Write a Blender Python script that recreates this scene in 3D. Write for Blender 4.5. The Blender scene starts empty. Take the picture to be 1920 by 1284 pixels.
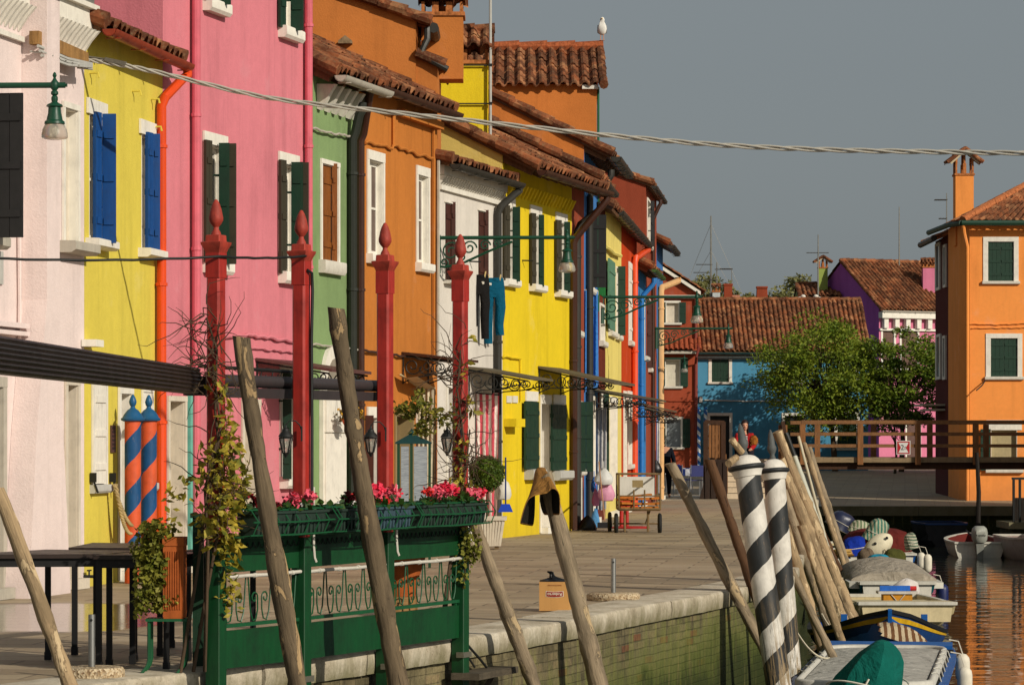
import bpy, bmesh, math, random
from mathutils import Vector as V, Matrix
R = math.radians
sc = bpy.context.scene
col = sc.collection
FPX = 6000.0; HY = 830.0; EYE = 1.5; CX = 960.0
PI = math.pi

def ray(px, Y): return (px-CX)*Y/FPX
def zpx(py, Y): return EYE-(py-HY)*Y/FPX
def at(px, py, Y): return V((ray(px, Y), Y, zpx(py, Y)))
def gnd(px, py, z=0.0):
    Y = (EYE-z)*FPX/(py-HY); return V((ray(px, Y), Y, z))

# ------------------------------------------------------------------ mesh builder
class MB:
    def __init__(s, T=None):
        s.v = []; s.f = []; s.mi = []; s.T = T; s.m = 0
    def pt(s, p):
        s.v.append(V(s.T(p)) if s.T else V(p)); return len(s.v)-1
    def face(s, idx): s.f.append(tuple(idx)); s.mi.append(s.m)
    def poly(s, pts): s.face([s.pt(p) for p in pts])
    def box(s, x0, x1, y0, y1, z0, z1):
        i = [s.pt((x, y, z)) for z in (z0, z1) for y in (y0, y1) for x in (x0, x1)]
        for q in ((0,2,3,1),(4,5,7,6),(0,1,5,4),(2,6,7,3),(0,4,6,2),(1,3,7,5)): s.face([i[k] for k in q])
    def bar(s, p, q, w, h, up=(0,0,1)):
        p, q = V(p), V(q); d = (q-p).normalized(); up = V(up)
        a = d.cross(up)
        if a.length < 1e-4: a = d.cross(V((1,0,0)))
        a.normalize(); b = a.cross(d).normalized()
        i = [s.pt(c+a*(w/2*sx)+b*(h/2*sy)) for c in (p, q) for sx, sy in ((-1,-1),(1,-1),(1,1),(-1,1))]
        for k in ((0,1,2,3),(7,6,5,4),(0,4,5,1),(1,5,6,2),(2,6,7,3),(3,7,4,0)): s.face([i[j] for j in k])
    def tube(s, pts, r, n=8, cap=True, closed=False, flat=None):
        pts = [V(p) for p in pts]; N = len(pts)
        rs = r if isinstance(r, (list, tuple)) else [r]*N
        rings = []; a = None
        for k in range(N):
            if closed: d = pts[(k+1) % N]-pts[k-1]
            else: d = pts[min(k+1, N-1)]-pts[max(k-1, 0)]
            if d.length < 1e-9: d = V((0,0,1))
            d.normalize()
            if a is None:
                a = d.cross(V((0,0,1)))
                if a.length < 1e-3: a = d.cross(V((0,1,0)))
            else: a = a-d*a.dot(d)
            if a.length < 1e-6: a = d.orthogonal()
            a.normalize(); b = d.cross(a)
            rings.append([s.pt(pts[k]+(a*math.cos(2*PI*j/n)+b*math.sin(2*PI*j/n))*rs[k]) for j in range(n)])
        for k in range(N if closed else N-1):
            A, B = rings[k], rings[(k+1) % N]
            for j in range(n): s.face((A[j], A[(j+1) % n], B[(j+1) % n], B[j]))
        if cap and not closed:
            s.face(rings[0][::-1]); s.face(rings[-1])
    def lathe(s, prof, c=(0,0,0), n=16, sx=1, sy=1, rot=0):
        c = V(c); rings = []
        for r, z in prof:
            if r <= 1e-5: rings.append([s.pt(c+V((0,0,z)))])
            else: rings.append([s.pt(c+V((r*sx*math.cos(2*PI*j/n+rot), r*sy*math.sin(2*PI*j/n+rot), z))) for j in range(n)])
        for A, B in zip(rings, rings[1:]):
            if len(A) == 1 and len(B) == 1: continue
            for j in range(n):
                if len(A) == 1: s.face((A[0], B[(j+1) % n], B[j]))
                elif len(B) == 1: s.face((A[j], A[(j+1) % n], B[0]))
                else: s.face((A[j], A[(j+1) % n], B[(j+1) % n], B[j]))
    def ball(s, c, rx, ry, rz, nu=14, nv=8, jit=0, rng=None):
        prof = [(math.sin(PI*k/nv), -math.cos(PI*k/nv)) for k in range(nv+1)]
        b0 = len(s.v); T = s.T; s.T = None
        s.lathe([(max(0, p[0]), p[1]) for p in prof], (0,0,0), nu)
        s.T = T
        for i in range(b0, len(s.v)):
            p = s.v[i]; k = 1+(rng.uniform(-jit, jit) if rng else 0)
            q = V((c[0]+p.x*rx*k, c[1]+p.y*ry*k, c[2]+p.z*rz*k))
            s.v[i] = V(T(q)) if T else q
    def loft(s, rings, cap=True, closed=True):
        R_ = [[s.pt(p) for p in r] for r in rings]; n = len(R_[0])
        for A, B in zip(R_, R_[1:]):
            for j in range(n if closed else n-1): s.face((A[j], A[(j+1) % n], B[(j+1) % n], B[j]))
        if cap and closed: s.face(R_[0][::-1]); s.face(R_[-1])
    def prism(s, pts2, h0, h1, f):   # polygon pts2, extruded h0..h1, f(a,b,h)->point
        A = [s.pt(f(a, b, h0)) for a, b in pts2]; B = [s.pt(f(a, b, h1)) for a, b in pts2]
        n = len(A); s.face(A[::-1]); s.face(B)
        for j in range(n): s.face((A[j], A[(j+1) % n], B[(j+1) % n], B[j]))
    def build(s, name, mats, parent=None, smooth=35, origin=None, recalc=True):
        me = bpy.data.meshes.new(name)
        if parent is not None: O = ORG[parent.name]
        elif origin is not None: O = V(origin)
        else:
            xs = [p.x for p in s.v]; ys = [p.y for p in s.v]; zs = [p.z for p in s.v]
            O = V(((min(xs)+max(xs))/2, (min(ys)+max(ys))/2, min(zs)))
        me.from_pydata([p-O for p in s.v], [], s.f)
        mats = mats if isinstance(mats, (list, tuple)) else [mats]
        for m in mats: me.materials.append(m)
        if len(mats) > 1: me.polygons.foreach_set('material_index', s.mi)
        if recalc:
            bm = bmesh.new(); bm.from_mesh(me); bmesh.ops.recalc_face_normals(bm, faces=bm.faces); bm.to_mesh(me); bm.free()
        if smooth:
            me.polygons.foreach_set('use_smooth', [True]*len(me.polygons))
            me.set_sharp_from_angle(angle=R(smooth))
        me.update()
        o = bpy.data.objects.new(name, me); col.objects.link(o)
        if parent is not None: o.parent = parent
        else: o.location = O
        ORG[o.name] = O
        return o
ORG = {}
def tag(o, label=None, cat=None, group=None, kind=None):
    if label: o['label'] = label
    if cat: o['category'] = cat
    if group: o['group'] = group
    if kind: o['kind'] = kind
    return o
def thing(name, loc, label, cat, group=None):
    o = bpy.data.objects.new(name, None); col.objects.link(o); o.location = loc
    o.empty_display_size = .2
    ORG[o.name] = V(loc); return tag(o, label, cat, group)
def dup(root, loc, label=None, rotz=0.0, scale=None):
    def cp(o, parent):
        c = o.copy(); col.objects.link(c)
        if parent is not None: c.parent = parent
        for ch in list(o.children): cp(ch, c)
        return c
    r = cp(root, None); r.location = loc; r.rotation_euler = (0, 0, rotz)
    if scale: r.scale = scale
    if label: r['label'] = label
    return r
def struct(mb, name, m, **k): return tag(mb.build(name, m, **k), kind='structure')

# ------------------------------------------------------------------ materials
def s2l(c):
    return tuple(((v/255)/12.92 if v/255 <= .04045 else ((v/255+.055)/1.055)**2.4) for v in c)
class NT:
    def __init__(s, name):
        s.m = bpy.data.materials.new(name); s.m.use_nodes = True
        s.t = s.m.node_tree; s.t.nodes.clear()
        s.out = s.n('ShaderNodeOutputMaterial'); s.b = s.n('ShaderNodeBsdfPrincipled')
        s.l(s.b.outputs[0], s.out.inputs[0])
        s._tc = None; s._geo = None
    def n(s, t, **k):
        x = s.t.nodes.new(t)
        for a, v in k.items(): setattr(x, a, v)
        return x
    def l(s, a, b): s.t.links.new(a, b)
    def tc(s, k='Object'):
        if s._tc is None: s._tc = s.n('ShaderNodeTexCoord')
        return s._tc.outputs[k]
    def pos(s):
        if s._geo is None: s._geo = s.n('ShaderNodeNewGeometry')
        return s._geo.outputs['Position']
    def map(s, vec, sc=(1,1,1), rot=(0,0,0), loc=(0,0,0)):
        x = s.n('ShaderNodeMapping'); s.l(vec, x.inputs[0])
        x.inputs['Scale'].default_value = sc; x.inputs['Rotation'].default_value = rot; x.inputs['Location'].default_value = loc
        return x.outputs[0]
    def noise(s, vec, scale, detail=4, rough=.55, dist=0):
        x = s.n('ShaderNodeTexNoise'); s.l(vec, x.inputs['Vector'])
        x.inputs['Scale'].default_value = scale; x.inputs['Detail'].default_value = detail
        x.inputs['Roughness'].default_value = rough; x.inputs['Distortion'].default_value = dist
        return x.outputs['Fac']
    def vor(s, vec, scale, out='Color', feat='F1'):
        x = s.n('ShaderNodeTexVoronoi', feature=feat); s.l(vec, x.inputs['Vector']); x.inputs['Scale'].default_value = scale
        return x.outputs[out]
    def ramp(s, fac, stops, interp='LINEAR'):
        x = s.n('ShaderNodeValToRGB'); s.l(fac, x.inputs[0]); e = x.color_ramp.elements; x.color_ramp.interpolation = interp
        while len(e) < len(stops): e.new(.5)
        for k, (p, c) in enumerate(stops):
            e[k].position = p; e[k].color = (*c, 1) if not isinstance(c, (int, float)) else (c, c, c, 1)
        return x.outputs[0]
    def math(s, op, a, b=None, c=None, clamp=False):
        x = s.n('ShaderNodeMath', operation=op); x.use_clamp = clamp
        for i, v in enumerate((a, b, c)):
            if v is None: continue
            if isinstance(v, (int, float)): x.inputs[i].default_value = v
            else: s.l(v, x.inputs[i])
        return x.outputs[0]
    def mix(s, fac, a, b, mode='MIX'):
        x = s.n('ShaderNodeMix', data_type='RGBA', blend_type=mode)
        for i, v in ((0, fac), (6, a), (7, b)):
            if isinstance(v, (int, float)): x.inputs[i].default_value = v
            elif isinstance(v, tuple): x.inputs[i].default_value = (*v, 1) if len(v) == 3 else v
            else: s.l(v, x.inputs[i])
        return x.outputs[2]
    def xyz(s, vec):
        x = s.n('ShaderNodeSeparateXYZ'); s.l(vec, x.inputs[0]); return x.outputs
    def bump(s, h, strength=.3, dist=.02):
        x = s.n('ShaderNodeBump'); s.l(h, x.inputs['Height']); x.inputs['Strength'].default_value = strength
        x.inputs['Distance'].default_value = dist; s.l(x.outputs[0], s.b.inputs['Normal'])
    def done(s, colr, rough=.8, metal=0, spec=.3):
        if isinstance(colr, tuple): s.b.inputs['Base Color'].default_value = (*colr, 1)
        else: s.l(colr, s.b.inputs['Base Color'])
        if isinstance(rough, (int, float)): s.b.inputs['Roughness'].default_value = rough
        else: s.l(rough, s.b.inputs['Roughness'])
        s.b.inputs['Metallic'].default_value = metal
        s.b.inputs['Specular IOR Level'].default_value = spec
        return s.m
_mc = {}
def sh(c, k): return tuple(min(1, max(0, v*k)) for v in c)
def plaster(rgb, k=.80, stain=.22, key=None):
    key = ('plaster', rgb, k, stain)
    if key in _mc: return _mc[key]
    c = sh(s2l(rgb), k); t = NT('plaster'); P = t.pos()
    big = t.noise(P, .55, 6, .6); st = t.noise(t.map(P, (2.6, 2.6, .22)), 1.3, 5, .65); fine = t.noise(P, 9, 4, .7)
    f = t.ramp(big, [(.3, 1-stain*1.1), (.5, 1.0), (.72, 1+stain*.3)])
    f2 = t.ramp(st, [(.28, 1-stain*1.5), (.5, 1.0), (1, 1.04)])
    f3 = t.ramp(fine, [(.3, .95), (.7, 1.04)])
    cc = t.mix(1, t.mix(1, t.mix(1, c, f, 'MULTIPLY'), f2, 'MULTIPLY'), f3, 'MULTIPLY')
    # faded, chalky repair patches and damp foot of the wall
    pale = t.ramp(t.noise(P, 1.1, 7, .62), [(.60, 0.0), (.66, .30)])
    g = sum(c)/3
    cc = t.mix(pale, cc, tuple(v*.78+(g*.9+.05)*.22+.03 for v in c))
    z = t.xyz(P)[2]
    h = t.math('ADD', z, t.math('MULTIPLY', t.noise(P, 2.2, 4), 1.1))
    damp = t.ramp(h, [(.0, 0.0), (.35, .34), (.75, .34), (1.0, 0.0)])
    hh = t.math('MULTIPLY', h, .62, clamp=True)
    damp = t.ramp(hh, [(.25, .55), (.42, .36), (.62, .12), (.9, 0.0)])
    cc = t.mix(damp, cc, tuple(v*.62+.02 for v in c))
    t.bump(t.math('ADD', t.math('MULTIPLY', t.noise(P, 3.0, 5), .8), t.noise(P, 42, 4, .6)), .28, .02)
    _mc[key] = t.done(cc, .92, 0, .15); return _mc[key]
def paint(rgb, k=.8, rough=.45, wear=.12, name='painted_surface', spec=.4, sc=6):
    key = ('paint', rgb, k, rough, wear, spec)
    if key in _mc: return _mc[key]
    c = sh(s2l(rgb), k); t = NT(name); P = t.tc()
    n = t.noise(P, sc, 6, .65); n2 = t.noise(t.map(P, (9, 9, 1.2)), 2.5, 5, .7)
    f = t.ramp(n, [(.28, 1-wear*2), (.5, 1), (.75, 1+wear)]); f2 = t.ramp(n2, [(.3, 1-wear*1.4), (.55, 1), (.9, 1+wear*.5)])
    cc = t.mix(1, t.mix(1, c, f, 'MULTIPLY'), f2, 'MULTIPLY')
    t.bump(t.noise(t.map(P, (14, 14, 2)), 3, 4), .12, .01)
    rr = t.ramp(n, [(.3, min(1, rough+.2)), (.7, rough)])
    _mc[key] = t.done(cc, rr, 0, spec); return _mc[key]
def metal(rgb, rough=.4, key=None):
    key = ('metal', rgb, rough)
    if key in _mc: return _mc[key]
    c = s2l(rgb); t = NT('metal'); P = t.tc(); n = t.noise(P, 14, 5, .7)
    cc = t.mix(t.ramp(n, [(.35, .5), (.6, 0.0)]), c, tuple(v*.5 for v in c))
    _mc[key] = t.done(cc, t.ramp(n, [(.3, rough+.25), (.7, rough)]), .85, .5); return _mc[key]
def wood(rgb, dark=.45, grain=(16, 16, 1.2), rough=.75, k=.85, bark=None, peel=.56):
    key = ('wood', rgb, dark, grain, rough, bark)
    if key in _mc: return _mc[key]
    c = sh(s2l(rgb), k); t = NT('wood'); P = t.tc(); oi = t.n('ShaderNodeObjectInfo')
    vm = t.n('ShaderNodeVectorMath', operation='ADD'); t.l(P, vm.inputs[0])
    cmb = t.n('ShaderNodeCombineXYZ'); t.l(t.math('MULTIPLY', oi.outputs['Random'], 37.0), cmb.inputs[2]); t.l(cmb.outputs[0], vm.inputs[1])
    P = vm.outputs[0]
    g = t.noise(t.map(P, grain), 1.6, 8, .7, 1.2); b = t.noise(t.map(P, (3, 3, 1)), 2.2, 5, .6)
    cc = t.ramp(g, [(.30, sh(c, dark)), (.47, sh(c, .85)), (.62, c), (.8, sh(c, 1.22))])
    cc = t.mix(t.ramp(b, [(.38, .75), (.52, 0.0)]), cc, sh(c, dark*1.15))
    if bark:
        pn = t.noise(t.map(P, (5, 5, 1.5)), 1.6, 6, .62, .8)
        cc = t.mix(t.ramp(pn, [(peel, 0.0), (peel+.025, 1.0)]), cc, t.mix(1, t.ramp(g, [(.3, sh(s2l(bark), .6)), (.7, sh(s2l(bark), 1.1))]), t.ramp(b, [(.3, .7), (.6, 1.05)]), 'MULTIPLY'))
        cc = t.mix(t.ramp(t.math('ABSOLUTE', t.math('SUBTRACT', pn, peel)), [(.0, .8), (.018, 0.0)]), cc, sh(c, .25))
    crack = t.ramp(t.noise(t.map(P, (22, 22, .7)), 1.5, 3, .5, .6), [(.27, 1.0), (.32, 0.0)])
    cc = t.mix(crack, cc, sh(c, .16))
    t.bump(t.math('ADD', g, t.math('MULTIPLY', b, .7)), .55, .02)
    _mc[key] = t.done(cc, rough, 0, .25); return _mc[key]
def leafmat(rgb, rgb2, name='leaf', k=.75, sc=7.0):
    key = ('leaf', rgb, rgb2)
    if key in _mc: return _mc[key]
    a, b = sh(s2l(rgb), k), sh(s2l(rgb2), k); t = NT(name); P = t.tc()
    n = t.noise(P, sc, 3, .7); w = t.vor(P, 22, 'Color')
    cc = t.mix(t.ramp(n, [(.35, 0.0), (.65, 1.0)]), a, b)
    cc = t.mix(.45, cc, t.mix(1, cc, t.ramp(t.xyz(w)[0], [(0, .45), (1, 1.6)]), 'MULTIPLY'))
    m = t.done(cc, .6, 0, .3)
    tr = t.n('ShaderNodeBsdfTranslucent'); t.l(cc, tr.inputs[0]); mx = t.n('ShaderNodeMixShader'); mx.inputs[0].default_value = .28
    t.l(t.b.outputs[0], mx.inputs[1]); t.l(tr.outputs[0], mx.inputs[2]); t.l(mx.outputs[0], t.out.inputs[0])
    _mc[key] = m; return m
def fabric(rgb, k=.8, rgb2=None, stripes=None, axis=0):
    key = ('fabric', rgb, rgb2, stripes, axis)
    if key in _mc: return _mc[key]
    c = sh(s2l(rgb), k); t = NT('fabric'); P = t.tc(); n = t.noise(P, 5, 5, .6)
    base = c
    if rgb2:
        x = t.xyz(P)[axis]
        x = t.math('ADD', x, t.math('MULTIPLY', t.noise(P, 3, 3), .05))
        w = t.math('FRACT', t.math('MULTIPLY', x, stripes))
        base = t.mix(t.ramp(w, [(0, 0.0), (.5, 1.0)], 'CONSTANT'), c, sh(s2l(rgb2), k))
    cc = t.mix(1, base, t.ramp(n, [(.3, .78), (.7, 1.08)]), 'MULTIPLY')
    t.bump(t.math('ADD', n, t.math('MULTIPLY', t.noise(P, 180, 2), .15)), .35, .03)
    t.bump(t.math('ADD', t.math('ADD', t.noise(P, 2.6, 4, .55, 1.6), t.math('MULTIPLY', n, .4)), t.math('MULTIPLY', t.noise(P, 180, 2), .02)), .75, .09)
    _mc[key] = t.done(cc, .9, 0, .15); return _mc[key]
def plain(rgb, rough=.6, k=.85, spec=.3, name='surface'):
    return paint(rgb, k, rough, .08, name, spec)

def tile_mat():
    t = NT('terracotta_tile'); P = t.pos()
    v = t.xyz(t.vor(t.map(P, (1, 1, 1)), 4.3, 'Color')); n = t.noise(P, 2.2, 5, .65); f = t.noise(P, 26, 5, .7)
    cc = t.ramp(v[0], [(0, s2l((92, 52, 34))), (.3, s2l((130, 74, 46))), (.62, s2l((156, 92, 58))), (1, s2l((182, 128, 88)))])
    cc = t.mix(t.ramp(n, [(.42, .75), (.6, 0.0)]), cc, s2l((82, 52, 38)))
    cc = t.mix(t.ramp(f, [(.5, 0.0), (.66, .55)]), cc, s2l((120, 102, 74)))
    cc = t.mix(1, cc, t.ramp(f, [(.25, .7), (.7, 1.08)]), 'MULTIPLY')
    t.bump(f, .4, .015); return t.done(cc, .92, 0, .12)
TILE = tile_mat()
def brick_like(rgb, name='terracotta'): return paint(rgb, .8, .85, .3, name, .15, 14)
def glass_mat(rgb=(40, 46, 50), rough=.06):
    key = ('glass', rgb)
    if key in _mc: return _mc[key]
    t = NT('window_glass'); _mc[key] = t.done(s2l(rgb), rough, 0, .6); return _mc[key]
def clear_glass():
    if 'cg' in _mc: return _mc['cg']
    t = NT('lamp_glass'); t.b.inputs['Transmission Weight'].default_value = .75; t.b.inputs['IOR'].default_value = 1.2
    _mc['cg'] = t.done((.66, .62, .54), .3, 0, .6); return _mc['cg']
def spiral(rgb_a, rgb_b, pitch, phase=0, hand=1, width=.5, worn=0.0):
    a, b = sh(s2l(rgb_a), .85), sh(s2l(rgb_b), .85); t = NT('spiral_stripe_paint'); P = t.tc(); x, y, z = t.xyz(P)
    ang = t.math('DIVIDE', t.math('ARCTAN2', y, x), 2*PI)
    w = t.math('FRACT', t.math('ADD', t.math('ADD', t.math('MULTIPLY', ang, hand), t.math('MULTIPLY', z, 1/pitch)), t.math('ADD', t.math('MULTIPLY', t.noise(P, 9, 3), .05), 100+phase)))
    n = t.noise(P, 7, 5, .65); fleck = t.noise(t.map(P, (20, 20, 4)), 2.2, 6, .7)
    cc = t.mix(t.math('GREATER_THAN', w, width), a, b)
    cc = t.mix(1, cc, t.ramp(n, [(.3, .72), (.6, 1.0)]), 'MULTIPLY')
    cc = t.mix(t.ramp(fleck, [(.62, 0.0), (.68, .35)]), cc, s2l((150, 128, 100)))
    cc = t.mix(t.ramp(t.noise(t.map(P, (3, 3, .8)), 2.4, 6, .7), [(.5, 0.0), (.75, .4)]), cc, s2l((88, 76, 62)))
    if worn:
        zz = t.math('ADD', t.math('MULTIPLY', z, worn), t.math('MULTIPLY', fleck, 1.0))
        cc = t.mix(t.ramp(zz, [(.32, .9), (.37, 0.0)]), cc, s2l((128, 104, 72)))
        cc = t.mix(t.ramp(fleck, [(.66, 0.0), (.70, .9)]), cc, s2l((92, 72, 50)))
        low = t.ramp(t.math('ADD', t.math('MULTIPLY', z, .4), t.math('MULTIPLY', n, .16)), [(.60, 1.0), (.90, 0.0)])
        long_ = t.noise(t.map(P, (14, 14, .9)), 1.8, 6, .7, .4)
        cc = t.mix(t.math('MULTIPLY', low, t.ramp(long_, [(.50, 0.0), (.54, .95)])), cc, s2l((132, 112, 82)))
        cc = t.mix(t.math('MULTIPLY', low, t.ramp(long_, [(.40, .9), (.44, 0.0)])), cc, s2l((58, 52, 44)))
        zg = t.math('MULTIPLY', t.math('ADD', z, t.math('MULTIPLY', n, .5)), .5)
        cc = t.mix(t.ramp(zg, [(.3, .85), (.72, 0.0)]), cc, s2l((74, 80, 34)))
    t.bump(fleck, .25, .01)
    return t.done(cc, .55, 0, .3)
# ------------------------------------------------------------------ camera, light, world
cam_d = bpy.data.cameras.new('camera'); cam = bpy.data.objects.new('camera', cam_d); col.objects.link(cam)
cam.location = (0, 0, EYE); cam.rotation_euler = (R(90), 0, 0)
cam_d.sensor_width = 36; cam_d.lens = FPX/1920*36; cam_d.shift_y = (HY-642)/1920
cam_d.clip_start = .5; cam_d.clip_end = 6000
sc.camera = cam
SUN_EL = R(27); SUN_DIR = V((.70, -.714, 0)).normalized()
ld = bpy.data.lights.new('sun', 'SUN'); ld.energy = 3.9; ld.angle = R(.55); ld.color = (1, .92, .79)
lo = bpy.data.objects.new('sun', ld); col.objects.link(lo)
trav = -(SUN_DIR*math.cos(SUN_EL)+V((0, 0, math.sin(SUN_EL))))
lo.rotation_euler = trav.to_track_quat('-Z', 'Y').to_euler(); lo.location = (40, -20, 40)
w = bpy.data.worlds.new('World'); sc.world = w; w.use_nodes = True
nt = w.node_tree; nt.nodes.clear()
sky = nt.nodes.new('ShaderNodeTexSky'); sky.sky_type = 'NISHITA'; sky.sun_disc = False
sky.sun_elevation = SUN_EL; sky.sun_rotation = math.atan2(SUN_DIR.x, SUN_DIR.y)
sky.air_density = 1.2; sky.dust_density = 2.5; sky.ozone_density = 1.5
hs = nt.nodes.new('ShaderNodeHueSaturation'); hs.inputs['Saturation'].default_value = .35
nt.links.new(sky.outputs[0], hs.inputs['Color'])
mx = nt.nodes.new('ShaderNodeMix'); mx.data_type = 'RGBA'; mx.inputs[0].default_value = .66
nt.links.new(hs.outputs[0], mx.inputs[6]); mx.inputs[7].default_value = (2.75, 3.25, 3.55, 1)   # high thin haze over the whole sky
bg = nt.nodes.new('ShaderNodeBackground'); bg.inputs['Strength'].default_value = .07
wo = nt.nodes.new('ShaderNodeOutputWorld'); nt.links.new(mx.outputs[2], bg.inputs[0]); nt.links.new(bg.outputs[0], wo.inputs[0])
sc.view_settings.view_transform = 'Standard'; sc.view_settings.look = 'None'; sc.view_settings.exposure = 0

# ------------------------------------------------------------------ ground, quay, water
WZ = -1.3
EDGE = [(-11, 2), (-8, 6), (-6, 11), (-4.6, 14.5), (-3.4, 17.8), (-2.43, 20.2), (-1.95, 20.95), (-1.41, 22.05), (-.95, 23.2), (-.33, 24.7),
        (.45, 26.9), (1.14, 29.2), (2.02, 31.9), (2.55, 33.8), (3.0, 35.25), (3.18, 36.4), (3.4, 38.5), (3.78, 42), (4.25, 47.4), (5.4, 58), (6.6, 70), (7.6, 80), (8.0, 84), (8.4, 90.5)]
def edge_at(Y):
    for (x0, y0), (x1, y1) in zip(EDGE, EDGE[1:]):
        if y0 <= Y <= y1: return x0+(x1-x0)*(Y-y0)/(y1-y0)
    return EDGE[-1][0]
def edge_dir(Y):
    for (x0, y0), (x1, y1) in zip(EDGE, EDGE[1:]):
        if y0 <= Y <= y1: return V((x1-x0, y1-y0)).normalized()
    return V((.1, 1)).normalized()

def paving_mat():
    t = NT('paving_stone'); P = t.pos()
    wob = t.math('MULTIPLY', t.noise(P, .6, 2), .5)
    m = t.map(P, (1, 1, 1), (0, 0, R(7)))
    def brick(mort):
        b = t.n('ShaderNodeTexBrick'); t.l(m, b.inputs['Vector']); b.offset = .5
        b.inputs['Scale'].default_value = 1.0; b.inputs['Brick Width'].default_value = .86; b.inputs['Row Height'].default_value = .43
        b.inputs['Mortar Size'].default_value = mort; b.inputs['Mortar Smooth'].default_value = .4; b.inputs['Bias'].default_value = 0
        b.inputs['Color1'].default_value = (.0, .0, .0, 1); b.inputs['Color2'].default_value = (1, 1, 1, 1); b.inputs['Mortar'].default_value = (.5, .5, .5, 1)
        return b
    b = brick(.014); n = t.noise(P, .7, 6, .62); f = t.noise(P, 24, 5, .7)
    base = t.ramp(t.xyz(b.outputs['Color'])[0], [(0, s2l((140, 123, 98))), (.5, s2l((156, 138, 110))), (1, s2l((166, 149, 122)))])
    cc = t.mix(1, base, t.ramp(n, [(.3, .74), (.52, 1.0), (.75, 1.1)]), 'MULTIPLY')
    cc = t.mix(1, cc, t.ramp(f, [(.3, .84), (.7, 1.06)]), 'MULTIPLY')
    cc = t.mix(t.math('MULTIPLY', b.outputs['Fac'], t.ramp(t.noise(P, 1.3, 4), [(.35, .15), (.62, .85)])), cc, s2l((74, 64, 50)))
    # rain-wet patch in front of the first houses
    x, y, z = t.xyz(P)
    d = t.math('ADD', t.math('MULTIPLY', t.math('ABSOLUTE', t.math('SUBTRACT', y, 27.6)), .42), t.math('MULTIPLY', t.math('MAXIMUM', t.math('ADD', x, 3.2), 0.0), 1.5))
    d = t.math('ADD', d, t.math('MULTIPLY', t.noise(P, .9, 4, .6), .7))
    wet = t.ramp(d, [(.98, 1.0), (1.0, .0)])
    wet = t.ramp(t.math('MULTIPLY', d, .5), [(.60, 1.0), (.72, 0.0)])
    cc = t.mix(wet, cc, t.mix(1, cc, (.34, .33, .33), 'MULTIPLY'))
    rr = t.mix(wet, t.ramp(n, [(.3, .62), (.7, .82)]), t.ramp(f, [(.3, .05), (.8, .16)]))
    h = t.math('SUBTRACT', t.math('MULTIPLY', f, .4), b.outputs['Fac'])
    bp = t.n('ShaderNodeBump'); t.l(h, bp.inputs['Height']); bp.inputs['Distance'].default_value = .012
    t.l(t.math('SUBTRACT', .55, t.math('MULTIPLY', wet, .40)), bp.inputs['Strength']); t.l(bp.outputs[0], t.b.inputs['Normal'])
    return t.done(cc, rr, 0, .4)
PAVE = paving_mat()
mb = MB()
INN = .42
def inner(k):
    d = V((EDGE[min(k+1, len(EDGE)-1)][0]-EDGE[max(k-1, 0)][0], EDGE[min(k+1, len(EDGE)-1)][1]-EDGE[max(k-1, 0)][1])).normalized()
    return V((EDGE[k][0]-d.y*INN, EDGE[k][1]+d.x*INN))
IN = [inner(k) for k in range(len(EDGE))]
for a, b in zip(IN, IN[1:]): mb.poly([(a.x, a.y, 0), (b.x, b.y, 0), (-70, b.y, 0), (-70, a.y, 0)])
struct(mb, 'quay_pavement', PAVE)
def campo_z(X, Y):
    k = min(1, max(0, (Y-91)/44)); q = min(1, max(0, (X-6.5)/2.5)); q = q*q*(3-2*q)
    return -.3*q*(1-k)+.29*k
mb = MB(); xs = [-700, -70, -30, -10, 0, 4, 6, 6.5, 7, 7.5, 8, 8.5, 9, 10, 12, 16, 22, 40, 120, 700]
ys = [90.9, 94, 98, 104, 112, 120, 128, 135, 150, 180, 300, 900, 3000]
idx = [[mb.pt((x, y, campo_z(x, y)+.004)) for x in xs] for y in ys]
for j in range(len(ys)-1):
    for i in range(len(xs)-1): mb.face((idx[j][i], idx[j][i+1], idx[j+1][i+1], idx[j+1][i]))
struct(mb, 'campo_pavement', PAVE)

def stone_mat(name='istrian_stone', moss=.75):
    t = NT(name); P = t.pos(); n = t.noise(P, 3, 6, .65); f = t.noise(P, 30, 5, .7); x, y, z = t.xyz(P)
    cc = t.ramp(n, [(.3, s2l((150, 138, 116))), (.5, s2l((186, 174, 152))), (.7, s2l((204, 194, 174)))])
    cc = t.mix(1, cc, t.ramp(f, [(.3, .74), (.65, 1.05)]), 'MULTIPLY')
    pit = t.ramp(t.vor(P, 26, 'Distance'), [(.1, .7), (.22, 0.0)])
    cc = t.mix(t.math('MULTIPLY', pit, t.ramp(n, [(.4, 1.0), (.6, 0.0)])), cc, s2l((92, 80, 58)))
    m = t.math('ADD', t.math('MULTIPLY', z, -2.6), t.noise(t.map(P, (2.5, 2.5, .5)), 2.2, 6, .7))
    cc = t.mix(t.ramp(m, [(.50, 0.0), (.92, moss)]), cc, s2l((92, 88, 48)))
    t.bump(t.math('ADD', n, f), .5, .02); return t.done(cc, .85, 0, .25)
STONE = stone_mat()
mb = MB(); rng = random.Random(3)
def along(poly, step):
    out = [V(poly[0])]; rem = step
    for a, b in zip(poly, poly[1:]):
        a, b = V(a), V(b); L = (b-a).length; s = 0
        while L-s > rem: s += rem; out.append(a.lerp(b, s/L)); rem = step
        rem -= L-s
    out.append(V(poly[-1])); return out
blocks = along(EDGE, 1.55)
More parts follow.
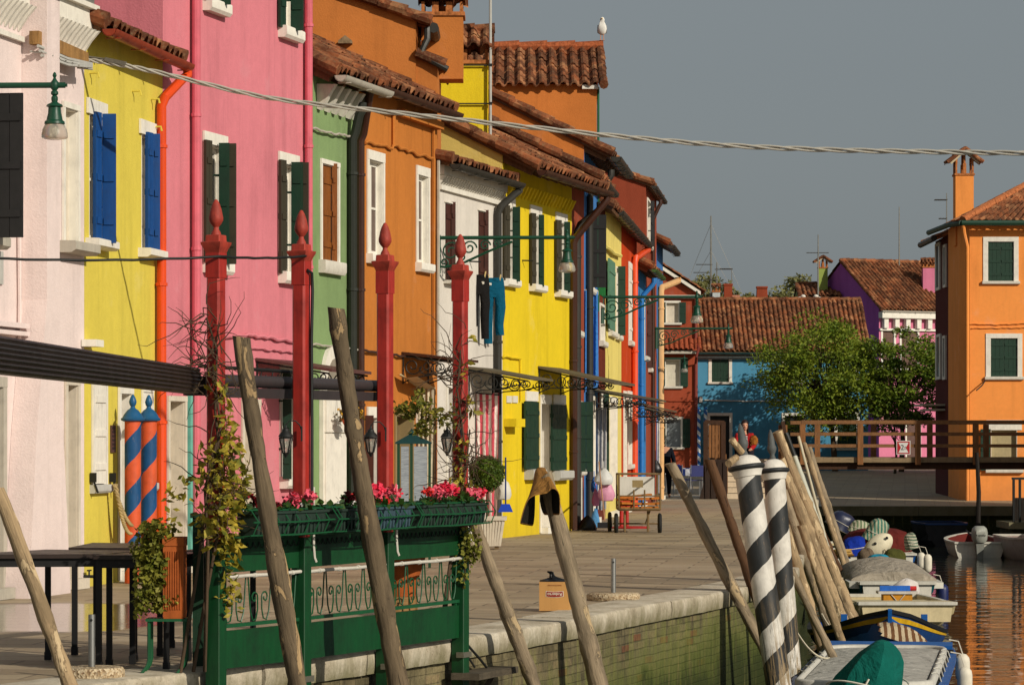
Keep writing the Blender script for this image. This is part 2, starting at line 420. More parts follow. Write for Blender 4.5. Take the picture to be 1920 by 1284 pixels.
for a, b in zip(blocks, blocks[1:]):
    d = (b-a).normalized(); nrm = V((d.y, -d.x)); a2, b2 = a+d*.008, b-d*.008
    o, i = .05+rng.uniform(-.008, .008), -INN-.06; zt = .012+rng.uniform(-.004, .006); zb = -.155
    rd = .025
    prof = [(i, zb), (i, zt), (o-rd, zt), (o-.006, zt-.008), (o, zt-rd), (o+.004, (zt+zb)/2), (o-.006, zb)]
    mb.loft([[(p.x+nrm.x*(s+(rng.uniform(-.006, .003) if s > 0 else 0)), p.y+nrm.y*(s+0), z+(rng.uniform(-.003, .002) if s > 0 else 0)) for s, z in prof] for p in [a2.lerp(b2, q/9) for q in range(10)]])
struct(mb, 'quay_kerb', STONE, smooth=50)

def quaywall_mat():
    t = NT('algae_brick'); P = t.pos(); x, y, z = t.xyz(P)
    cb = t.n('ShaderNodeCombineXYZ'); t.l(t.math('ADD', t.math('ADD', t.math('MULTIPLY', y, .95), t.math('MULTIPLY', x, .3)), t.math('MULTIPLY', t.noise(P, 4, 3), .02)), cb.inputs[0]); t.l(t.math('ADD', z, t.math('MULTIPLY', t.noise(t.map(P, (1, 1, .6)), 2.5, 4), .022)), cb.inputs[1])
    b = t.n('ShaderNodeTexBrick'); t.l(cb.outputs[0], b.inputs['Vector']); b.inputs['Scale'].default_value = 1
    b.inputs['Brick Width'].default_value = .27; b.inputs['Row Height'].default_value = .075; b.inputs['Mortar Size'].default_value = .009; b.inputs['Mortar Smooth'].default_value = .5
    b.inputs['Color1'].default_value = (0, 0, 0, 1); b.inputs['Color2'].default_value = (1, 1, 1, 1); b.inputs['Mortar'].default_value = (.5, .5, .5, 1)
    base = t.ramp(t.xyz(b.outputs['Color'])[0], [(0, s2l((112, 102, 72))), (.6, s2l((136, 124, 90))), (.96, s2l((144, 126, 92))), (.985, s2l((138, 92, 64)))])
    n = t.noise(P, 1.1, 6, .65); f = t.noise(P, 22, 5, .7); st = t.noise(t.map(P, (5, 5, .5)), 2, 6, .7)
    cc = t.mix(t.math('MULTIPLY', b.outputs['Fac'], t.ramp(t.noise(P, 2.0, 4), [(.4, .05), (.6, .6)])), base, s2l((70, 62, 44)))
    cc = t.mix(1, cc, t.ramp(n, [(.3, .5), (.6, 1.0)]), 'MULTIPLY'); cc = t.mix(1, cc, t.ramp(f, [(.3, .6), (.7, 1.12)]), 'MULTIPLY'); cc = t.mix(1, cc, t.ramp(st, [(.36, .5), (.5, 1.0)]), 'MULTIPLY')
    a = t.math('ADD', t.math('MULTIPLY', z, -1.0), t.math('ADD', t.math('ADD', t.math('MULTIPLY', st, 1.5), t.math('MULTIPLY', t.math('SUBTRACT', y, 23.0), .045)), t.math('MULTIPLY', n, 1.1)))
    a = t.math('MULTIPLY', a, .4)
    cc = t.mix(t.ramp(a, [(.68, 0.0), (.82, .5), (.97, .9)]), cc, s2l((80, 92, 22)))
    cc = t.mix(t.ramp(a, [(.86, 0.0), (1.0, .88)]), cc, s2l((34, 42, 8)))
    cc = t.mix(t.math('MULTIPLY', t.ramp(st, [(.56, 0.0), (.7, .5)]), t.ramp(a, [(.66, 0.0), (.84, 1.0)])), cc, s2l((150, 138, 84)))
    t.bump(t.math('SUBTRACT', t.math('ADD', f, n), b.outputs['Fac']), .6, .02)
    return t.done(cc, .8, 0, .3)
QW = quaywall_mat()
mb = MB()
pts = [V(p) for p in along(EDGE, .8)]
for a, b in zip(pts, pts[1:]): mb.poly([(a.x, a.y, -.15), (b.x, b.y, -.15), (b.x, b.y, -3), (a.x, a.y, -3)])
tag(mb.build('quay_wall', QW, smooth=60), kind='structure')

# far quay facing us under the bridge and the right bank
mb = MB()
for k in range(22):
    x0, x1 = 8.3+k*1.6, 8.3+(k+1)*1.6-.012; zt = campo_z(x0+.8, 90.9)+.012
    mb.box(x0, x1, 90.42+rng.uniform(0, .01), 90.96, zt-.27, zt)
struct(mb, 'far_quay_kerb', STONE)
mb = MB(); mb.poly([(8.35, 90.5, -.5), (45, 90.5, -.5), (45, 90.5, -3), (8.35, 90.5, -3)])
tag(mb.build('far_quay_wall', QW), kind='structure')
mb = MB(); mb.poly([(13.7, 30, 0), (60, 30, 0), (60, 87.6, 0), (13.7, 87.6, 0)])
mb.poly([(13.7, 30, 0), (13.7, 87.6, 0), (13.7, 87.6, -3), (13.7, 30, -3)]); mb.poly([(13.7, 87.6, 0), (60, 87.6, 0), (60, 87.6, -3), (13.7, 87.6, -3)])
struct(mb, 'right_bank', [PAVE])

def water_mat():
    t = NT('canal_water'); P = t.pos()
    n1 = t.noise(t.map(P, (.40, 1.0, 1)), 1.4, 1, .5, .5); n2 = t.noise(t.map(P, (.6, 2.0, 1)), 5, 3, .6)
    t.bump(t.math('ADD', n1, t.math('MULTIPLY', n2, .07)), .30, .06)
    t.b.inputs['IOR'].default_value = 1.4
    return t.done((.012, .017, .012), .035, 0, .75)
mb = MB(); mb.poly([(-60, -40, WZ), (900, -40, WZ), (900, 91.5, WZ), (-60, 91.5, WZ)])
struct(mb, 'canal_water', water_mat(), smooth=0)
# ------------------------------------------------------------------ facade frames and house kit
class Fr:
    def __init__(s, p0, p1):
        s.p = V(p0); d = V(p1)-s.p; s.L = d.length; s.u = d.normalized(); s.nv = V((s.u.y, -s.u.x))
    def pt(s, p):
        q = s.p+s.u*p[0]+s.nv*p[1]; return V((q.x, q.y, p[2]))
    def uat(s, px, n=0.0):
        k = (px-CX)/FPX; a = s.p+s.nv*n; return (k*a.y-a.x)/(s.u.x-k*s.u.y)
    def Yat(s, u, n=0.0): return (s.p+s.u*u+s.nv*n).y
    def z(s, py, u, n=0.0): return zpx(py, s.Yat(u, n))
    def nat(s, px, u):      # how far out from the wall at u a point shows at column px
        k = (px-CX)/FPX; a = s.p+s.u*u; return (k*a.y-a.x)/(s.nv.x-k*s.nv.y)
def chain(px0, Y0, segs):
    P = [V((ray(px0, Y0), Y0))]
    for px, tn in segs:
        d = V((tn, 1)).normalized(); k = (px-CX)/FPX; a = P[-1]
        t = (k*a.y-a.x)/(d.x-k*d.y); P.append(a+d*t)
    return P
FP = chain(158, 33.25, [(305, .157), (585, .27), (672, .27), (820, .27), (942, .27), (1072, .27), (1095, .097), (1121, .097), (1135, .097), (1165, .097),
                        (1194, .097), (1211, .097), (1231, .097), (1243, .097)])
FR = [Fr(a, b) for a, b in zip(FP, FP[1:])]
Fpale = Fr(FP[0]-V((.2, 1)).normalized()*6.5, FP[0])

WHITE = plain((236, 230, 216), .7, .86); WHITE2 = plain((226, 220, 205), .8, .8)
DKG = paint((14, 52, 34), .9, .5, .12); BLK = paint((24, 24, 24), .9, .55); DKG_OBLIQUE = paint((58, 52, 36), .85, .6)  # last tone is dark green shutters with oblique light painted into the colour
SHUT_BLUE = paint((8, 66, 128), .95, .4, .1); BROWN_D = paint((70, 34, 22), .9, .55); SHUT_BROWN = wood((150, 88, 36), .6, (20, 20, 1.2), .55)
GREY_BR = paint((112, 94, 84), .85, .6); TEALSH = paint((92, 140, 112), .8, .6); IRON = paint((22, 24, 22), .9, .5)
CREAMW = plain((222, 210, 190), .8, .8); LTGREY = plain((196, 194, 186), .7, .8)
SOFFIT = wood((120, 84, 56), .6); GLASS = glass_mat()

def wall_grid(mb, u0, u1, z0, z1, ops, n=0.0, dep=.2):
    us = sorted({u0, u1, *[min(max(v, u0), u1) for o in ops for v in o[:2]]}); zs = sorted({z0, z1, *[min(max(v, z0), z1) for o in ops for v in o[2:4]]})
    for a, b in zip(us, us[1:]):
        for c, d in zip(zs, zs[1:]):
            if b-a < 1e-5 or d-c < 1e-5: continue
            m, q = (a+b)/2, (c+d)/2
            if any(o[0] < m < o[1] and o[2] < q < o[3] for o in ops): continue
            mb.poly([(a, n, c), (b, n, c), (b, n, d), (a, n, d)])
    for o in ops:
        a, b, c, d = o[:4]; e = n-dep
        mb.poly([(a, n, c), (a, e, c), (a, e, d), (a, n, d)]); mb.poly([(b, n, c), (b, e, c), (b, e, d), (b, n, d)])
        mb.poly([(a, n, d), (b, n, d), (b, e, d), (a, e, d)]); mb.poly([(a, n, c), (b, n, c), (b, e, c), (a, e, c)])

_PROF = [(0, .0), (.09, .042), (.3, .062), (.51, .042), (.6, .0), (.8, -.02)]
def tile_sheet(mb, u0, u1, L, f, rng, pitch=.21, course=.42, rise=.024, lod=1):
    n = max(1, round((u1-u0)/pitch)); p = (u1-u0)/n
    prof = _PROF if lod else [(0, 0), (.3, .06), (.6, 0)]
    cols = [(u0+(k+a)*p, h, k) for k in range(n) for a, h in prof]+[(u1, 0, n)]
    nc = max(1, round(L/course)); c = L/nc
    jit = {(k, j): rng.uniform(-.007, .009) for k in range(n+1) for j in range(nc)}
    sj = {(k, j): rng.uniform(-.028, .028) for k in range(n+1) for j in range(nc)}
    rows = []
    for j in range(nc):
        if j == 0: rows.append((0, -.004, j))
        rows.append((j*c, rise, j)); rows.append(((j+1)*c, 0.0, j))
    idx = []
    for s_, dh, j in rows:
        idx.append([mb.pt(f(u, s_+(sj[(k, j)] if 0 < s_ < L-.05 or s_ == 0 else 0), h+dh+jit[(k, j)]+.03)) for u, h, k in cols])
    for A, B in zip(idx, idx[1:]):
        for k in range(len(A)-1): mb.face((A[k], A[k+1], B[k+1], B[k]))
def verge(mb, u, L, f, rng, r=.085, course=.4):
    nc = max(1, round(L/course)); c = L/nc
    for j in range(nc):
        a = V(f(u+rng.uniform(-.012, .012), j*c-.02, .05+rng.uniform(-.006, .01))); b = V(f(u+rng.uniform(-.012, .012), (j+1)*c+.03, .035))
        mb.tube([a, b], [r*1.06, r*.9], 8)
def roof_part(par, H, u0, u1, ze, ov, pitch, run, rng, gut=None, gutr=.075, vL=True, vR=True, uo=0.08, back=True, lod=1, soffit=SOFFIT, gext=.06):
    tp = math.tan(pitch); cp, sp = math.cos(pitch), math.sin(pitch); L = (run+ov)/cp
    f = lambda u, s_, h: H.pt((u, ov-s_*cp+h*sp, ze+s_*sp+h*cp))
    mb = MB(); tile_sheet(mb, u0-uo, u1+uo, L, f, rng, lod=lod)
    zr = ze+(run+ov)*tp
    if back:
        g = lambda u, s_, h: H.pt((u, -2*run-ov+s_*cp-h*sp, ze+s_*sp+h*cp)); tile_sheet(mb, u0-uo, u1+uo, L, g, rng, lod=0)
    if vL: verge(mb, u0-uo, L, f, rng)
    if vR: verge(mb, u1+uo, L, f, rng)
    verge_r = 0
    nn = max(2, int((u1-u0)/.45))
    for k in range(nn):
        a = u0-uo+(u1-u0+2*uo)*k/nn; b = u0-uo+(u1-u0+2*uo)*(k+1)/nn+.03
        mb.tube([H.pt((a, -run, zr+.03)), H.pt((b, -run, zr+.045))], [.10, .115], 8)
    r = mb.build('roof', TILE, par)
    mb = MB(); i = lambda u, s_, h: f(u, s_, h)
    Ls = (run+ov)/cp
    mb.loft([[f(u0-uo, 0.01, -.075), f(u1+uo, 0.01, -.075), f(u1+uo, 0.01, -.02), f(u0-uo, .01, -.02)], [f(u0-uo, Ls, -.075), f(u1+uo, Ls, -.075), f(u1+uo, Ls, -.02), f(u0-uo, Ls, -.02)]])
    nb = max(2, int((u1-u0)/.55))
    if ov > .3:
        for k in range(nb+1):
            u = u0+.06+(u1-u0-.12)*k/nb
            mb.loft([[f(u-.04, .06, -.16), f(u+.04, .06, -.16), f(u+.04, .06, -.076), f(u-.04, .06, -.076)], [f(u-.04, ov/cp+.1, -.18), f(u+.04, ov/cp+.1, -.18), f(u+.04, ov/cp+.1, -.076), f(u-.04, ov/cp+.1, -.076)]])
    mb.build('eaves', soffit, par)
    if gut is not None:
        mb = MB(H.pt); gz = ze-.045; gn = ov+gutr*.8
        n = 9; ring = [(gutr*math.cos(PI+PI*k/(n-1)), gutr*math.sin(PI+PI*k/(n-1))) for k in range(n)]
        ring = ring+[(a*.86, b*.86) for a, b in ring[::-1]]
        mb.loft([[(u, gn+a, gz+b) for a, b in ring] for u in (u0-gext, u1+gext)])
        for u in (u0-gext, u1+gext): mb.poly([(u, gn+a, gz+b) for a, b in ring[:n]])
        k = max(2, int((u1-u0)/.8))
        for j in range(k+1):
            u = u0+.1+(u1-u0-.2)*j/k; mb.box(u-.012, u+.012, gn-gutr*1.04, gn+gutr*1.04, gz-gutr*1.05, gz-gutr*.9)
        mb.build('gutter', gut, par)
    return r
def downpipe(par, H, px, zt, m, ov=.25, r=.05, zb=.03, n=.075, ug=None, neck=.5, name='downpipe'):
    u = H.uat(px, n); ug = u if ug is None else ug; gn = ov+.06
    P = [(ug, gn, zt-.06), (ug, gn, zt-.16), (ug*.75+u*.25, gn-.04, zt-.22), (u, n+.04, zt-neck+.05), (u, n, zt-neck-.05), (u, n, zb)]
    mb = MB(H.pt); mb.tube(P, r, 10)
    z = zt-neck-.5
    while z > zb+.3: mb.lathe([(r*1.0, -.02), (r*1.22, -.018), (r*1.22, .018), (r, .02)], (u, n, z), 10); z -= 1.55
    return mb.build(name, m, par)

def leaf_mesh(mb, a, b, zb, zt, th=.035, battens=3, boards=3):
    """shutter leaf between ground points a,b (u,n), boards upright with grooves and cross battens"""
    a, b = V(a), V(b); d = b-a; L = d.length; d.normalize(); q = V((-d.y, d.x))
    for k in range(boards):
        s0, s1 = L*k/boards+.003, L*(k+1)/boards-.003
        p0, p1 = a+d*s0, a+d*s1
        mb.loft([[(p.x+q.x*h, p.y+q.y*h, z) for p, h in ((p0, -th/2), (p1, -th/2), (p1, th/2), (p0, th/2))] for z in (zb, zt)])
    for k in range(battens):
        z = zb+(zt-zb)*(k+.5)/battens
        for sgn in (-1, 1):
            h0, h1 = sgn*th/2, sgn*(th/2+.014); e0, e1 = a+d*.02, b-d*.02
            mb.loft([[(p.x+q.x*h, p.y+q.y*h, zz) for p, h in ((e0, h0), (e1, h0), (e1, h1), (e0, h1))] for zz in (z-.035, z+.035)])
def rect(H, w):
    xl, xr, yt, yb = w['r']; u0, u1 = H.uat(xl), H.uat(xr); m = (u0+u1)/2
    return (u0, u1, max(.02, H.z(yb, m)), H.z(yt, m))
def window(par, H, w):
    a, b, c, d = rect(H, w); kind = w.get('k', 'window'); dep = w.get('dep', .16); fw = w.get('fw', .11); proud = .03
    fm = w.get('fm', WHITE)
    mb = MB(H.pt)
    lh = w.get('lh', fw)
    if w.get('arch'):
        pass
    mb.box(a-fw, b+fw, .004, proud, d, d+lh)
    if w.get('jambs', True):
        zb = c if kind == 'door' else c
        mb.box(a-fw, a, .004, proud-.004, zb, d); mb.box(b, b+fw, .004, proud-.004, zb, d)
    if not w.get('jambs', True) and kind != 'door': pass
    # lining of the reveal
    t = .012
    mb.box(a, a+t, -dep, .003, c, d); mb.box(b-t, b, -dep, .003, c, d); mb.box(a+t, b-t, -dep, .003, d-t, d)
    if kind == 'door': mb.box(a-.02, b+.02, -dep+.02, .14, .005, .11)
    fr = mb.build('door_frame' if kind == 'door' else 'window', fm, par)
    if kind != 'door':
        so = w.get('so', .09); sw = w.get('sw', .06); sh_ = w.get('sh', .11); cap = MB(H.pt)
        cap.loft([[(u, so*.0+.002, c-sh_), (u, so*.75, c-sh_), (u, so, c-sh_*.75), (u, so, c-sh_*.1), (u, so*.93, c-.002), (u, -dep*.6, c+.004), (u, .002, c-sh_)] for u in (a-fw*.8-sw, b+fw*.8+sw)])
        cap.build('sill', w.get('sm', WHITE2), fr)
    back = w.get('back', GLASS)
    mb = MB(H.pt); mb.box(a+t, b-t, -dep+.002, -dep+.02, c, d-t); mb.build('door_leaf' if kind == 'door' else 'pane', back, fr)
    if kind == 'door':
        mb = MB(H.pt); n_ = -dep+.02
        for zz0, zz1 in ((c+.15, c+.75), (c+.9, d-.35)):
            mb.box(a+t+.09, b-t-.09, n_, n_+.02, zz0, zz1)
        mb.tube([((a+b)/2+.3*(b-a), n_+.05, c+.95), ((a+b)/2+.3*(b-a), n_+.05, c+1.1)], .014, 6); mb.build('door_panel', w.get('dm', back), fr)
    elif w.get('sash', True) and back is GLASS:
        mb = MB(H.pt); n0, n1 = -dep+.02, -dep+.055; m = (a+b)/2
        for u0, u1, z0, z1 in ((a+t, a+t+.05, c, d-t), (b-t-.05, b-t, c, d-t), (m-.04, m+.04, c, d-t), (a+t+.05, m-.04, c, c+.06), (m+.04, b-t-.05, c, c+.06), (a+t+.05, m-.04, d-t-.06, d-t), (m+.04, b-t-.05, d-t-.06, d-t),
                               (a+t+.05, m-.04, (c+d)/2-.015, (c+d)/2+.015), (m+.04, b-t-.05, (c+d)/2-.015, (c+d)/2+.015)):
            mb.box(u0, u1, n0, n1, z0, z1)
        mb.build('sash', WHITE, fr)
    for lf in w.get('lv', []):
        kind_, xa, xb, m = lf[:4]; dz = lf[4] if len(lf) > 4 else 0
        mb = MB(H.pt); zb, zt = c-.03+dz, d+.03
        if kind_ == 'perp':      # swung out from the wall, seen face on
            u = H.uat(xa)+(.05 if m is DKG_OBLIQUE else 0); n1 = H.nat(xb, u); n0 = .05 if n1 > .12 else .0
            leaf_mesh(mb, (u, n0), (u+.02, n1), zb, zt, boards=max(1, round((n1-n0)/.13)))
            mb.tube([(u, n0, c+.35), (u, -.02, c+.35)], .012, 5); mb.tube([(u, n0, d-.35), (u, -.02, d-.35)], .012, 5)
        elif kind_ == 'ajar':
            u = H.uat(xa); u2 = u+.16; n1 = max(.06, H.nat(xb, u2)); leaf_mesh(mb, (u, .04), (u2, n1), zb, zt, boards=2)
        elif kind_ == 'open':    # folded back flat on the wall
            leaf_mesh(mb, (H.uat(xa), .06), (H.uat(xb), .06), zb, zt, boards=4)
        else:                    # closed in the opening
            nn = lf[5] if len(lf) > 5 else -.05
            leaf_mesh(mb, (H.uat(xa, nn), nn), (H.uat(xb, nn), nn), c+.01, d-.01, boards=3, battens=0 if m is GREY_BR else 3)
        mb.build('shutter', m, fr)
    return fr
def house(name, label, H, wall, ze, ov, pitch=R(27), run=3.4, wins=(), gut=None, u0=0.0, u1=None, sideL=None, z0=0.0, rng=None, group='houses along the quay', seed=1, vL=True, vR=True, gutr=.075, back=True, uo=.05, eave=SOFFIT):
    rng = random.Random(seed); u1 = H.L if u1 is None else u1
    o = thing(name, H.pt((u0, 0, z0)), label, 'house', group)
    a, b = u0+.004, u1-.004; tp = math.tan(pitch); zt = ze+ov*tp-.06; zr = ze+(run+ov)*tp-.09
    ops = [rect(H, w) for w in wins]
    mb = MB(H.pt); wall_grid(mb, a, b, z0, zt, ops, 0, .2)
    mb.poly([(b, 0, z0), (b, 0, zt), (b, -run, zr), (b, -2*run, zt), (b, -2*run, z0)]); mb.poly([(a, -2*run, z0), (b, -2*run, z0), (b, -2*run, zt), (a, -2*run, zt)])
    if sideL is None: mb.poly([(a, 0, z0), (a, 0, zt), (a, -run, zr), (a, -2*run, zt), (a, -2*run, z0)])
    mb.build('wall', wall, o, smooth=0)
    if sideL is not None:
        mb = MB(H.pt); mb.poly([(a, 0, z0), (a, 0, zt), (a, -run, zr), (a, -2*run, zt), (a, -2*run, z0)]); mb.build('gable_wall', sideL, o, smooth=0)
    for w in wins: window(o, H, w)
    roof_part(o, H, a, b, ze, ov, pitch, run, rng, gut, gutr, vL, vR, uo=uo, back=back, soffit=eave)
    return o
def sheet(par, H, name, m, rects, n0=0.004, n1=.02):
    mb = MB(H.pt)
    for xl, xr, yt, yb in rects:
        u0, u1 = H.uat(xl), H.uat(xr); q = (u0+u1)/2; mb.box(u0, u1, n0, n1, max(.01, H.z(yb, q)), H.z(yt, q))
    return mb.build(name, m, par)
def conduit(par, H, m, pts, r=.014, n=.03, name='cable', wob=.012, seed=1):
    rg = random.Random(seed); mb = MB(H.pt); P = []
    for (x0, y0), (x1, y1) in zip(pts, pts[1:]):
        k = max(2, int(abs(x1-x0)/6)+1)
        for j in range(k):
            x, y = x0+(x1-x0)*j/k, y0+(y1-y0)*j/k; u = H.uat(x, n); P.append((u, n, H.z(y, u)+rg.uniform(-wob, wob)))
    x, y = pts[-1]; u = H.uat(x, n); P.append((u, n, H.z(y, u)))
    mb.tube(P, r, 6); return mb.build(name, m, par)
def scroll(turns=1.4, r0=.10, n=22):
    """flat C-scroll as (a,b) points, starting at the outside"""
    out = []
    for k in range(n+1):
        t = k/n; th = turns*2*PI*t; r = r0*(1-.82*t); out.append((r*math.cos(th), r*math.sin(th)))
    return out
# ------------------------------------------------------------------ houses of the left row
F1, F2, F3, F4, F6, F7, F8, F9, F10, F11, F12, F13, F14, F15 = FR
PINK_W = plaster((236, 217, 211), .86, .10); YEL1 = plaster((222, 202, 84), .88, .10); PINK = plaster((224, 132, 142), .82, .12); PINK_L = plaster((224, 142, 142), .82, .12)
GREEN = plaster((138, 164, 110), .82, .14); ORANGE = plaster((204, 126, 56), .80, .12); WHITEW = plaster((226, 218, 206), .84, .10); YEL2 = plaster((232, 202, 36), .86, .12)
CREAM = plaster((236, 208, 116), .84, .14); GREYW = plaster((206, 200, 180), .78, .16); BRICKRED = plaster((158, 74, 48), .8, .14); BLUE = plaster((66, 122, 186), .84, .14)
ORANGE2 = plaster((214, 128, 62), .80, .13); CREAMY = plaster((238, 218, 122), .84, .1); ORED = plaster((206, 70, 22), .84, .12); BLUE2 = plaster((58, 128, 184), .82, .12); TALLRED = plaster((160, 76, 52), .8, .12); LEAFG = plaster((30, 110, 50), .8)
ORPIPE = paint((224, 74, 22), .9, .35, .06); PKPIPE = paint((220, 108, 122), .85, .5, .08); BRPIPE = paint((66, 36, 24), .85, .35); DKPIPE = paint((50, 48, 42), .85, .45); REDGUT = paint((150, 56, 30), .85, .35)
ZN = plain((196, 188, 172), .75, .75)

# --- pale pink house
H = Fpale; L = H.L
pw = [dict(r=(-58, -22, 182, 440), lv=[('perp', -40, 42, BLK)], sm=ZN, so=.16, sh=.12, sw=.1),
      dict(r=(119, 143, 205, 455), fw=.06, back=CREAMW, sash=False, so=.2, sh=.12, sw=.14, sm=ZN, dep=.1),
      dict(r=(124, 143, 722, 1092), k='door', fw=.07, back=CREAMW, fm=CREAMW, dep=.22),
      dict(r=(-30, 2, 725, 1105), k='door', fw=.1, back=CREAMW, fm=ZN)]
hp = house('pale_house', 'pale pink house at the left edge with white dentil cornice', H, PINK_W, 6.35, .30, wins=pw, gut=paint((58, 58, 52), .85, .5), gutr=.09, seed=2)
mb = MB(H.pt); uc0, uc1 = H.uat(88, .26), H.uat(112, .26)
mb.box(uc0, uc1, .003, .26, 0.01, 6.0); mb.loft([[(uc0-.55, .003, 0), (uc1+.3, .003, 0), (uc1+.3, .27, 0), (uc0-.55, .27, 0)], [(uc0-.3, .003, 1.6), (uc1+.1, .003, 1.6), (uc1+.1, .263, 1.6), (uc0-.3, .263, 1.6)], [(uc0-.003, .003, 2.9), (uc1, .003, 2.9), (uc1, .262, 2.9), (uc0-.003, .262, 2.9)]])
mb.build('chimney_breast', PINK_W, hp)
mb = MB(H.pt); rg = random.Random(4)
for a, b in ((0.2, uc0-.05), (uc1+.12, L+.03)):
    mb.box(a, b, .004, .10, 5.78, 6.26); mb.box(a, b, .004, .16, 5.98, 6.03); mb.box(a, b, .004, .05, 5.42, 5.47)
    u = a+.05
    while u < b-.06: mb.loft([[(u, .004, 5.52), (u+.05, .004, 5.52), (u+.05, .10, 5.66), (u, .10, 5.66)], [(u, .004, 5.76), (u+.05, .004, 5.76), (u+.05, .19, 5.76), (u, .19, 5.76)]]); u += .125
mb.box(uc0-.03, uc1+.03, .004, .31, 5.9, 6.2)
mb.build('cornice', WHITE, hp)
sheet(hp, H, 'vent_cover', LTGREY, [(-20, 3, 470, 532)])
sheet(hp, H, 'moulding', PINK_W, [(-60, 34, 602, 612), (-60, 34, 618, 626)], .004, .12)
conduit(hp, H, PINK_W, [(36, 440), (37, 560), (36, 700)], .02, .03)
# tap on the wall corner
mb = MB(H.pt); u = H.uat(157); zz = H.z(1080, u); mb.tube([(u, 0, zz), (u, .10, zz), (u+.02, .12, zz-.02), (u+.02, .12, zz-.09)], .018, 6); mb.tube([(u, .06, zz), (u, .06, zz+.06)], .01, 5); mb.box(u-.05, u+.05, .05, .07, zz+.055, zz+.07)
mb.build('tap', IRON, hp)
# the timber and cable clamp where the aerial cable leaves the house
mb = MB(H.pt); ua, ub = H.uat(12, .2), H.uat(154, .12); z1 = H.z(112, ub)
mb.bar((ub-1.55, .16, z1+.03), (ub, .14, z1), .10, .13); mb.build('cable_beam', wood((176, 132, 78), .4), hp)
mb = MB(H.pt)
for k in range(3): mb.tube([(ub-1.6+.05*k, .22, z1-.06-.04*k), (ub-.8, .24, z1-.09-.03*k), (ub, .22, z1-.05-.015*k)], .018, 5)
for k in range(8): mb.tube([(ub-1.5+k*.2, .10, z1-.10), (ub-1.5+k*.2, .27, z1-.12)], .008, 4)
mb.build('cable_tray', LTGREY, hp)

# --- yellow house with blue shutters
H = F1
yw = [dict(r=(167, 192, 218, 450), jambs=False, lh=.16, lv=[('ajar', 170, 184, SHUT_BLUE), ('perp', 183, 217, SHUT_BLUE)], so=.15, sh=.10, sw=.05, sm=WHITE),
      dict(r=(265, 285, 255, 468), jambs=False, lh=.16, lv=[('ajar', 268, 280, SHUT_BLUE), ('perp', 279, 300, SHUT_BLUE)], so=.15, sh=.10, sw=.05, sm=WHITE),
      dict(r=(173, 196, 715, 908), fw=.05, lv=[('flat', 175, 196, WHITE, 0, .01)], so=.07, sh=.09, sm=LTGREY),
      dict(r=(224, 243, 738, 1086), k='door', fw=.08, dep=.24, back=CREAMW),
      dict(r=(266, 283, 735, 905), fw=.04, lv=[('flat', 267, 283, WHITE, 0, .01)], so=.07, sh=.09, sm=LTGREY)]
h1 = house('yellow_house', 'lemon yellow house with blue shutters and an orange downpipe', H, YEL1, 5.83, .22, pitch=R(22), run=2.0, wins=yw, gut=REDGUT, gutr=.08, seed=3)
downpipe(h1, H, 303, 5.83, ORPIPE, ov=.22, r=.055, ug=H.L+.04)
sheet(h1, H, 'nameplate', paint((96, 66, 60), .8, .5), [(206, 214, 797, 848)])
sheet(h1, H, 'nameplate', paint((40, 30, 30), .8, .5), [(207.3, 212.8, 800+k*7.6, 804+k*7.6) for k in range(6)], .02, .026)
sheet(h1, H, 'wall_lamp', WHITE, [(152, 167, 637, 650)], .004, .16)
mb = MB(H.pt)
for px, py in ((168, 137), (248, 171), (283, 186), (287, 238)):
    u = H.uat(px); z_ = H.z(py, u); mb.tube([(u, 0, z_), (u, .09, z_), (u, .1, z_-.05)], .012, 5)
mb.build('wall_hook', YEL1, h1)
mb = MB(H.pt)
for px, py in ((168, 895), (205, 895)):
    u = H.uat(px); z_ = H.z(py, u); mb.box(u-.02, u+.02, .01, .07, z_-.05, z_+.05); mb.tube([(u, .05, z_-.05), (u, .09, z_-.16)], .012, 5)
mb.build('shutter_catch', IRON, h1)

# --- tall pink house
H = F2
def pk(r, l, top=False): return dict(r=r, jambs=True, fw=.05, lh=.14, lv=l, so=.12, sh=.15, sw=.0, sm=WHITE)
PG = DKG
kw = [pk((382, 416, -260, 3), [('ajar', 379, 392, DKG_OBLIQUE), ('perp', 404, 432, PG)]), pk((523, 554, -200, 54), [('ajar', 518, 533, PG), ('perp', 538, 568, PG)]),
      pk((382, 421, 273, 490), [('ajar', 378, 391, DKG_OBLIQUE), ('perp', 403, 429, PG), ('perp', 404.5, 442, DKG_OBLIQUE)]),
      pk((523, 556, 309, 511), [('ajar', 519, 534, DKG_OBLIQUE), ('perp', 539, 567, PG), ('perp', 540, 578, DKG_OBLIQUE)]),
      dict(r=(316, 344, 752, 1060), k='door', fw=.06, dep=.2, back=CREAMW, fm=CREAMW),
      pk((526, 546, 700, 893), [('perp', 523, 546, PG)]), dict(r=(456, 482, 760, 1040), k='door', fw=.08, dep=.2, back=CREAMW, fm=CREAMW)]
h2 = house('pink_house', 'tall deep pink house with dark green shutters and pink downpipes', H, PINK, 9.4, .4, wins=kw, gut=PKPIPE, seed=4)
downpipe(h2, H, 368, 9.4, PKPIPE, ov=.4, r=.05); downpipe(h2, H, 579, 9.4, PKPIPE, ov=.4, r=.05)
sheet(h2, H, 'door_surround', paint((110, 190, 170), .8), [(350, 360, 742, 1060)], .004, .05)
conduit(h2, H, PINK, [(405, 632), (470, 628), (552, 640)], .022, .03); conduit(h2, H, PINK, [(455, 650), (552, 660)], .012)
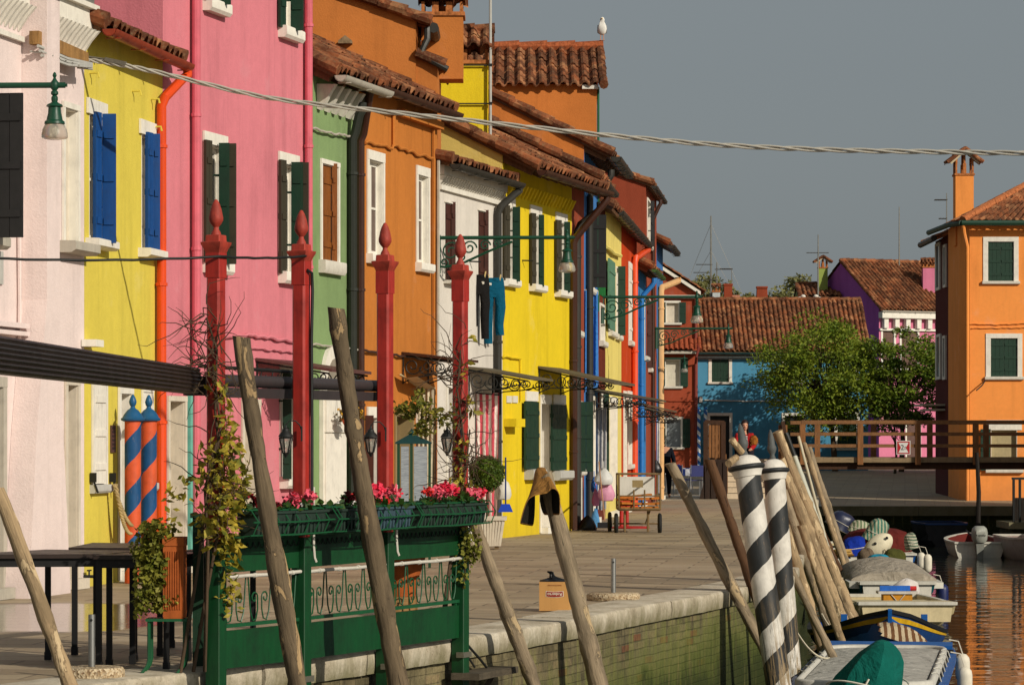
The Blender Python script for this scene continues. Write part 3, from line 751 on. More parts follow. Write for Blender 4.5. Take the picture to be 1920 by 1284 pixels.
# --- green house
H = F3
gw = [dict(r=(602, 632, 310, 490), fw=.06, lv=[('flat', 603, 627, SHUT_BROWN, 0, -.03), ('perp', 622, 632, SHUT_BROWN)], so=.1, sh=.17, sw=.06, sm=WHITE2)]
h3 = house('green_house', 'narrow sage green house with a brown shutter and corbelled white gutter', H, GREEN, 6.28, .34, wins=gw, gut=ZN, gutr=.085, seed=5)
mb = MB(H.pt)
for k in range(6):
    u = .18+k*.3; mb.loft([[(u, .004, 5.84), (u+.09, .004, 5.84), (u+.09, .05, 5.82), (u, .05, 5.82)], [(u, .004, 5.98), (u+.09, .004, 5.98), (u+.09, .13, 5.93), (u, .13, 5.93)], [(u-.005, .004, 6.10), (u+.095, .004, 6.10), (u+.095, .20, 6.06), (u-.005, .20, 6.06)], [(u-.005, .004, 6.16), (u+.095, .004, 6.16), (u+.095, .26, 6.15), (u-.005, .26, 6.15)]])
mb.build('corbel', WHITE2, h3)
downpipe(h3, H, 661, 6.1, paint((38, 42, 34), .85, .5), ov=.15, r=.062)
mb = MB(H.pt); a, b = H.uat(598), H.uat(640); zt = H.z(735, (a+b)/2); m = (a+b)/2
arch = [(a, .01)]+[(a, zt)]+[(m-(m-a)*math.cos(PI*k/12)*.98, zt+math.sin(PI*k/12)*.62) for k in range(1, 12)]+[(b, zt), (b, .01)]
mb.prism(arch, .004, .06, lambda p, q, h: (p, h, q)); d_ = mb.build('door_frame', WHITE, h3)
mb = MB(H.pt); mb.prism([(a+.14, 2.12), (b-.14, 2.12)]+[(m+(m-a-.16)*math.cos(PI*k/10), zt+.02+math.sin(PI*k/10)*.42) for k in range(0, 11)], .06, .068, lambda p, q, h: (p, h, q)); mb.build('fanlight', plain((150, 140, 124)), d_)
mb = MB(H.pt); mb.box(a+.04, b-.04, .06, .085, .02, 1.62); mb.box(a+.04, b-.04, .06, .092, 1.64, 2.08); mb.build('door_leaf', WHITE, d_)
conduit(h3, H, ZN, [(586, 240), (610, 248), (640, 253), (668, 257)], .016, .05)
conduit(h3, H, ZN, [(586, 645), (672, 656)], .014, .05)
# --- ochre orange house
H = F4
def ow(r): return dict(r=r, fw=.075, dep=.12, lv=[('flat', r[0], r[1]-1, GREY_BR, 0, -.095)], so=.1, sh=.13, sw=.03, sm=WHITE, lh=.13)
W4 = [ow((690, 716, 302, 478)), ow((782, 801, 330, 494)), dict(r=(689, 708, 783, 990), jambs=False, lh=.15, k='door', lv=[('perp', 685, 700, BROWN_D)], back=BROWN_D, fw=.05), dict(r=(741, 772, 780, 1040), k='door', fw=.05, back=plain((120, 100, 70)), dep=.2, fm=plain((150, 130, 90))), dict(r=(781, 803, 793, 990), jambs=False, k='door', lh=.15, fw=.05, lv=[('perp', 786, 818, BROWN_D)], back=BROWN_D)]
h4 = house('ochre_house', 'ochre orange house with white framed windows and a brown gutter', H, ORANGE, 6.36, .24, wins=W4, gut=BRPIPE, gutr=.085, seed=6, vR=True)
downpipe(h4, H, 676, 6.36, BRPIPE, ov=.24, r=.055, ug=H.uat(695, .3), neck=.75)
conduit(h4, H, ORANGE, [(685, 266), (735, 277), (740, 272), (770, 285), (812, 297)], .022, .03, wob=.02); conduit(h4, H, ORANGE, [(738, 214), (738, 275)], .03, .03)
conduit(h4, H, BRPIPE, [(674, 656), (760, 668), (818, 676)], .018, .05)
conduit(h4, H, ORANGE, [(813, 240), (814, 700)], .02, .04); sheet(h4, H, 'wall_band', ORANGE, [(744, 818, 218, 232)], .004, .12)
# --- white house
H = F6
W6 = [dict(r=(834, 853, 382, 527), jambs=False, fw=.02, lh=.02, lv=[('flat', 834, 847, BROWN_D, 0, -.02), ('perp', 846, 854, BROWN_D)], so=.12, sh=.05), dict(r=(896, 915, 397, 530), jambs=False, fw=.02, lh=.02, lv=[('flat', 896, 909, BROWN_D, 0, -.02), ('perp', 908, 916, BROWN_D)], so=.12, sh=.05),
      dict(r=(838, 856, 728, 1020), k='door', fw=.05, back=BROWN_D), dict(r=(902, 917, 728, 1010), k='door', fw=.05, back=BROWN_D)]
h6 = house('white_house', 'low white house with brown shutters and a dark gutter', H, WHITEW, 5.62, .22, pitch=R(14), run=1.4, wins=W6, gut=DKPIPE, gutr=.085, seed=7)
downpipe(h6, H, 934, 5.62, DKPIPE, ov=.22, r=.06, ug=H.L-.02)
mb = MB(H.pt); mb.box(.05, H.L-.02, .004, .09, 5.44, 5.58); mb.box(.05, H.L-.02, .004, .05, 5.22, 5.29); u = .08
while u < H.L-.1: mb.loft([[(u, .004, 5.3), (u+.05, .004, 5.3), (u+.05, .05, 5.34), (u, .05, 5.34)], [(u, .004, 5.43), (u+.05, .004, 5.43), (u+.05, .10, 5.43), (u, .10, 5.43)]]); u += .13
mb.build('cornice', WHITE, h6)
conduit(h6, H, ZN, [(822, 300), (821, 700)], .025, .04)
# --- bright yellow house
H = F7
def yw2(r, l): return dict(r=r, jambs=False, fw=.05, lh=.17, lv=[('ajar', l[0], l[1], DKG_OBLIQUE), ('perp', l[1], l[2], DKG)], so=.12, sh=.12, sw=.05, sm=WHITE)
W7 = [yw2((944, 962, 391, 524), (941, 955, 975)), yw2((994, 1012, 406, 534), (991, 1004, 1020)), yw2((1042, 1060, 419, 545), (1038, 1052, 1069)),
      dict(r=(985, 1006, 752, 880), jambs=False, fw=.02, lh=.16, lv=[('flat', 984, 1009, DKG, 0, .06)], so=.16, sh=.16, sm=LTGREY), dict(r=(1036, 1058, 758, 882), jambs=False, fw=.02, lh=.16, lv=[('flat', 1034, 1061, DKG, 0, .06)], so=.16, sh=.16, sm=LTGREY),
      dict(r=(1013, 1030, 757, 1002), k='door', fw=.06, lh=.15, dep=.2, back=CREAMW)]
h7 = house('bright_yellow_house', 'bright yellow house with green shutters beside the white house', H, YEL2, 5.82, .58, run=3.3, wins=W7, gut=BRPIPE, gutr=.09, sideL=CREAM, seed=8)
downpipe(h7, H, 1076, 5.80, BRPIPE, ov=.58, r=.06, ug=H.L-.08, neck=.85)
sheet(h7, H, 'number_tile', WHITE2, [(949, 958, 742, 755), (960, 969, 742, 755)]); sheet(h7, H, 'meter_box', YEL2, [(945, 962, 785, 800)], .004, .2)
conduit(h7, H, YEL2, [(944, 668), (976, 672)], .02, .03); conduit(h7, H, YEL2, [(976, 672), (977, 752)], .016, .03, wob=.0)
mb = MB(H.pt); mb.box(.1, H.L-.1, .004, .04, 5.56, 5.61); u = .3
while u < H.L-.15: mb.loft([[(u, .004, 5.42), (u+.07, .004, 5.42), (u+.07, .03, 5.44), (u, .03, 5.44)], [(u, .004, 5.62), (u+.07, .004, 5.62), (u+.07, .12, 5.62), (u, .12, 5.62)]]); u += .21
mb.build('cornice', YEL2, h7)
# --- the far half of the row
H = F8
W8 = [dict(r=(1076.5, 1084, 460, 620), fw=.2, so=.1, lv=[('flat', 1077, 1083.5, WHITE, 0, .01)]), dict(r=(1079, 1091, 757, 880), fw=.05, lv=[('perp', 1080, 1112, DKG)]), ]
h8 = house('russet_house', 'narrow russet house with white window trim just past the bright yellow house', H, BRICKRED, 6.02, .5, run=3.5, wins=W8, gut=DKPIPE, sideL=GREYW, seed=9)
downpipe(h8, H, 1083, 5.7, DKPIPE, ov=.4, r=.062)
sheet(h8, H, 'doorway', WHITE2, [(1086, 1090, 880, 985)])
H = F9
W9 = [dict(r=(1100, 1112, 412, 540), fw=.08, lv=[('perp', 1100, 1137, BLK)]), dict(r=(1104, 1114, 750, 960), k='door', fw=.08, back=CREAMW)]
h9 = house('blue_house', 'cornflower blue house with one big dark open shutter', H, BLUE, 6.68, .5, run=4.6, wins=W9, gut=DKPIPE, gutr=.10, sideL=ORANGE2, seed=10)
downpipe(h9, H, 1106, 6.5, DKPIPE, ov=.4, r=.065)
H = F10
W10 = [dict(r=(1124, 1132, 742, 880), fw=.04, lv=[('perp', 1126, 1142, DKG)]), dict(r=(1124, 1132, 575, 640), fw=.05)]
h10 = house('green_fronted_house', 'sliver of a green and russet fronted house behind the hanging laundry', H, plaster((120, 52, 34), .8), 6.0, .3, run=3, wins=W10, seed=11)
sheet(h10, H, 'painted_band', LEAFG, [(1121.5, 1134.6, 445, 555)], .003, .012)
H = F11
W11 = [dict(r=(1141, 1151, 492, 622), fw=.1, lh=.01, jambs=False, lv=[('flat', 1141, 1152, TEALSH, 0, .06)]), dict(r=(1154, 1161, 505, 628), fw=.03, lv=[('perp', 1154, 1173, DKG)]), dict(r=(1143, 1155, 755, 935), k='door', fw=.12, back=CREAMW)]
h11 = house('cream_house', 'cream yellow house with teal and green shutters', H, CREAMY, 6.12, .2, run=3, wins=W11, gut=DKPIPE, gutr=.1, seed=12)
conduit(h11, H, CREAMY, [(1136, 462), (1150, 474), (1164, 480)], .04, .06)
H = F12
W12 = [dict(r=(1179, 1184, 505, 640), fw=.2, lh=.14, lv=[('flat', 1179, 1184, WHITE, 0, .01)]), dict(r=(1169, 1173, 745, 930), k='door', fw=.14, back=WHITE2), dict(r=(1177, 1183, 745, 870), fw=.14, back=WHITE2)]
h12 = house('vermilion_house', 'vermilion house with white window frames and a bright orange downpipe', H, ORED, 6.12, .2, run=3, wins=W12, gut=DKPIPE, gutr=.1, seed=13)
downpipe(h12, H, 1190, 6.1, ORPIPE, ov=.2, r=.075, ug=H.L-.1)
H = F13
W13 = [dict(r=(1203, 1207, 565, 668), fw=.16, lv=[('flat', 1203, 1207, WHITE, 0, .01)], so=.15), dict(r=(1199, 1203, 770, 920), k='door', fw=.12, back=LTGREY)]
h13 = house('sky_blue_house', 'sky blue house with a white window frame next to the vermilion house', H, BLUE2, 5.55, .35, run=3, wins=W13, gut=paint((60, 96, 44), .8), seed=14)
downpipe(h13, H, 1203.5, 5.4, paint((40, 120, 190), .85), ov=.3, r=.06, zb=.1)
H = F14
W14 = [dict(r=(1213, 1220, 380, 460), fw=.06, lv=[('perp', 1216, 1227, BLK)]), dict(r=(1216, 1220, 570, 690), fw=.1, lv=[('perp', 1213, 1222, BROWN_D)])]
h14 = house('tall_russet_house', 'tall russet house rising above the far end of the row', H, TALLRED, 7.78, .15, pitch=R(20), run=1.6, wins=W14, gut=DKPIPE, seed=15)
downpipe(h14, H, 1224.5, 7.6, BRPIPE, ov=.2, r=.05)
H = F15
h15 = house('end_house', 'slim blue end house of the row with a peach downpipe', H, BLUE, 6.65, .3, run=3, gut=DKPIPE, gutr=.1, seed=16, wins=[dict(r=(1234, 1238, 770, 930), k='door', fw=.1, back=WHITE2)])
downpipe(h15, H, 1239, 6.0, plain((226, 178, 122), .7), ov=.35, r=.085, ug=H.L-.1)
# ------------------------------------------------------------------ taller blocks, chimneys and the gull above the row
def tiles_on(par, O, U, S, Nn, W, L, seed, verges=(True, True), k0=0.0, k1=0.0, lod=1, name='roof', mat=None, pitch=.21):
    """tile sheet on a plane: O eave-left corner, U along eave, S up slope; k0/k1 hip the ends inwards per metre of slope"""
    rg = random.Random(seed); O, U, S, Nn = V(O), V(U), V(S), V(Nn); mb = MB()
    def f(u, s_, h):
        t = u/W; a = k0*s_; b = W-k1*s_; return O+U*(a+(b-a)*t)+S*s_+Nn*h
    tile_sheet(mb, 0, W, L, f, rg, lod=lod, pitch=pitch)
    if verges[0]: verge(mb, .0, L, f, rg)
    if verges[1]: verge(mb, W, L, f, rg)
    return mb.build(name, mat or TILE, par)
def chimney(par, x0, x1, y0, y1, zb, zt, body, cap='gable', axis='x', caph=.38, ov=.09, seed=1, vents=3, venth=.16, wmat=None):
    """rendered stack with brick lip, open vents and a tiled cap"""
    mb = MB(); mb.box(x0, x1, y0, y1, zb, zt); c = mb.build('chimney', body, par)
    BR = brick_like((196, 122, 70), 'lip_brick')
    mb = MB(); mb.box(x0-.03, x1+.03, y0-.03, y1+.03, zt+.001, zt+.06); z = zt+.061
    for k in range(vents+1):
        u = x0+(x1-x0)*k/vents; w_ = .05
        for yy in (y0+.04, y1-.04): mb.box(max(x0, u-w_), min(x1, u+w_), yy-.05, yy+.05, z, z+venth)
    mb.box((x0+x1)/2-.06, (x0+x1)/2+.06, (y0+y1)/2-.06, (y0+y1)/2+.06, z, z+venth*.8)
    mb.build('vent', BR, c); z += venth
    # cap: two tiled slopes
    rg = random.Random(seed)
    if axis == 'x':      # ridge along x, slopes towards and away from the camera
        ym = (y0+y1)/2; hw = (y1-y0)/2+ov+.06; L = math.hypot(hw, caph); mb = MB()
        for sg in (-1, 1):
            S = V((0, -sg*hw, caph)).normalized(); Nn = V((0, sg*caph, hw)).normalized(); O = V((x0-ov, ym+sg*hw, z))
            f = lambda u, s_, h: O+V((1, 0, 0))*u+S*s_+Nn*h
            tile_sheet(mb, 0, x1-x0+2*ov, L, f, rg, pitch=.19, course=.34)
        for k in range(3):
            a = x0-ov-.02+(x1-x0+2*ov)*k/3; mb.tube([(a, ym, z+caph+.03), (a+(x1-x0+2*ov)/3+.03, ym, z+caph+.045)], [.07, .085], 8)
        mb.poly([(x0-ov+.03, ym-hw+.03, z), (x0-ov+.03, ym+hw-.03, z), (x0-ov+.03, ym, z+caph)]); mb.poly([(x1+ov-.03, ym-hw+.03, z), (x1+ov-.03, ym+hw-.03, z), (x1+ov-.03, ym, z+caph)])
    else:                # gable of the cap faces the camera
        xm = (x0+x1)/2; hw = (x1-x0)/2+ov+.06; L = math.hypot(hw, caph); mb = MB()
        for sg in (-1, 1):
            S = V((-sg*hw, 0, caph)).normalized(); Nn = V((sg*caph, 0, hw)).normalized(); O = V((xm+sg*hw, y0-ov, z))
            f = lambda u, s_, h: O+V((0, 1, 0))*u+S*s_+Nn*h
            tile_sheet(mb, 0, y1-y0+2*ov, L, f, rg, pitch=.19, course=.34)
            verge(mb, 0, L, f, rg, r=.06)
        mb.tube([(xm, y0-ov-.02, z+caph+.02), (xm, y1+ov, z+caph+.03)], .07, 8)
    mb.build('chimney_cap', TILE, c)
    if axis == 'y':
        mb = MB(); xm = (x0+x1)/2; hw = (x1-x0)/2+ov+.06
        for k in range(vents+1):
            u = x0+(x1-x0)*k/vents; u = min(max(u, x0+.03), x1-.03); top = z+caph*(1-abs(u-xm)/hw)-.01
            for yy in (y0+.035, y1-.035): mb.box(u-.03, u+.03, yy-.03, yy+.03, z-.02, top)
        mb.build('cap_pier', BR, c)
        mb = MB(); xm = (x0+x1)/2; hw = (x1-x0)/2+ov
        for a, b in (((xm-hw, z), (xm, z+caph-.03)), ((xm+hw, z), (xm, z+caph-.03))):
            mb.bar((a[0], y0-ov*.4, a[1]), (b[0], y0-ov*.4, b[1]), .05, .07)
        mb.build('cap_board', plain((206, 190, 156)), c)
    return c
# orange block behind the ochre and green houses
Yb = 47.25; ORB = plaster((206, 126, 62), .80, .10)
t = thing('orange_block', (-3, Yb, 0), 'big plain orange gable wall rising behind the green and ochre houses', 'house', 'houses along the quay')
zf = lambda X: 7.72+(-1.36-X)*.36
mb = MB(); Xe = -1.43
prof = [(-1.42, 0), (-1.42, zf(-1.43)), (-4.9, zf(-4.9)), (-4.9, 0)]
mb.loft([[(x, y, z) for x, z in prof] for y in (Yb, Yb+2.6)]); mb.build('wall', ORB, t)
mb = MB(); lo_ = [(-1.418, 4.5), (-1.418, 7.2), (-1.10, 7.05), (-1.10, 4.5)]; mb.loft([[(x, y, z) for x, z in lo_] for y in (Yb+.03, Yb+2.4)]); mb.build('side_wall', ORB, t)
S = V((-1, 0, .36)).normalized(); Nn = V((.36, 0, 1)).normalized()
tiles_on(t, (-1.22, Yb-.07, zf(-1.22)+.01), (0, 1, 0), S, Nn, 2.8, 3.9, 5, verges=(True, False))
tiles_on(t, (-1.02, Yb-.03, 7.04), (0, 1, 0), V((-1, 0, .45)).normalized(), V((.45, 0, 1)).normalized(), 2.5, .42, 6, verges=(True, False), name='lean_to_roof')
mb = MB(); mb.tube([(-1.25, Yb+.0, 7.62), (-1.25, Yb-.05, 7.45), (-1.33, Yb-.05, 7.28), (-1.24, Yb-.05, 7.16), (-.95, Yb-.06, 7.0)], .05, 8); mb.build('downpipe', DKPIPE, t)
mb = MB(); mb.tube([(-1.16, Yb+.02, zf(-1.16)-.02), (-1.16, Yb+2.6, zf(-1.16)-.02)], .08, 8); mb.build('gutter', DKPIPE, t)
for px0, px1 in ((586, 611), (635, 661)):
    mb = MB(); x0, x1 = ray(px0, Yb), ray(px1, Yb); z0, z1 = zpx(84, Yb), zpx(69, Yb); xm = (x0+x1)/2
    mb.loft([[(x0, y, z0), (x1, y, z0), (x1, y, z0+.04), (xm, y, z1), (x0, y, z0+.04)] for y in (Yb-.16, Yb-.001)]); mb.build('vent_hood', brick_like((150, 126, 96)), t)
chimney(t, ray(790, 48.4), ray(868, 48.4), 48.4, 49.0, 7.0, zpx(30, 48.4), ORB, axis='x', caph=.34, ov=.07, seed=3, vents=3, venth=.15)
# yellow chimney of the bright yellow house, with the aerial mast strapped to it
cy = chimney(h7, ray(825, 51.3), ray(915, 51.3), 51.3, 52.0, 5.6, zpx(120, 51.3), plaster((236, 206, 40), .86, .1), axis='x', caph=.34, ov=.10, seed=4, vents=2, venth=.17)
t = thing('aerial_mast', at(919, 240, 51.2), 'thin pale aerial mast strapped to the yellow chimney', 'aerial', 'aerials on the roofs')
mb = MB(); x = ray(919.5, 51.2); mb.tube([(x, 51.22, 6.2), (x, 51.22, 9.4)], .022, 6); mb.build('pole', LTGREY, t)
mb = MB()
for py in (122, 194): mb.box(x-.5, x+.02, 51.245, 51.262, zpx(py, 51.2)-.01, zpx(py, 51.2)+.01); mb.box(x-.03, x+.03, 51.19, 51.25, zpx(py, 51.2)-.02, zpx(py, 51.2)+.02)
mb.build('strap', IRON, t)
# tall orange block with a tiled roof facing us, gull on its ridge
Yo = 61.0; t = thing('tall_orange_house', (.5, Yo, 0), 'tall orange house with tiled roof where the gull stands', 'house', 'houses along the quay')
x0, x1 = -3.2, ray(1119, Yo); zE = zpx(163, Yo)
mb = MB(); mb.loft([[(x, y, z) for y, z in ((Yo, 0), (Yo, zE+.05), (Yo+2.3, zE+.98), (Yo+4.6, zE+.05), (Yo+4.6, 0))] for x in (x0, x1)]); mb.build('wall', ORANGE2, t)
S = V((0, 1, .405)).normalized(); Nn = V((0, -.405, 1)).normalized()
tiles_on(t, (x0, Yo-.16, zE-.02), (1, 0, 0), S, Nn, x1-x0+.12, 2.46/math.cos(math.atan(.405)), 8, verges=(False, True))
tiles_on(t, (x1+.12, Yo+4.76, zE-.02), (-1, 0, 0), V((0, -1, .405)).normalized(), V((0, .405, 1)).normalized(), x1-x0+.12, 2.6, 9, verges=(False, False), lod=0, name='rear_roof')
zr = zE+.98
mb = MB()
for k in range(9):
    a = x0+(x1+.16-x0)*k/9; mb.tube([(a, Yo+2.3, zr+.06), (a+(x1+.16-x0)/9+.03, Yo+2.3, zr+.08)], [.10, .115], 8)
mb.build('ridge_tile', brick_like((178, 98, 60)), t)
mb = MB(); mb.box(x1-.28, x1+.03, Yo-.1, Yo-.002, zE-.05, zE+.03); mb.build('eaves_board', WHITE, t)
mb = MB(); mb.tube([(x1+.03, Yo+.05, zE), (x1+.03, Yo+.05, 4)], .022, 6); mb.build('downpipe', paint((24, 92, 58), .9), t)
# gull
gx, gy, gz = ray(1129, Yo+2.3), Yo+2.3, zr+.19
t = thing('gull', (gx, gy, gz), 'white gull standing on the tiled ridge of the tall orange house', 'bird')
mb = MB(); B = []
for a, y_, z_, rx, rz in ((0, .20, .16, .012, .012), (0, .12, .165, .05, .05), (0, .03, .19, .085, .085), (0, -.05, .23, .09, .10), (0, -.11, .285, .07, .075), (0, -.125, .335, .05, .05), (0, -.125, .375, .043, .04), (0, -.14, .405, .045, .04), (0, -.165, .425, .03, .025), (0, -.18, .425, .008, .008)):
    B.append([(gx+rx*math.cos(2*PI*k/12), gy+y_*.6, gz+z_+rz*math.sin(2*PI*k/12)) for k in range(12)])
mb.loft(B); mb.build('body', plain((238, 236, 228), .8, .9), t, smooth=80)
for sg in (-1, 1):
    mb = MB(); mb.loft([[(gx+sg*(w_+.012*math.cos(2*PI*k/8)), gy+y_*.6, gz+z_+h*math.sin(2*PI*k/8)) for k in range(8)] for y_, z_, w_, h in ((-.10, .27, .05, .01), (-.04, .25, .085, .055), (.06, .20, .085, .055), (.16, .165, .05, .03), (.26, .14, .015, .008))])
    mb.build('wing', plain((150, 152, 152), .8), t, smooth=80)
    mb = MB(); mb.tube([(gx+sg*.03, gy+.0, gz+.13), (gx+sg*.03, gy+.01, gz+.06), (gx+sg*.03, gy-.0, gz+.005)], .008, 6); mb.box(gx+sg*.03-.02, gx+sg*.03+.02, gy-.05, gy+.015, gz, gz+.008); mb.build('leg', plain((206, 150, 120)), t)
mb = MB(); mb.tube([(gx, gy-.10, gz+.425), (gx, gy-.145, gz+.418), (gx, gy-.155, gz+.405)], [.014, .010, .003], 6); mb.build('beak', plain((226, 180, 60)), t)
# ------------------------------------------------------------------ houses beyond the bridge
FAR = 'houses on the square beyond the bridge'
H = Fr((ray(1308, 140), 140), (ray(1628, 140), 140))
BLUEF = plaster((84, 152, 186), .82, .12)
def fw_(r, **k): return dict(dict(r=r, fw=.13, so=.1, sh=.1, dep=.1, lv=[('flat', r[0]+.3, (r[0]+r[1])/2-.1, DKG, 0, -.04), ('flat', (r[0]+r[1])/2+.1, r[1]-.3, DKG, 0, -.04)]), **k)
WB = [fw_((1334, 1367, 670, 716)), fw_((1472, 1502, 670, 716)), dict(r=(1331, 1368, 779, 884), k='door', fw=.12, back=paint((26, 30, 28), .9), dep=.15), dict(r=(1471, 1505, 779, 884), k='door', fw=.12, back=paint((26, 30, 28), .9), dep=.15), fw_((1575, 1605, 670, 716)), fw_((1570, 1606, 775, 840))]
hb = house('blue_house', 'long sky blue house with tiled roof behind the trees', H, BLUEF, 5.48, .35, pitch=R(32), run=3.5, wins=WB, gut=paint((42, 74, 74), .9), gutr=.09, z0=.25, seed=21, group=FAR, uo=.02)
conduit(hb, H, LTGREY, [(1320, 750), (1400, 752), (1500, 751)], .03, .05, wob=.005); sheet(hb, H, 'meter_box', LTGREY, [(1311, 1317, 744, 754)], .004, .1)
mb = MB(H.pt); mb.box(0, H.L, .004, .06, 5.15, 5.42); mb.build('cornice', plain((150, 168, 172)), hb)
mb = MB(); x0, x1 = ray(1358, 145), ray(1373, 145); mb.box(x0, x1, 145, 145.5, 6.5, zpx(535, 145)); mb.box(x0-.03, x1+.03, 144.97, 145.53, zpx(535, 145)+.001, zpx(532, 145)); mb.build('chimney', BRICKRED, hb)
mb = MB(); z0, z1 = 6.4, zpx(540, 145); mb.loft([[(ray(1416, 145), 145, z0), (ray(1443, 145), 145, z0), (ray(1443, 145), 145.6, z0), (ray(1416, 145), 145.6, z0)], [(ray(1420, 145), 145.1, z1), (ray(1439, 145), 145.1, z1), (ray(1439, 145), 145.5, z1), (ray(1420, 145), 145.5, z1)]]); mb.box(ray(1419, 145), ray(1440, 145), 145.05, 145.55, z1+.001, z1+.08); mb.build('chimney', BRICKRED, hb)
chimney(hb, ray(1336, 145), ray(1350, 145), 144.9, 145.3, 6.5, zpx(548, 145), plaster((214, 220, 220), .8), axis='x', caph=.12, ov=.04, vents=2, venth=.12)
mb = MB(); mb.box(ray(1373.5, 145), ray(1388, 145), 145.1, 145.6, 6.6, zpx(553, 145)); mb.build('chimney', plaster((216, 150, 120), .8), hb)
for px in (1506, 1530):
    mb = MB(); x = ray(px, 143.6); z = zpx(563, 143.6); mb.lathe([(.09, -.1), (.09, .06), (.11, .12), (.11, .2), (.05, .25), (0, .26)], (x, 143.6, z), 10); mb.ball((x-.14 if px < 1520 else x+.14, 143.6, z+.06), .16, .1, .1, 10, 6); mb.build('vent_pot', WHITE, hb)
# russet gable-fronted house
H = Fr((ray(1148, 138), 138), (ray(1308, 138), 138)); ze = zpx(551, 138); L = H.L; ax = H.uat(1229); az = zpx(502, 138)
t = thing('russet_gable_house', H.pt((L/2, 0, .25)), 'russet house with white pediment and pale blinds at the end of the quay', 'house', FAR)
wr = [dict(r=(1249, 1272, 568, 605), fw=.1, sash=False, back=CREAMW, lv=[('open', 1238, 1248, DKG), ('open', 1274, 1286, DKG)], so=.12), dict(r=(1248, 1274, 675, 724), fw=.1, sash=False, back=plain((214, 206, 186)), lv=[('open', 1238, 1247, DKG), ('open', 1276, 1290, DKG)], so=.12), dict(r=(1249, 1277, 786, 838), fw=.1, back=glass_mat((120, 126, 128)), lv=[('open', 1238, 1248, DKG), ('open', 1280, 1294, DKG)], so=.14),
      dict(r=(1182, 1206, 568, 605), fw=.1), dict(r=(1180, 1206, 675, 724), fw=.1)]
RG = plaster((166, 78, 52), .82, .12)
mb = MB(H.pt); wall_grid(mb, 0, L, .2, ze, [rect(H, w) for w in wr], 0, .2)
mb.poly([(0, 0, ze), (L, 0, ze), (ax, 0, az)]); mb.poly([(L, 0, .2), (L, 0, ze), (L, -6, ze), (L, -6, .2)]); mb.poly([(0, 0, .2), (0, 0, ze), (0, -6, ze), (0, -6, .2)]); mb.build('wall', RG, t, smooth=0)
for w in wr: window(t, H, w)
mb = MB(H.pt)
mb.loft([[(L+.12, n, ze-.05), (L+.12, n, ze+.1), (ax, n, az+.24), (ax, n, az+.09)] for n in (.004, .26)]); mb.loft([[(-.1, n, ze-.05), (-.1, n, ze+.1), (ax, n, az+.24), (ax, n, az+.09)] for n in (.004, .26)])
mb.box(0, L+.04, .003, .16, ze-.2, ze-.06); mb.build('pediment', WHITE, t)
for sg, ue in ((1, L+.3), (-1, -.3)):
    O = H.pt((ue, .32, ze)); top = H.pt((ax, .32, az+.24)); S = (top-O); Ls = S.length; S.normalize()
    U = V((0, 1, 0)); Nn = S.cross(U) if sg < 0 else U.cross(S)
    if Nn.z < 0: Nn = -Nn
    tiles_on(t, O+V((0, 0, .06)), U, S, Nn, 6.2, Ls, 30+sg, verges=(False, False), lod=0)
zb = zpx(656, 137.6)
tiles_on(t, H.pt((H.uat(1160), .62, zb)), (1, 0, 0), V((0, 1, .8)).normalized(), V((0, -.8, 1)).normalized(), H.L-H.uat(1160)+.05, .78, 33, verges=(False, True), name='pent_roof', mat=brick_like((166, 84, 54), 'pent_tile'))
mb = MB(H.pt); mb.box(H.uat(1160), L, .004, .5, zb-.16, zb-.03); mb.build('pent_soffit', plain((196, 188, 172)), t)
mb = MB(H.pt); u = H.uat(1304); mb.tube([(u, .08, ze-.2), (u, .08, 5.9), (u+.1, .7, 5.55), (u, .7, 5.2), (u, .08, 4.9), (u, .08, .2)], .055, 8); mb.build('downpipe', paint((126, 46, 34), .85), t)
conduit(t, H, RG, [(1240, 751), (1303, 752)], .03, .03)
# green chimney house behind the blue roof
H = Fr((ray(1500, 151), 151), (ray(1572, 151), 151))
hg = house('olive_house', 'half hidden house whose green chimney rises over the blue house roof', H, plaster((120, 140, 90), .8), zpx(556, 151), .25, pitch=R(20), run=1.5, z0=.3, seed=22, group=FAR, gut=DKPIPE)
chimney(hg, ray(1535, 151.5), ray(1552, 151.5), 151.5, 151.95, 7.0, zpx(503, 151.5), plaster((150, 166, 84), .84), axis='y', caph=.28, ov=.12, vents=2, venth=.2)
# purple and pink house, turned a little
th = R(26); C0 = V((ray(1648, 148), 148)); H = Fr(C0, C0+V((math.cos(th), math.sin(th)))*7)
PK2 = plaster((224, 130, 160), .8, .1); PUR = plaster((172, 96, 176), .85, .12)
WP = [dict(r=(1690, 1720, 620, 690), fw=.1, lv=[('flat', 1690, 1720, paint((96, 66, 50), .9))]), dict(r=(1655, 1676, 620, 690), fw=.1, lv=[('flat', 1655, 1676, paint((96, 66, 50), .9))]), dict(r=(1700, 1724, 790, 870), k='door', fw=.08, back=paint((90, 60, 50), .9))]
hp2 = house('pink_and_purple_house', 'pink fronted house with purple gable and white cornice behind the trees', H, PK2, zpx(581, 148), .3, pitch=R(34), run=3.3, wins=WP, sideL=PUR, z0=.3, seed=23, group=FAR, gut=plain((196, 190, 176)))
mb = MB(H.pt); ze = zpx(581, 148); mb.box(-.02, 7, .004, .34, ze-.38, ze-.1); mb.box(0, 7, .004, .12, ze-.95, ze-.85)
for k in range(12): mb.box(.15+k*.6, .38+k*.6, .004, .24, ze-.84, ze-.382)
mb.build('cornice', WHITE, hp2)
q = H.pt((0, 0, 0)); cx = ray(1741, 150.5)
chimney(hp2, cx-.26, cx+.3, 150.5, 151, 6, zpx(502, 150.5), PK2, axis='x', caph=.2, ov=.06, vents=3, venth=.12)
mb = MB(); 
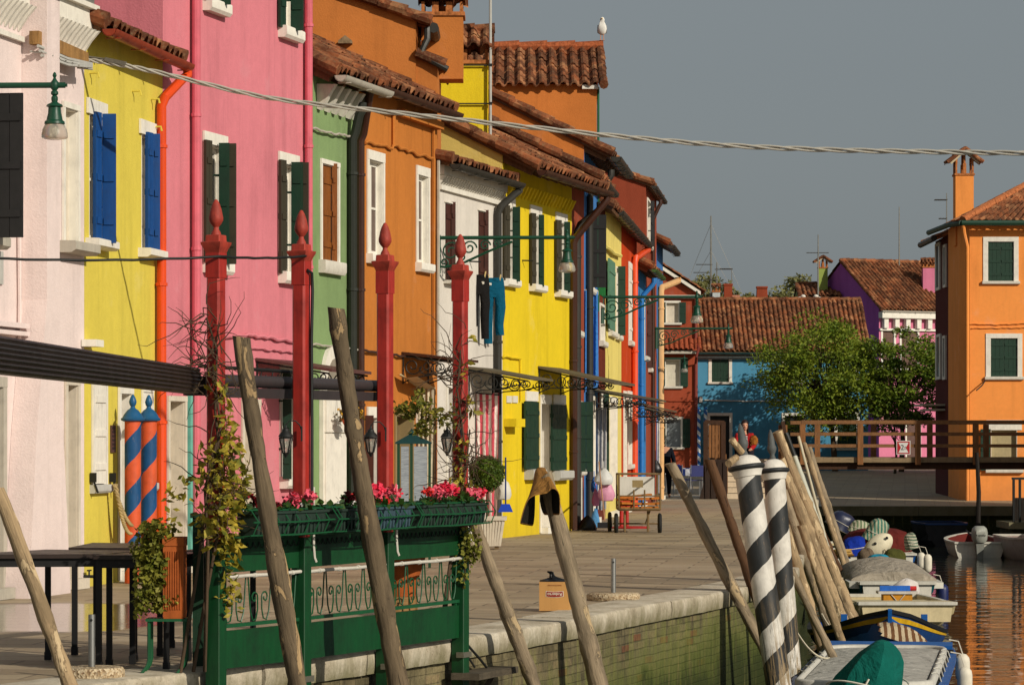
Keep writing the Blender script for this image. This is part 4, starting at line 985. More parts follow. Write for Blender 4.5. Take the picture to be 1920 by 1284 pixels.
mb.loft([[(ray(a, 152), 152, zpx(b, 152)) for a, b in ((1640, 498), (1665, 492), (1690, 498))], [(ray(a, 153), 153, zpx(b, 153)) for a, b in ((1640, 498), (1665, 491), (1690, 498))]]); mb.build('dormer', TILE, hp2)
# orange house on the right and its dark neighbour
c1 = V((ray(1818, 96), 96)); c2 = V((ray(1799, 96.7), 96.7)); c3 = V((ray(1778, 100.2), 100.2)); c4 = V((ray(1754, 103.6), 103.6)); zb = -.3
H = Fr(c1, (ray(2010, 96), 96)); OR = plaster((242, 152, 76), .92, .10)
t = thing('orange_house', H.pt((2, 0, zb)), 'bright orange house right of the bridge with dark closed shutters', 'house', FAR)
wo_ = [fw_((1852, 1901, 453, 527), fw=.14), fw_((1857, 1908, 634, 706), fw=.14), dict(r=(1858, 1907, 806, 880), fw=.14, lh=.3, jambs=False, sash=False, back=plain((176, 160, 120)), lv=[('open', 1838, 1857, DKG)], so=.15)]
ze = zpx(418, 96)
mb = MB(H.pt); wall_grid(mb, 0, H.L, zb, ze+.1, [rect(H, w) for w in wo_], 0, .18)
mb.T = None
for a, b in ((c1, c2), (c2, c3)): mb.poly([(a.x, a.y, zb), (b.x, b.y, zb), (b.x, b.y, ze+.1), (a.x, a.y, ze+.1)])
mb.build('wall', OR, t, smooth=0)
for w in wo_: window(t, H, w)
mb = MB(); mb.poly([(c3.x, c3.y, zb), (c3.x+3, c3.y, zb), (c3.x+3, c3.y, ze), (c3.x, c3.y, ze)]); mb.build('rear_wall', OR, t, smooth=0)
pt_ = .52; S = V((0, 1, pt_)).normalized(); Nn = V((0, -pt_, 1)).normalized(); Lr = 4.6
tiles_on(t, (c1.x-.25, 95.68, ze), (1, 0, 0), S, Nn, H.L+.5, Lr, 41, verges=(False, False), k0=.86)
S2 = V((1, 0, pt_)).normalized(); N2 = V((-pt_, 0, 1)).normalized()
tiles_on(t, (c2.x-.25, 100.3, ze), (0, -1, 0), S2, N2, 4.6, Lr, 42, verges=(False, False), k1=.86, lod=0, name='side_roof')
mb = MB(); a = V((c1.x-.25, 95.68, ze+.06)); b = a+(S+V((.86, 0, 0)))*Lr
for k in range(11): p, q = a.lerp(b, k/11), a.lerp(b, (k+1.08)/11); mb.tube([p, q+V((0, 0, .02))], [.13, .11], 8)
mb.build('hip_tile', brick_like((192, 116, 72)), t)
mb = MB(); zg = ze-.03
mb.tube([(c1.x-.3, 95.6, zg), (c1.x+6, 95.6, zg)], .085, 8); mb.tube([(c1.x-.3, 95.6, zg), (c2.x-.36, 96.4, zg), (c2.x-.5, 100, zg)], .085, 8); mb.build('gutter', paint((24, 62, 44), .9), t)
mb = MB(); x = ray(1814, 95.8); mb.tube([(c1.x-.25, 95.62, zg-.05), (c1.x-.2, 95.75, zg-.3), (x, 95.85, zg-.7), (x, 95.85, zb)], .06, 8); mb.build('downpipe', OR, t)
conduit(t, H, OR, [(1818, 607), (1870, 608), (1925, 606)], .022, .03); conduit(t, H, OR, [(1822, 615), (1925, 614)], .018, .03)
for px, py in ((1848, 712), (1837, 724)):
    pass
mb = MB(H.pt); u = H.uat(1848); mb.tube([(u, .0, zpx(712, 96)), (u-.15, .35, zpx(722, 95.7)), (u-.35, .5, zpx(732, 95.6))], .02, 6); mb.build('line_bracket', IRON, t)
chimney(t, ray(1790, 97.6), ray(1824, 97.6), 97.4, 97.95, 7.5, zpx(330, 97.6), OR, axis='y', caph=.42, ov=.16, vents=2, venth=.3, seed=9)
# dark red neighbour in the shade
Hs = Fr(c4, c3-V((0, .02)))   # faces left
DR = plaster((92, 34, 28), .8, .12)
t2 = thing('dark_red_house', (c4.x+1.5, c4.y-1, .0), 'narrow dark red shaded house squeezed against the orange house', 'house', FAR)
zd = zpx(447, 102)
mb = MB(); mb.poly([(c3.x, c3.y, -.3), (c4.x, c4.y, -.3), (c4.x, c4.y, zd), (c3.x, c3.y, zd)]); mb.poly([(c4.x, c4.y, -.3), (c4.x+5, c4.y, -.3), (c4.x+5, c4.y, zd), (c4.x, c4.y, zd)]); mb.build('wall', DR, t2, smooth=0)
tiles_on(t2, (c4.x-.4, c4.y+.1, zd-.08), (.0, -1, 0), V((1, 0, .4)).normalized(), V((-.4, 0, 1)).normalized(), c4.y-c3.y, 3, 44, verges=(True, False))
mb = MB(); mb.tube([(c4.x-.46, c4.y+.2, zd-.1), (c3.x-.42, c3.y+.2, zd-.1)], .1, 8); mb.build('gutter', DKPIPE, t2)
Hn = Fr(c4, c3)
def swin(y0, y1, x0_, x1_):
    mb = MB(); k0, k1 = (x0_-1754)/(1778-1754), (x1_-1754)/(1778-1754); a, b = c4.lerp(c3, k0), c4.lerp(c3, k1); dn = V((-.06, -.01)); 
    for (p, q, za, zc) in ((a, b, zpx(y1, a.y), zpx(y1-5, a.y)), (a, b, zpx(y0+5, a.y), zpx(y0, a.y)), (a, a.lerp(b, .2), zpx(y1-5, a.y)+.001, zpx(y0+5, a.y)-.001), (a.lerp(b, .8), b, zpx(y1-5, a.y)+.001, zpx(y0+5, a.y)-.001)):
        mb.loft([[(p.x, p.y, z), (q.x, q.y, z), (q.x+dn.x, q.y+dn.y, z), (p.x+dn.x, p.y+dn.y, z)] for z in (za, zc)])
    fr = mb.build('window', WHITE, t2); mb = MB(); a2, b2 = a.lerp(b, .2), a.lerp(b, .8); mb.poly([(a2.x-.02, a2.y, zpx(y1-5, a.y)), (b2.x-.02, b2.y, zpx(y1-5, a.y)), (b2.x-.02, b2.y, zpx(y0+5, a.y)), (a2.x-.02, a2.y, zpx(y0+5, a.y))]); mb.build('pane', GLASS, fr)
swin(458, 546, 1756, 1765); swin(628, 712, 1757, 1766); swin(460, 540, 1771, 1776); swin(630, 712, 1770, 1775)
mb = MB()
for k, z in enumerate((zpx(757, 101), zpx(766, 101))): mb.box(c4.x-.75+.2*k, c4.x+.15, c4.y-2.6, c4.y-.4, z-.06, z)
mb.build('door_canopy', plain((196, 186, 160)), t2)
mb = MB(); mb.box(c4.x-.02+.12, c4.x+.2, c4.y-2.3, c4.y-1.3, -.25, 1.9); mb.build('door', WHITE, t2)
# house on the right bank, outside the picture on the right: its shadow falls over the bridge
H = Fr((17.2, 79.5), (27, 79.5)); 
t = thing('right_bank_house', (19, 83, 0), 'plain house on the right bank whose shadow falls across the bridge', 'house')
mb = MB(); mb.box(17.2, 21.6, 80, 86.4, 0, 9.0); mb.build('wall', plaster((200, 140, 96), .8), t, smooth=0)
tiles_on(t, (17.0, 86.6, 8.98), (0, -1, 0), V((1, 0, .4)).normalized(), V((-.4, 0, 1)).normalized(), 6.8, 2.6, 51, lod=0, pitch=.4)
tiles_on(t, (21.8, 79.8, 8.98), (0, 1, 0), V((-1, 0, .4)).normalized(), V((.4, 0, 1)).normalized(), 6.8, 2.6, 52, lod=0, name='rear_roof', pitch=.4)

for x0_, x1_, y0_, y1_, hh, lab in ((16.6, 23, 104.5, 121.5, 7.6, 'unseen back house behind the orange house, added to shade the square'), (18.6, 25, 122.5, 136, 4.6, 'unseen back house behind the dark red house, added to shade the blue house')):  # unseen blocks added for the shade they throw on square and blue wall
    t = thing('shade_house', ((x0_+x1_)/2, (y0_+y1_)/2, 0), lab, 'house'); mb = MB(); xm_ = (x0_+x1_)/2
    mb.loft([[(x0_, y, -.3), (x1_, y, -.3), (x1_, y, hh), (xm_, y, hh+1.3), (x0_, y, hh)] for y in (y0_, y1_)]); mb.build('wall', plaster((196, 150, 100), .8), t, smooth=0)
    tiles_on(t, (x0_-.2, y1_, hh), (0, -1, 0), V((1, 0, .4)).normalized(), V((-.4, 0, 1)).normalized(), y1_-y0_, 3.7, 61, lod=0, pitch=.5); tiles_on(t, (x1_+.2, y0_, hh), (0, 1, 0), V((-1, 0, .4)).normalized(), V((.4, 0, 1)).normalized(), y1_-y0_, 3.7, 62, lod=0, pitch=.5, name='rear_roof')
# ------------------------------------------------------------------ aerials
def aerial(px, y_top, y_base, Y, label, bars=(), guy=(), r=.035):
    x = ray(px, Y); t = thing('aerial', (x, Y, zpx(y_base, Y)), label, 'aerial', 'aerials on the roofs')
    mb = MB(); mb.tube([(x, Y, zpx(y_base, Y)), (x, Y, zpx(y_top, Y))], [r*1.2, r*.7], 6); mb.build('mast', metal((150, 148, 140), .5), t)
    if bars:
        mb = MB()
        for py, xa, xb, rods in bars:
            z = zpx(py, Y); mb.tube([(ray(xa, Y), Y, z), (ray(xb, Y), Y, z)], .02, 5)
            for k in range(rods):
                q = ray(xa+(xb-xa)*(k+.5)/rods, Y); mb.tube([(q, Y-.25, z), (q, Y+.25, z)], .012, 4)
        mb.build('crossbar', metal((110, 108, 104), .5), t)
    if guy:
        mb = MB()
        for py, xb, yb in guy: mb.tube([(x, Y, zpx(py, Y)), (ray(xb, Y), Y+1, zpx(yb, Y))], .011, 4)
        mb.build('guy_wire', LTGREY, t)
aerial(1333, 405, 566, 146, 'tallest guyed aerial mast behind the blue roof', [(496, 1305, 1336, 6), (511, 1300, 1334, 5)], [(420, 1290, 530), (420, 1396, 552), (470, 1300, 530), (470, 1380, 550)], .045)
aerial(1344, 492, 566, 147, 'shorter aerial mast right of the tallest mast', [(525, 1318, 1346, 6), (505, 1340, 1373, 6)])
aerial(1372, 503, 540, 145.3, 'short thin aerial above the red chimney', [(504, 1350, 1374, 7)], r=.02)
aerial(1534, 440, 562, 150.5, 'aerial beside the green chimney', [(474, 1512, 1554, 7)])
aerial(1686, 388, 498, 152, 'bare needle aerial above the purple house roof', r=.03)
aerial(1775, 362, 440, 104, 'small comb aerial left of the orange chimney', [(375, 1752, 1776, 9), (410, 1760, 1776, 3)], r=.02)
# ------------------------------------------------------------------ foliage kit and trees
def leaves(mb, pts, size, rng, asp=.5, droop=.0, flat=0.0):
    for p in pts:
        s_ = size*rng.uniform(.6, 1.25); d = V((rng.gauss(0, 1), rng.gauss(0, 1), rng.gauss(0, .7)-droop)); d.normalize()
        a = d.cross(V((rng.gauss(0, 1), rng.gauss(0, 1), rng.gauss(0, 1))))
        if a.length < 1e-3: continue
        a.normalize(); n = d.cross(a); p = V(p)
        m = p+d*s_*.5+n*s_*.06
        mb.poly([p, m+a*s_*asp*.5-n*s_*.08, p+d*s_, m-a*s_*asp*.5-n*s_*.08])
def cloud(rng, c, rx, ry, rz, n):
    out = []
    for _ in range(n):
        v = V((rng.gauss(0, 1), rng.gauss(0, 1), rng.gauss(0, 1))); v.normalize(); r = rng.random()**.45
        out.append(V((c[0]+v.x*rx*r, c[1]+v.y*ry*r, c[2]+v.z*rz*r)))
    return out
def tree(name, label, base, h, cw, ch, mat, bark, rng, nclu=46, nleaf=85, size=.2, trunk_r=.09, group=None, lean=0, open_=.75):
    bx, by, bz = base; t = thing(name, base, label, 'tree', group); cz = bz+h-ch/2; C = V((bx+lean, by, cz))
    mb = MB(); top = V((bx+lean*.6, by, bz+h-ch*.75)); mb.tube([V(base), V(base).lerp(top, .5)+V((.06, .03, 0)), top], [trunk_r*1.25, trunk_r, trunk_r*.8], 8)
    mb.build('trunk', bark, t, smooth=80)
    clus = []; lm = MB(); mb = MB()
    for k in range(nclu):
        v = V((rng.gauss(0, 1), rng.gauss(0, 1), rng.gauss(0, .9))); v.normalize(); r = rng.uniform(.35, 1.0)**.6
        c = C+V((v.x*cw/2*r, v.y*cw/2*r, v.z*ch/2*r)); clus.append(c)
        mid = top.lerp(c, .45)+V((rng.uniform(-.15, .15), rng.uniform(-.15, .15), .18)); st = top+V((0, 0, rng.uniform(-.3, .5)))
        lm.tube([st, mid, c], [trunk_r*.42, trunk_r*.24, .012], 5)
        q = rng.uniform(.6, 1.3)*cw*.125
        pts = cloud(rng, c, q*1.15, q*1.15, q*.75, int(nleaf*rng.uniform(.6, 1.2)*open_))
        leaves(mb, pts, size, rng, .48, .15)
    lm.build('limbs', bark, t, smooth=80); mb.build('crown', mat, t, smooth=0, recalc=False); return t
rng = random.Random(77)
BARK = wood((86, 70, 52), .5, (8, 8, 2), .9)
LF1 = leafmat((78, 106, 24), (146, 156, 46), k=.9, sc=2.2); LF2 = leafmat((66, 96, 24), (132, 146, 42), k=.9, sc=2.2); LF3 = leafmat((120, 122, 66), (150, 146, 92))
g = 'young trees on the square'
def gz(px, Y): return campo_z(ray(px, Y), Y)
tree('tree', 'large leafy green tree in front of the long blue house', (ray(1566, 135.6), 135.6, gz(1566, 135.6)), 6.6, 5.6, 5.1, LF1, BARK, rng, 126, 190, .17, .11, g, lean=-.5, open_=1)
tree('tree', 'darker green tree in front of the pink house, nearest the orange house', (ray(1690, 134.5), 134.5, gz(1690, 134.5)), 6.3, 3.5, 4.8, LF2, BARK, rng, 84, 180, .17, .10, g, open_=1)
tree('bare_shrub', 'vase shaped shrub of bare twigs between the two trees', (ray(1678, 131), 131, gz(1678, 131)), 2.7, 1.5, 1.6, LF3, BARK, rng, 26, 5, .12, .05)
far = 'trees behind the roofs'
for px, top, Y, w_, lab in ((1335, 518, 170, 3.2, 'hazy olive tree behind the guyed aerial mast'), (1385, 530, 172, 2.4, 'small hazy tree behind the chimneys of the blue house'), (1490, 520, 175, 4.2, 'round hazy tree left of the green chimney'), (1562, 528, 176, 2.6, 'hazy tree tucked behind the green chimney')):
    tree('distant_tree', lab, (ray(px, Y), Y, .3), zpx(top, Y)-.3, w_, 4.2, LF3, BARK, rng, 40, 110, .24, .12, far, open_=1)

# ------------------------------------------------------------------ people
SKIN = plain((206, 150, 120), .6, .9)
def skinned(name, nodes, edges, mat, par, root, sub=2):
    keys = list(nodes); me = bpy.data.meshes.new(name); O = ORG[par.name]
    me.from_pydata([V(nodes[k][0])-O for k in keys], [(keys.index(a), keys.index(b)) for a, b in edges], [])
    o = bpy.data.objects.new(name, me); col.objects.link(o); o.parent = par; me.materials.append(mat)
    m = o.modifiers.new('skin', 'SKIN'); m.use_smooth_shade = True
    for k, key in enumerate(keys):
        r = nodes[key][1]; r = r if isinstance(r, tuple) else (r, r)
        me.skin_vertices[0].data[k].radius = r; me.skin_vertices[0].data[k].use_root = key == root
    s_ = o.modifiers.new('sub', 'SUBSURF'); s_.levels = sub; s_.render_levels = sub
    # apply so that the mesh is plain geometry
    dg = bpy.context.evaluated_depsgraph_get(); ev = o.evaluated_get(dg); nm = bpy.data.meshes.new_from_object(ev)
    o.modifiers.clear(); o.data = nm; nm.materials.clear(); nm.materials.append(mat); nm.polygons.foreach_set('use_smooth', [True]*len(nm.polygons))
    ORG[o.name] = O; return o
def hand_nodes(N, E, w, d, side, tag_, curl=.5):
    """five unequal fingers and a thumb from the wrist node w along d"""
    d = V(d).normalized(); lat = d.cross(V((0, 0, 1))); lat = lat.normalized() if lat.length > .1 else V((1, 0, 0)); dn = lat.cross(d).normalized()
    if dn.z > 0: dn = -dn
    W = V(N[w][0]); N[tag_+'p'] = (W+d*.05, (.036, .018)); E.append((w, tag_+'p'))
    for k, (o, L) in enumerate(((-.026, .062), (-.009, .072), (.009, .068), (.025, .054))):
        a = W+d*.085+lat*o; b = a+d*L*.5+dn*L*.2*curl; c = b+d*L*.35+dn*L*.4*curl
        for q, (pp, r) in enumerate(((a, .0105), (b, .009), (c, .007))):
            N[f'{tag_}{k}{q}'] = (pp, r); E.append((f'{tag_}p' if q == 0 else f'{tag_}{k}{q-1}', f'{tag_}{k}{q}'))
    a = W+d*.045+lat*.042*side; b = a+d*.03+lat*.018*side+dn*.012
    N[tag_+'t0'] = (a, .012); N[tag_+'t1'] = (b, .009); E += [(tag_+'p', tag_+'t0'), (tag_+'t0', tag_+'t1')]
def head_parts(par, c, face, hair, hairlen=.18, s=1.0):
    """face, ears and hair around head centre c, looking along face"""
    f = V(face).normalized(); r = f.cross(V((0, 0, 1))).normalized(); c = V(c)
    def P(a, b, z): return c+r*a*s+f*b*s+V((0, 0, z*s))
    mb = MB()
    for k in range(11):
        pass
    rings = []
    for z, w_, fr, bk in ((-.115, .030, .062, -.005), (-.105, .046, .078, -.02), (-.08, .058, .086, -.05), (-.04, .068, .088, -.082), (0, .073, .088, -.095), (.045, .073, .086, -.098), (.085, .062, .070, -.085), (.11, .040, .045, -.055), (.12, .012, .012, -.016)):
        ring = []
        for k in range(16):
            a = 2*PI*k/16; x = w_*math.cos(a); y = (fr if math.sin(a) > 0 else -bk)*math.sin(a); ring.append(P(x, y, z))
        rings.append(ring)
    mb.loft(rings); mb.loft([[P(.010*math.cos(a), .084+.0*math.sin(a)+q, z+.006*math.sin(a)) for a in (0, PI/2, PI, 1.5*PI)] for z, q in ((.012, 0), (-.012, .012), (-.03, .024), (-.038, .004))])
    for sg in (-1, 1): mb.ball(P(sg*.074, -.005, -.005), .012*s, .02*s, .03*s, 8, 6)
    h = mb.build('head', SKIN, par, smooth=80)
    mb = MB()
    for sg in (-1, 1): mb.ball(P(sg*.030, .082, .01), .012*s, .008*s, .007*s, 8, 5)
    mb.build('eye', plain((40, 30, 26), .3), h)
    mb = MB(); mb.ball(P(0, .083, -.062), .024*s, .008*s, .008*s, 8, 5); mb.build('mouth', plain((160, 78, 70), .5), h)
    mb = MB(); rings = []
    for z, w_, fr, bk in ((-hairlen, .070, -.02, -.10), (-.07, .084, -.015, -.115), (0, .088, .0, -.118), (.04, .088, .075, -.118), (.085, .078, .086, -.105), (.12, .052, .058, -.07), (.135, .012, .014, -.016)):
        ring = []
        for k in range(16):
            a = 2*PI*k/16; x = w_*math.cos(a); y = (fr if math.sin(a) > 0 else -bk)*math.sin(a); ring.append(P(x, y, z))
        rings.append(ring)
    mb.loft(rings)
    for sg in (-1, 1): mb.loft([[P(sg*(.07+.014*math.cos(a)), .03+.03*math.sin(a), z) for a in (0, 1.57, 3.14, 4.71)] for z in (.06, -.05, -hairlen)])
    mb.build('hair', hair, par, smooth=80)
# seated woman at the top of the bridge steps
Yw = 87.5; hx = ray(1396, Yw); sz = 1.13
t = thing('person', (hx, Yw, sz), 'person in a red jacket with long dark hair seated on top of the bridge steps', 'person')
g0 = V((hx, Yw, sz)); n = {}; e = []
def q(x, y, z, r): return (g0+V((x, y, z)), r)
n['hip'] = q(0, 0, .10, (.15, .11)); n['waist'] = q(0, .0, .26, (.125, .095)); n['chest'] = q(0, -.02, .44, (.15, .105)); n['neckb'] = q(0, -.02, .56, .06); n['neck'] = q(0, -.03, .62, .048); n['skull'] = q(0, -.03, .70, .05)
e += [('hip', 'waist'), ('waist', 'chest'), ('chest', 'neckb'), ('neckb', 'neck'), ('neck', 'skull')]
for sg, s_ in ((-1, 'l'), (1, 'r')):
    n['sh'+s_] = q(sg*.17, -.02, .51, .058); n['el'+s_] = q(sg*.23, -.08, .27, .043); n['wr'+s_] = q(sg*.12, -.27, .17, .03)
    e += [('chest', 'sh'+s_), ('sh'+s_, 'el'+s_), ('el'+s_, 'wr'+s_)]; hand_nodes(n, e, 'wr'+s_, (-sg*.2, -1, -.1), -sg, 'h'+s_)
    n['th'+s_] = q(sg*.09, -.06, .085, .085); n['kn'+s_] = q(sg*.12, -.44, .06, .058); n['an'+s_] = q(sg*.11, -.46, -.36, .04); n['to'+s_] = q(sg*.12, -.62, -.42, .035)
    e += [('hip', 'th'+s_), ('th'+s_, 'kn'+s_), ('kn'+s_, 'an'+s_), ('an'+s_, 'to'+s_)]
skinned('body', n, e, SKIN, t, 'hip'); head_parts(t, g0+V((0, -.045, .76)), (.1, -1, -.08), plain((44, 22, 14), .5), .26)
t.scale = (1.18, 1.18, 1.12); JK = fabric((172, 34, 36), .9); j = {k: (v[0], tuple(x*1.16+.012 for x in (v[1] if isinstance(v[1], tuple) else (v[1], v[1])))) for k, v in n.items() if k in ('hip', 'waist', 'chest', 'shl', 'shr', 'ell', 'elr', 'wrl', 'wrr')}
skinned('jacket', j, [x for x in e if x[0] in j and x[1] in j], JK, t, 'hip')
j = {k: (v[0], tuple(x*1.12+.008 for x in (v[1] if isinstance(v[1], tuple) else (v[1], v[1])))) for k, v in n.items() if k in ('hip', 'thl', 'thr', 'knl', 'knr', 'anl', 'anr')}
skinned('trousers', j, [x for x in e if x[0] in j and x[1] in j], fabric((40, 36, 44)), t, 'hip')
mb = MB(); mb.loft([[tuple(g0+V((x, -.145+abs(x)*.3-.01*zz, z))) for x in (-.06, -.03, 0, .03, .06)] for zz, z in ((0, .5), (1, .40), (1, .28))], closed=False, cap=False); mb.build('shirt', fabric((226, 214, 206), .8, (60, 30, 40), 30, 2), t)
rgp = random.Random(5); tb = thing('fluffy_bag', tuple(g0+V((.25, -.12, .28))), 'tan fluffy bag on the shoulder of the person in red', 'bag')
mb = MB(); mb.ball(g0+V((.25, -.13, .42)), .11, .09, .15, 14, 10, .06, rgp); leaves(mb, [g0+V((.25, -.13, .42))+V((math.cos(a)*.11*math.cos(b), math.sin(a)*.09*math.cos(b), .15*math.sin(b))) for a, b in ((rgp.uniform(0, 6.28), rgp.uniform(-1.5, 1.5)) for _ in range(260))], .045, rgp, .35); mb.build('bag_body', fabric((176, 110, 44)), tb, smooth=0)
mb = MB(); mb.tube([g0+V((.24, -.1, .55)), g0+V((.17, -.02, .58)), g0+V((.08, .07, .5))], .012, 6); mb.build('strap', fabric((60, 34, 20)), tb)
# person in dark clothes, half hidden by the end of the row
Yd = 87.2; x0 = ray(1249, Yd)-.02; g0 = V((x0, Yd, 0)); n = {}; e = []
t = thing('person', (x0, Yd, .004), 'person in black clothes standing half hidden behind the last house', 'person')
n['hip'] = q(0, 0, .88, (.15, .11)); n['waist'] = q(0, -.0, 1.04, (.13, .10)); n['chest'] = q(-.03, -.03, 1.24, (.165, .115)); n['neckb'] = q(-.06, -.06, 1.38, .06); n['neck'] = q(-.08, -.08, 1.43, .05); n['skull'] = q(-.10, -.11, 1.5, .05)
e += [('hip', 'waist'), ('waist', 'chest'), ('chest', 'neckb'), ('neckb', 'neck'), ('neck', 'skull')]
for sg, s_ in ((-1, 'l'), (1, 'r')):
    n['sh'+s_] = q(-.03+sg*.18, -.03, 1.31, .06); n['el'+s_] = q(sg*.23, -.04, 1.03, .045); n['wr'+s_] = q(sg*.2, -.2, .86, .031)
    e += [('chest', 'sh'+s_), ('sh'+s_, 'el'+s_), ('el'+s_, 'wr'+s_)]; hand_nodes(n, e, 'wr'+s_, (0, -.6, -.8), -sg, 'h'+s_)
    n['th'+s_] = q(sg*.09, 0, .80, .088); n['kn'+s_] = q(sg*.1, -.02, .46, .058); n['an'+s_] = q(sg*.1, .03, .08, .04); n['to'+s_] = q(sg*.11, -.13, .035, .034)
    e += [('hip', 'th'+s_), ('th'+s_, 'kn'+s_), ('kn'+s_, 'an'+s_), ('an'+s_, 'to'+s_)]
skinned('body', n, e, SKIN, t, 'hip'); head_parts(t, g0+V((-.11, -.13, 1.56)), (-.4, -1, -.2), plain((30, 24, 20), .5), .06)
j = {k: (v[0], tuple(x*1.16+.012 for x in (v[1] if isinstance(v[1], tuple) else (v[1], v[1])))) for k, v in n.items() if k in ('hip', 'waist', 'chest', 'shl', 'shr', 'ell', 'elr', 'wrl', 'wrr')}
skinned('shirt', j, [x for x in e if x[0] in j and x[1] in j], fabric((22, 24, 34)), t, 'hip')
j = {k: (v[0], tuple(x*1.15+.01 for x in (v[1] if isinstance(v[1], tuple) else (v[1], v[1])))) for k, v in n.items() if k in ('hip', 'thl', 'thr', 'knl', 'knr', 'anl', 'anr')}
skinned('trousers', j, [x for x in e if x[0] in j and x[1] in j], fabric((20, 20, 24)), t, 'hip')

# ------------------------------------------------------------------ bridge
BW = wood((142, 100, 62), .55, (14, 2, 14), .75); BWD = wood((74, 48, 30), .6, (14, 2, 14), .8); BWV = wood((146, 98, 56), .55, (14, 14, 1.5), .75)
t = thing('footbridge', (10.5, 88, 0), 'brown timber footbridge with railings crossing the canal', 'bridge')
zd, zt = 1.06, 2.06; Y0, Y1 = 86.6, 88.7; XL, XR = ray(1502, Y0), 16.6
mb = MB(); k = 0; x = XL-.35
mb = MB()
while x < XR: mb.box(x, x+.145, Y0+.02, Y1-.02, zd-.05, zd); x += .15
mb.build('deck', BW, t)
mb = MB()
for y in (Y0-.06, Y1+.0): mb.box(XL-.3, XR, y, y+.06, zd-.09, zd+.05)
mb.build('edge_beam', wood((150, 128, 96), .6, (2, 14, 14), .8), t)
mb = MB()
for y in (Y0+.1, (Y0+Y1)/2, Y1-.2): mb.box(XL-.3, XR, y, y+.14, zd-.28, zd-.055)
mb.build('girder', BWD, t)
def railing(par, P, posts, h0, h1, lift=lambda s: 0, top=.12):
    a, b = V(P[0]), V(P[1]); L = (b-a).length
    mb = MB(); mb.bar(a+V((0, 0, h1)), b+V((0, 0, h1)), top, .10); mb.build('handrail', BW, par)
    for f in (.36, .68): 
        z = h0+(h1-h0)*f; mb = MB(); mb.bar(a+V((0, 0, z)), b+V((0, 0, z)), .05, .09); mb.build('mid_rail', BW, par)
    for s in posts:
        p = a.lerp(b, s/L); mb = MB(); z0 = p.z+h0-.15
        mb.box(p.x-.075, p.x+.075, p.y-.06, p.y+.06, z0, p.z+h1-.052); mb.build('post', BWV, par)
nn = 7; step = 1.56
railing(t, [(XL, Y0-.1, zd), (XR, Y0-.1, zd)], [.03+k*step for k in range(nn)], -.0, zt-zd)
railing(t, [(XL-.1, Y1+.1, zd), (XR, Y1+.1, zd)], [.75+k*step for k in range(nn-1)], -.0, zt-zd)
# steps up from the quay, with side rails
sx0, sx1 = ray(1362, 85.8), ray(1476, 85.8); nst = 7
mb = MB(); WS = plain((216, 196, 166), .8, .82)
for k in range(nst):
    mb.box(sx0, sx1, 85.8+k*.3, 88.3, .001 if k == 0 else (k*zd/nst)+.002, (k+1)*zd/nst-.012)
mb.build('step', WS, t)
mb = MB(); mb.box(sx0, XL-.28, 87.92, Y1, zd-.011, zd+.0); mb.build('landing', BW, t)
for xx in (sx0-.08, sx1+.06):
    a = V((xx, 85.9, .98)); b = V((xx, 87.9, zt-.02)); mb = MB(); mb.bar(a, b, .10, .10); mb.build('handrail', BWD, t)
    for f in (.35, .7): mb = MB(); mb.bar(a-V((0, 0, f)), b-V((0, 0, f)), .05, .09); mb.build('mid_rail', BW, t)
    for k in range(5):
        p = a.lerp(b, k/4); mb = MB(); mb.box(p.x-.12, p.x+.12, p.y-.05, p.y+.05, max(0, p.z-1.1), p.z-.05); mb.build('post', BWV, t)
mb = MB(); xr = ray(1363, 85.6); xl = ray(1311, 85.6)
mb.loft([[(xl, y, 0), (xr, y, 0), (xr, y, zd), (xl+.28, y, zd)] for y in (85.5, 85.56)]); 
for k in range(4): xx = xl+.05+k*(xr-xl-.1)/4; mb.box(xx+.1, xx+.13, 85.47, 85.499, .02, .98)
mb.build('side_panel', wood((54, 38, 28), .6, (14, 14, 1.5)), t)
for px in (1323, 1356): 
    x = ray(px, 85.7); mb = MB(); mb.box(x-.06, x+.06, 85.62, 85.74, 0, zt-.0); mb.build('post', BWD, t)
a = V((ray(1321, 85.7), 85.68, zt)); b = V((ray(1358, 85.7), 85.68, zt-.02)); mb = MB(); mb.bar(a, b, .1, .11); mb.build('handrail', BWD, t)
for k in range(5):
    x = ray(1325+k*6.2, 85.7); mb = MB(); mb.box(x-.035, x+.035, 85.66, 85.72, 1.1, 1.98); mb.build('baluster', BWV, t)
for z in (1.36, 1.68): mb = MB(); mb.box(ray(1324, 85.7), ray(1355, 85.7), 85.73, 85.76, z-.03, z+.03); mb.build('mid_rail', BWD, t)
# width limit sign on the bridge
Ys = Y0-.19; sg = thing('width_limit_sign', at(1693, 852, Ys), 'square red and white width limit sign on the bridge railing', 'sign')
x0, x1, z0, z1 = ray(1681, Ys), ray(1707, Ys), zpx(852, Ys), zpx(826, Ys)
mb = MB(); mb.box(x0, x1, Ys, Ys+.012, z0, z1); mb.build('plate', plain((222, 220, 214), .4), sg)
w_ = x1-x0; mb = MB(); i = .018; bw = .032; y = Ys-.003
for r_ in ((x0+i, x1-i, z0+i, z0+i+bw), (x0+i, x1-i, z1-i-bw, z1-i), (x0+i, x0+i+bw, z0+i+bw, z1-i-bw), (x1-i-bw, x1-i, z0+i+bw, z1-i-bw)): mb.poly([(r_[0], y, r_[2]), (r_[1], y, r_[2]), (r_[1], y, r_[3]), (r_[0], y, r_[3])])
zm = (z0+z1)/2; o_ = i+bw
for s_, xa in ((1, x0+o_), (-1, x1-o_)): mb.poly([(xa, y, z0+o_), (xa+s_*.07, y, zm), (xa, y, z1-o_)])
mb.build('red_border', plain((176, 28, 34), .4), sg, recalc=False)
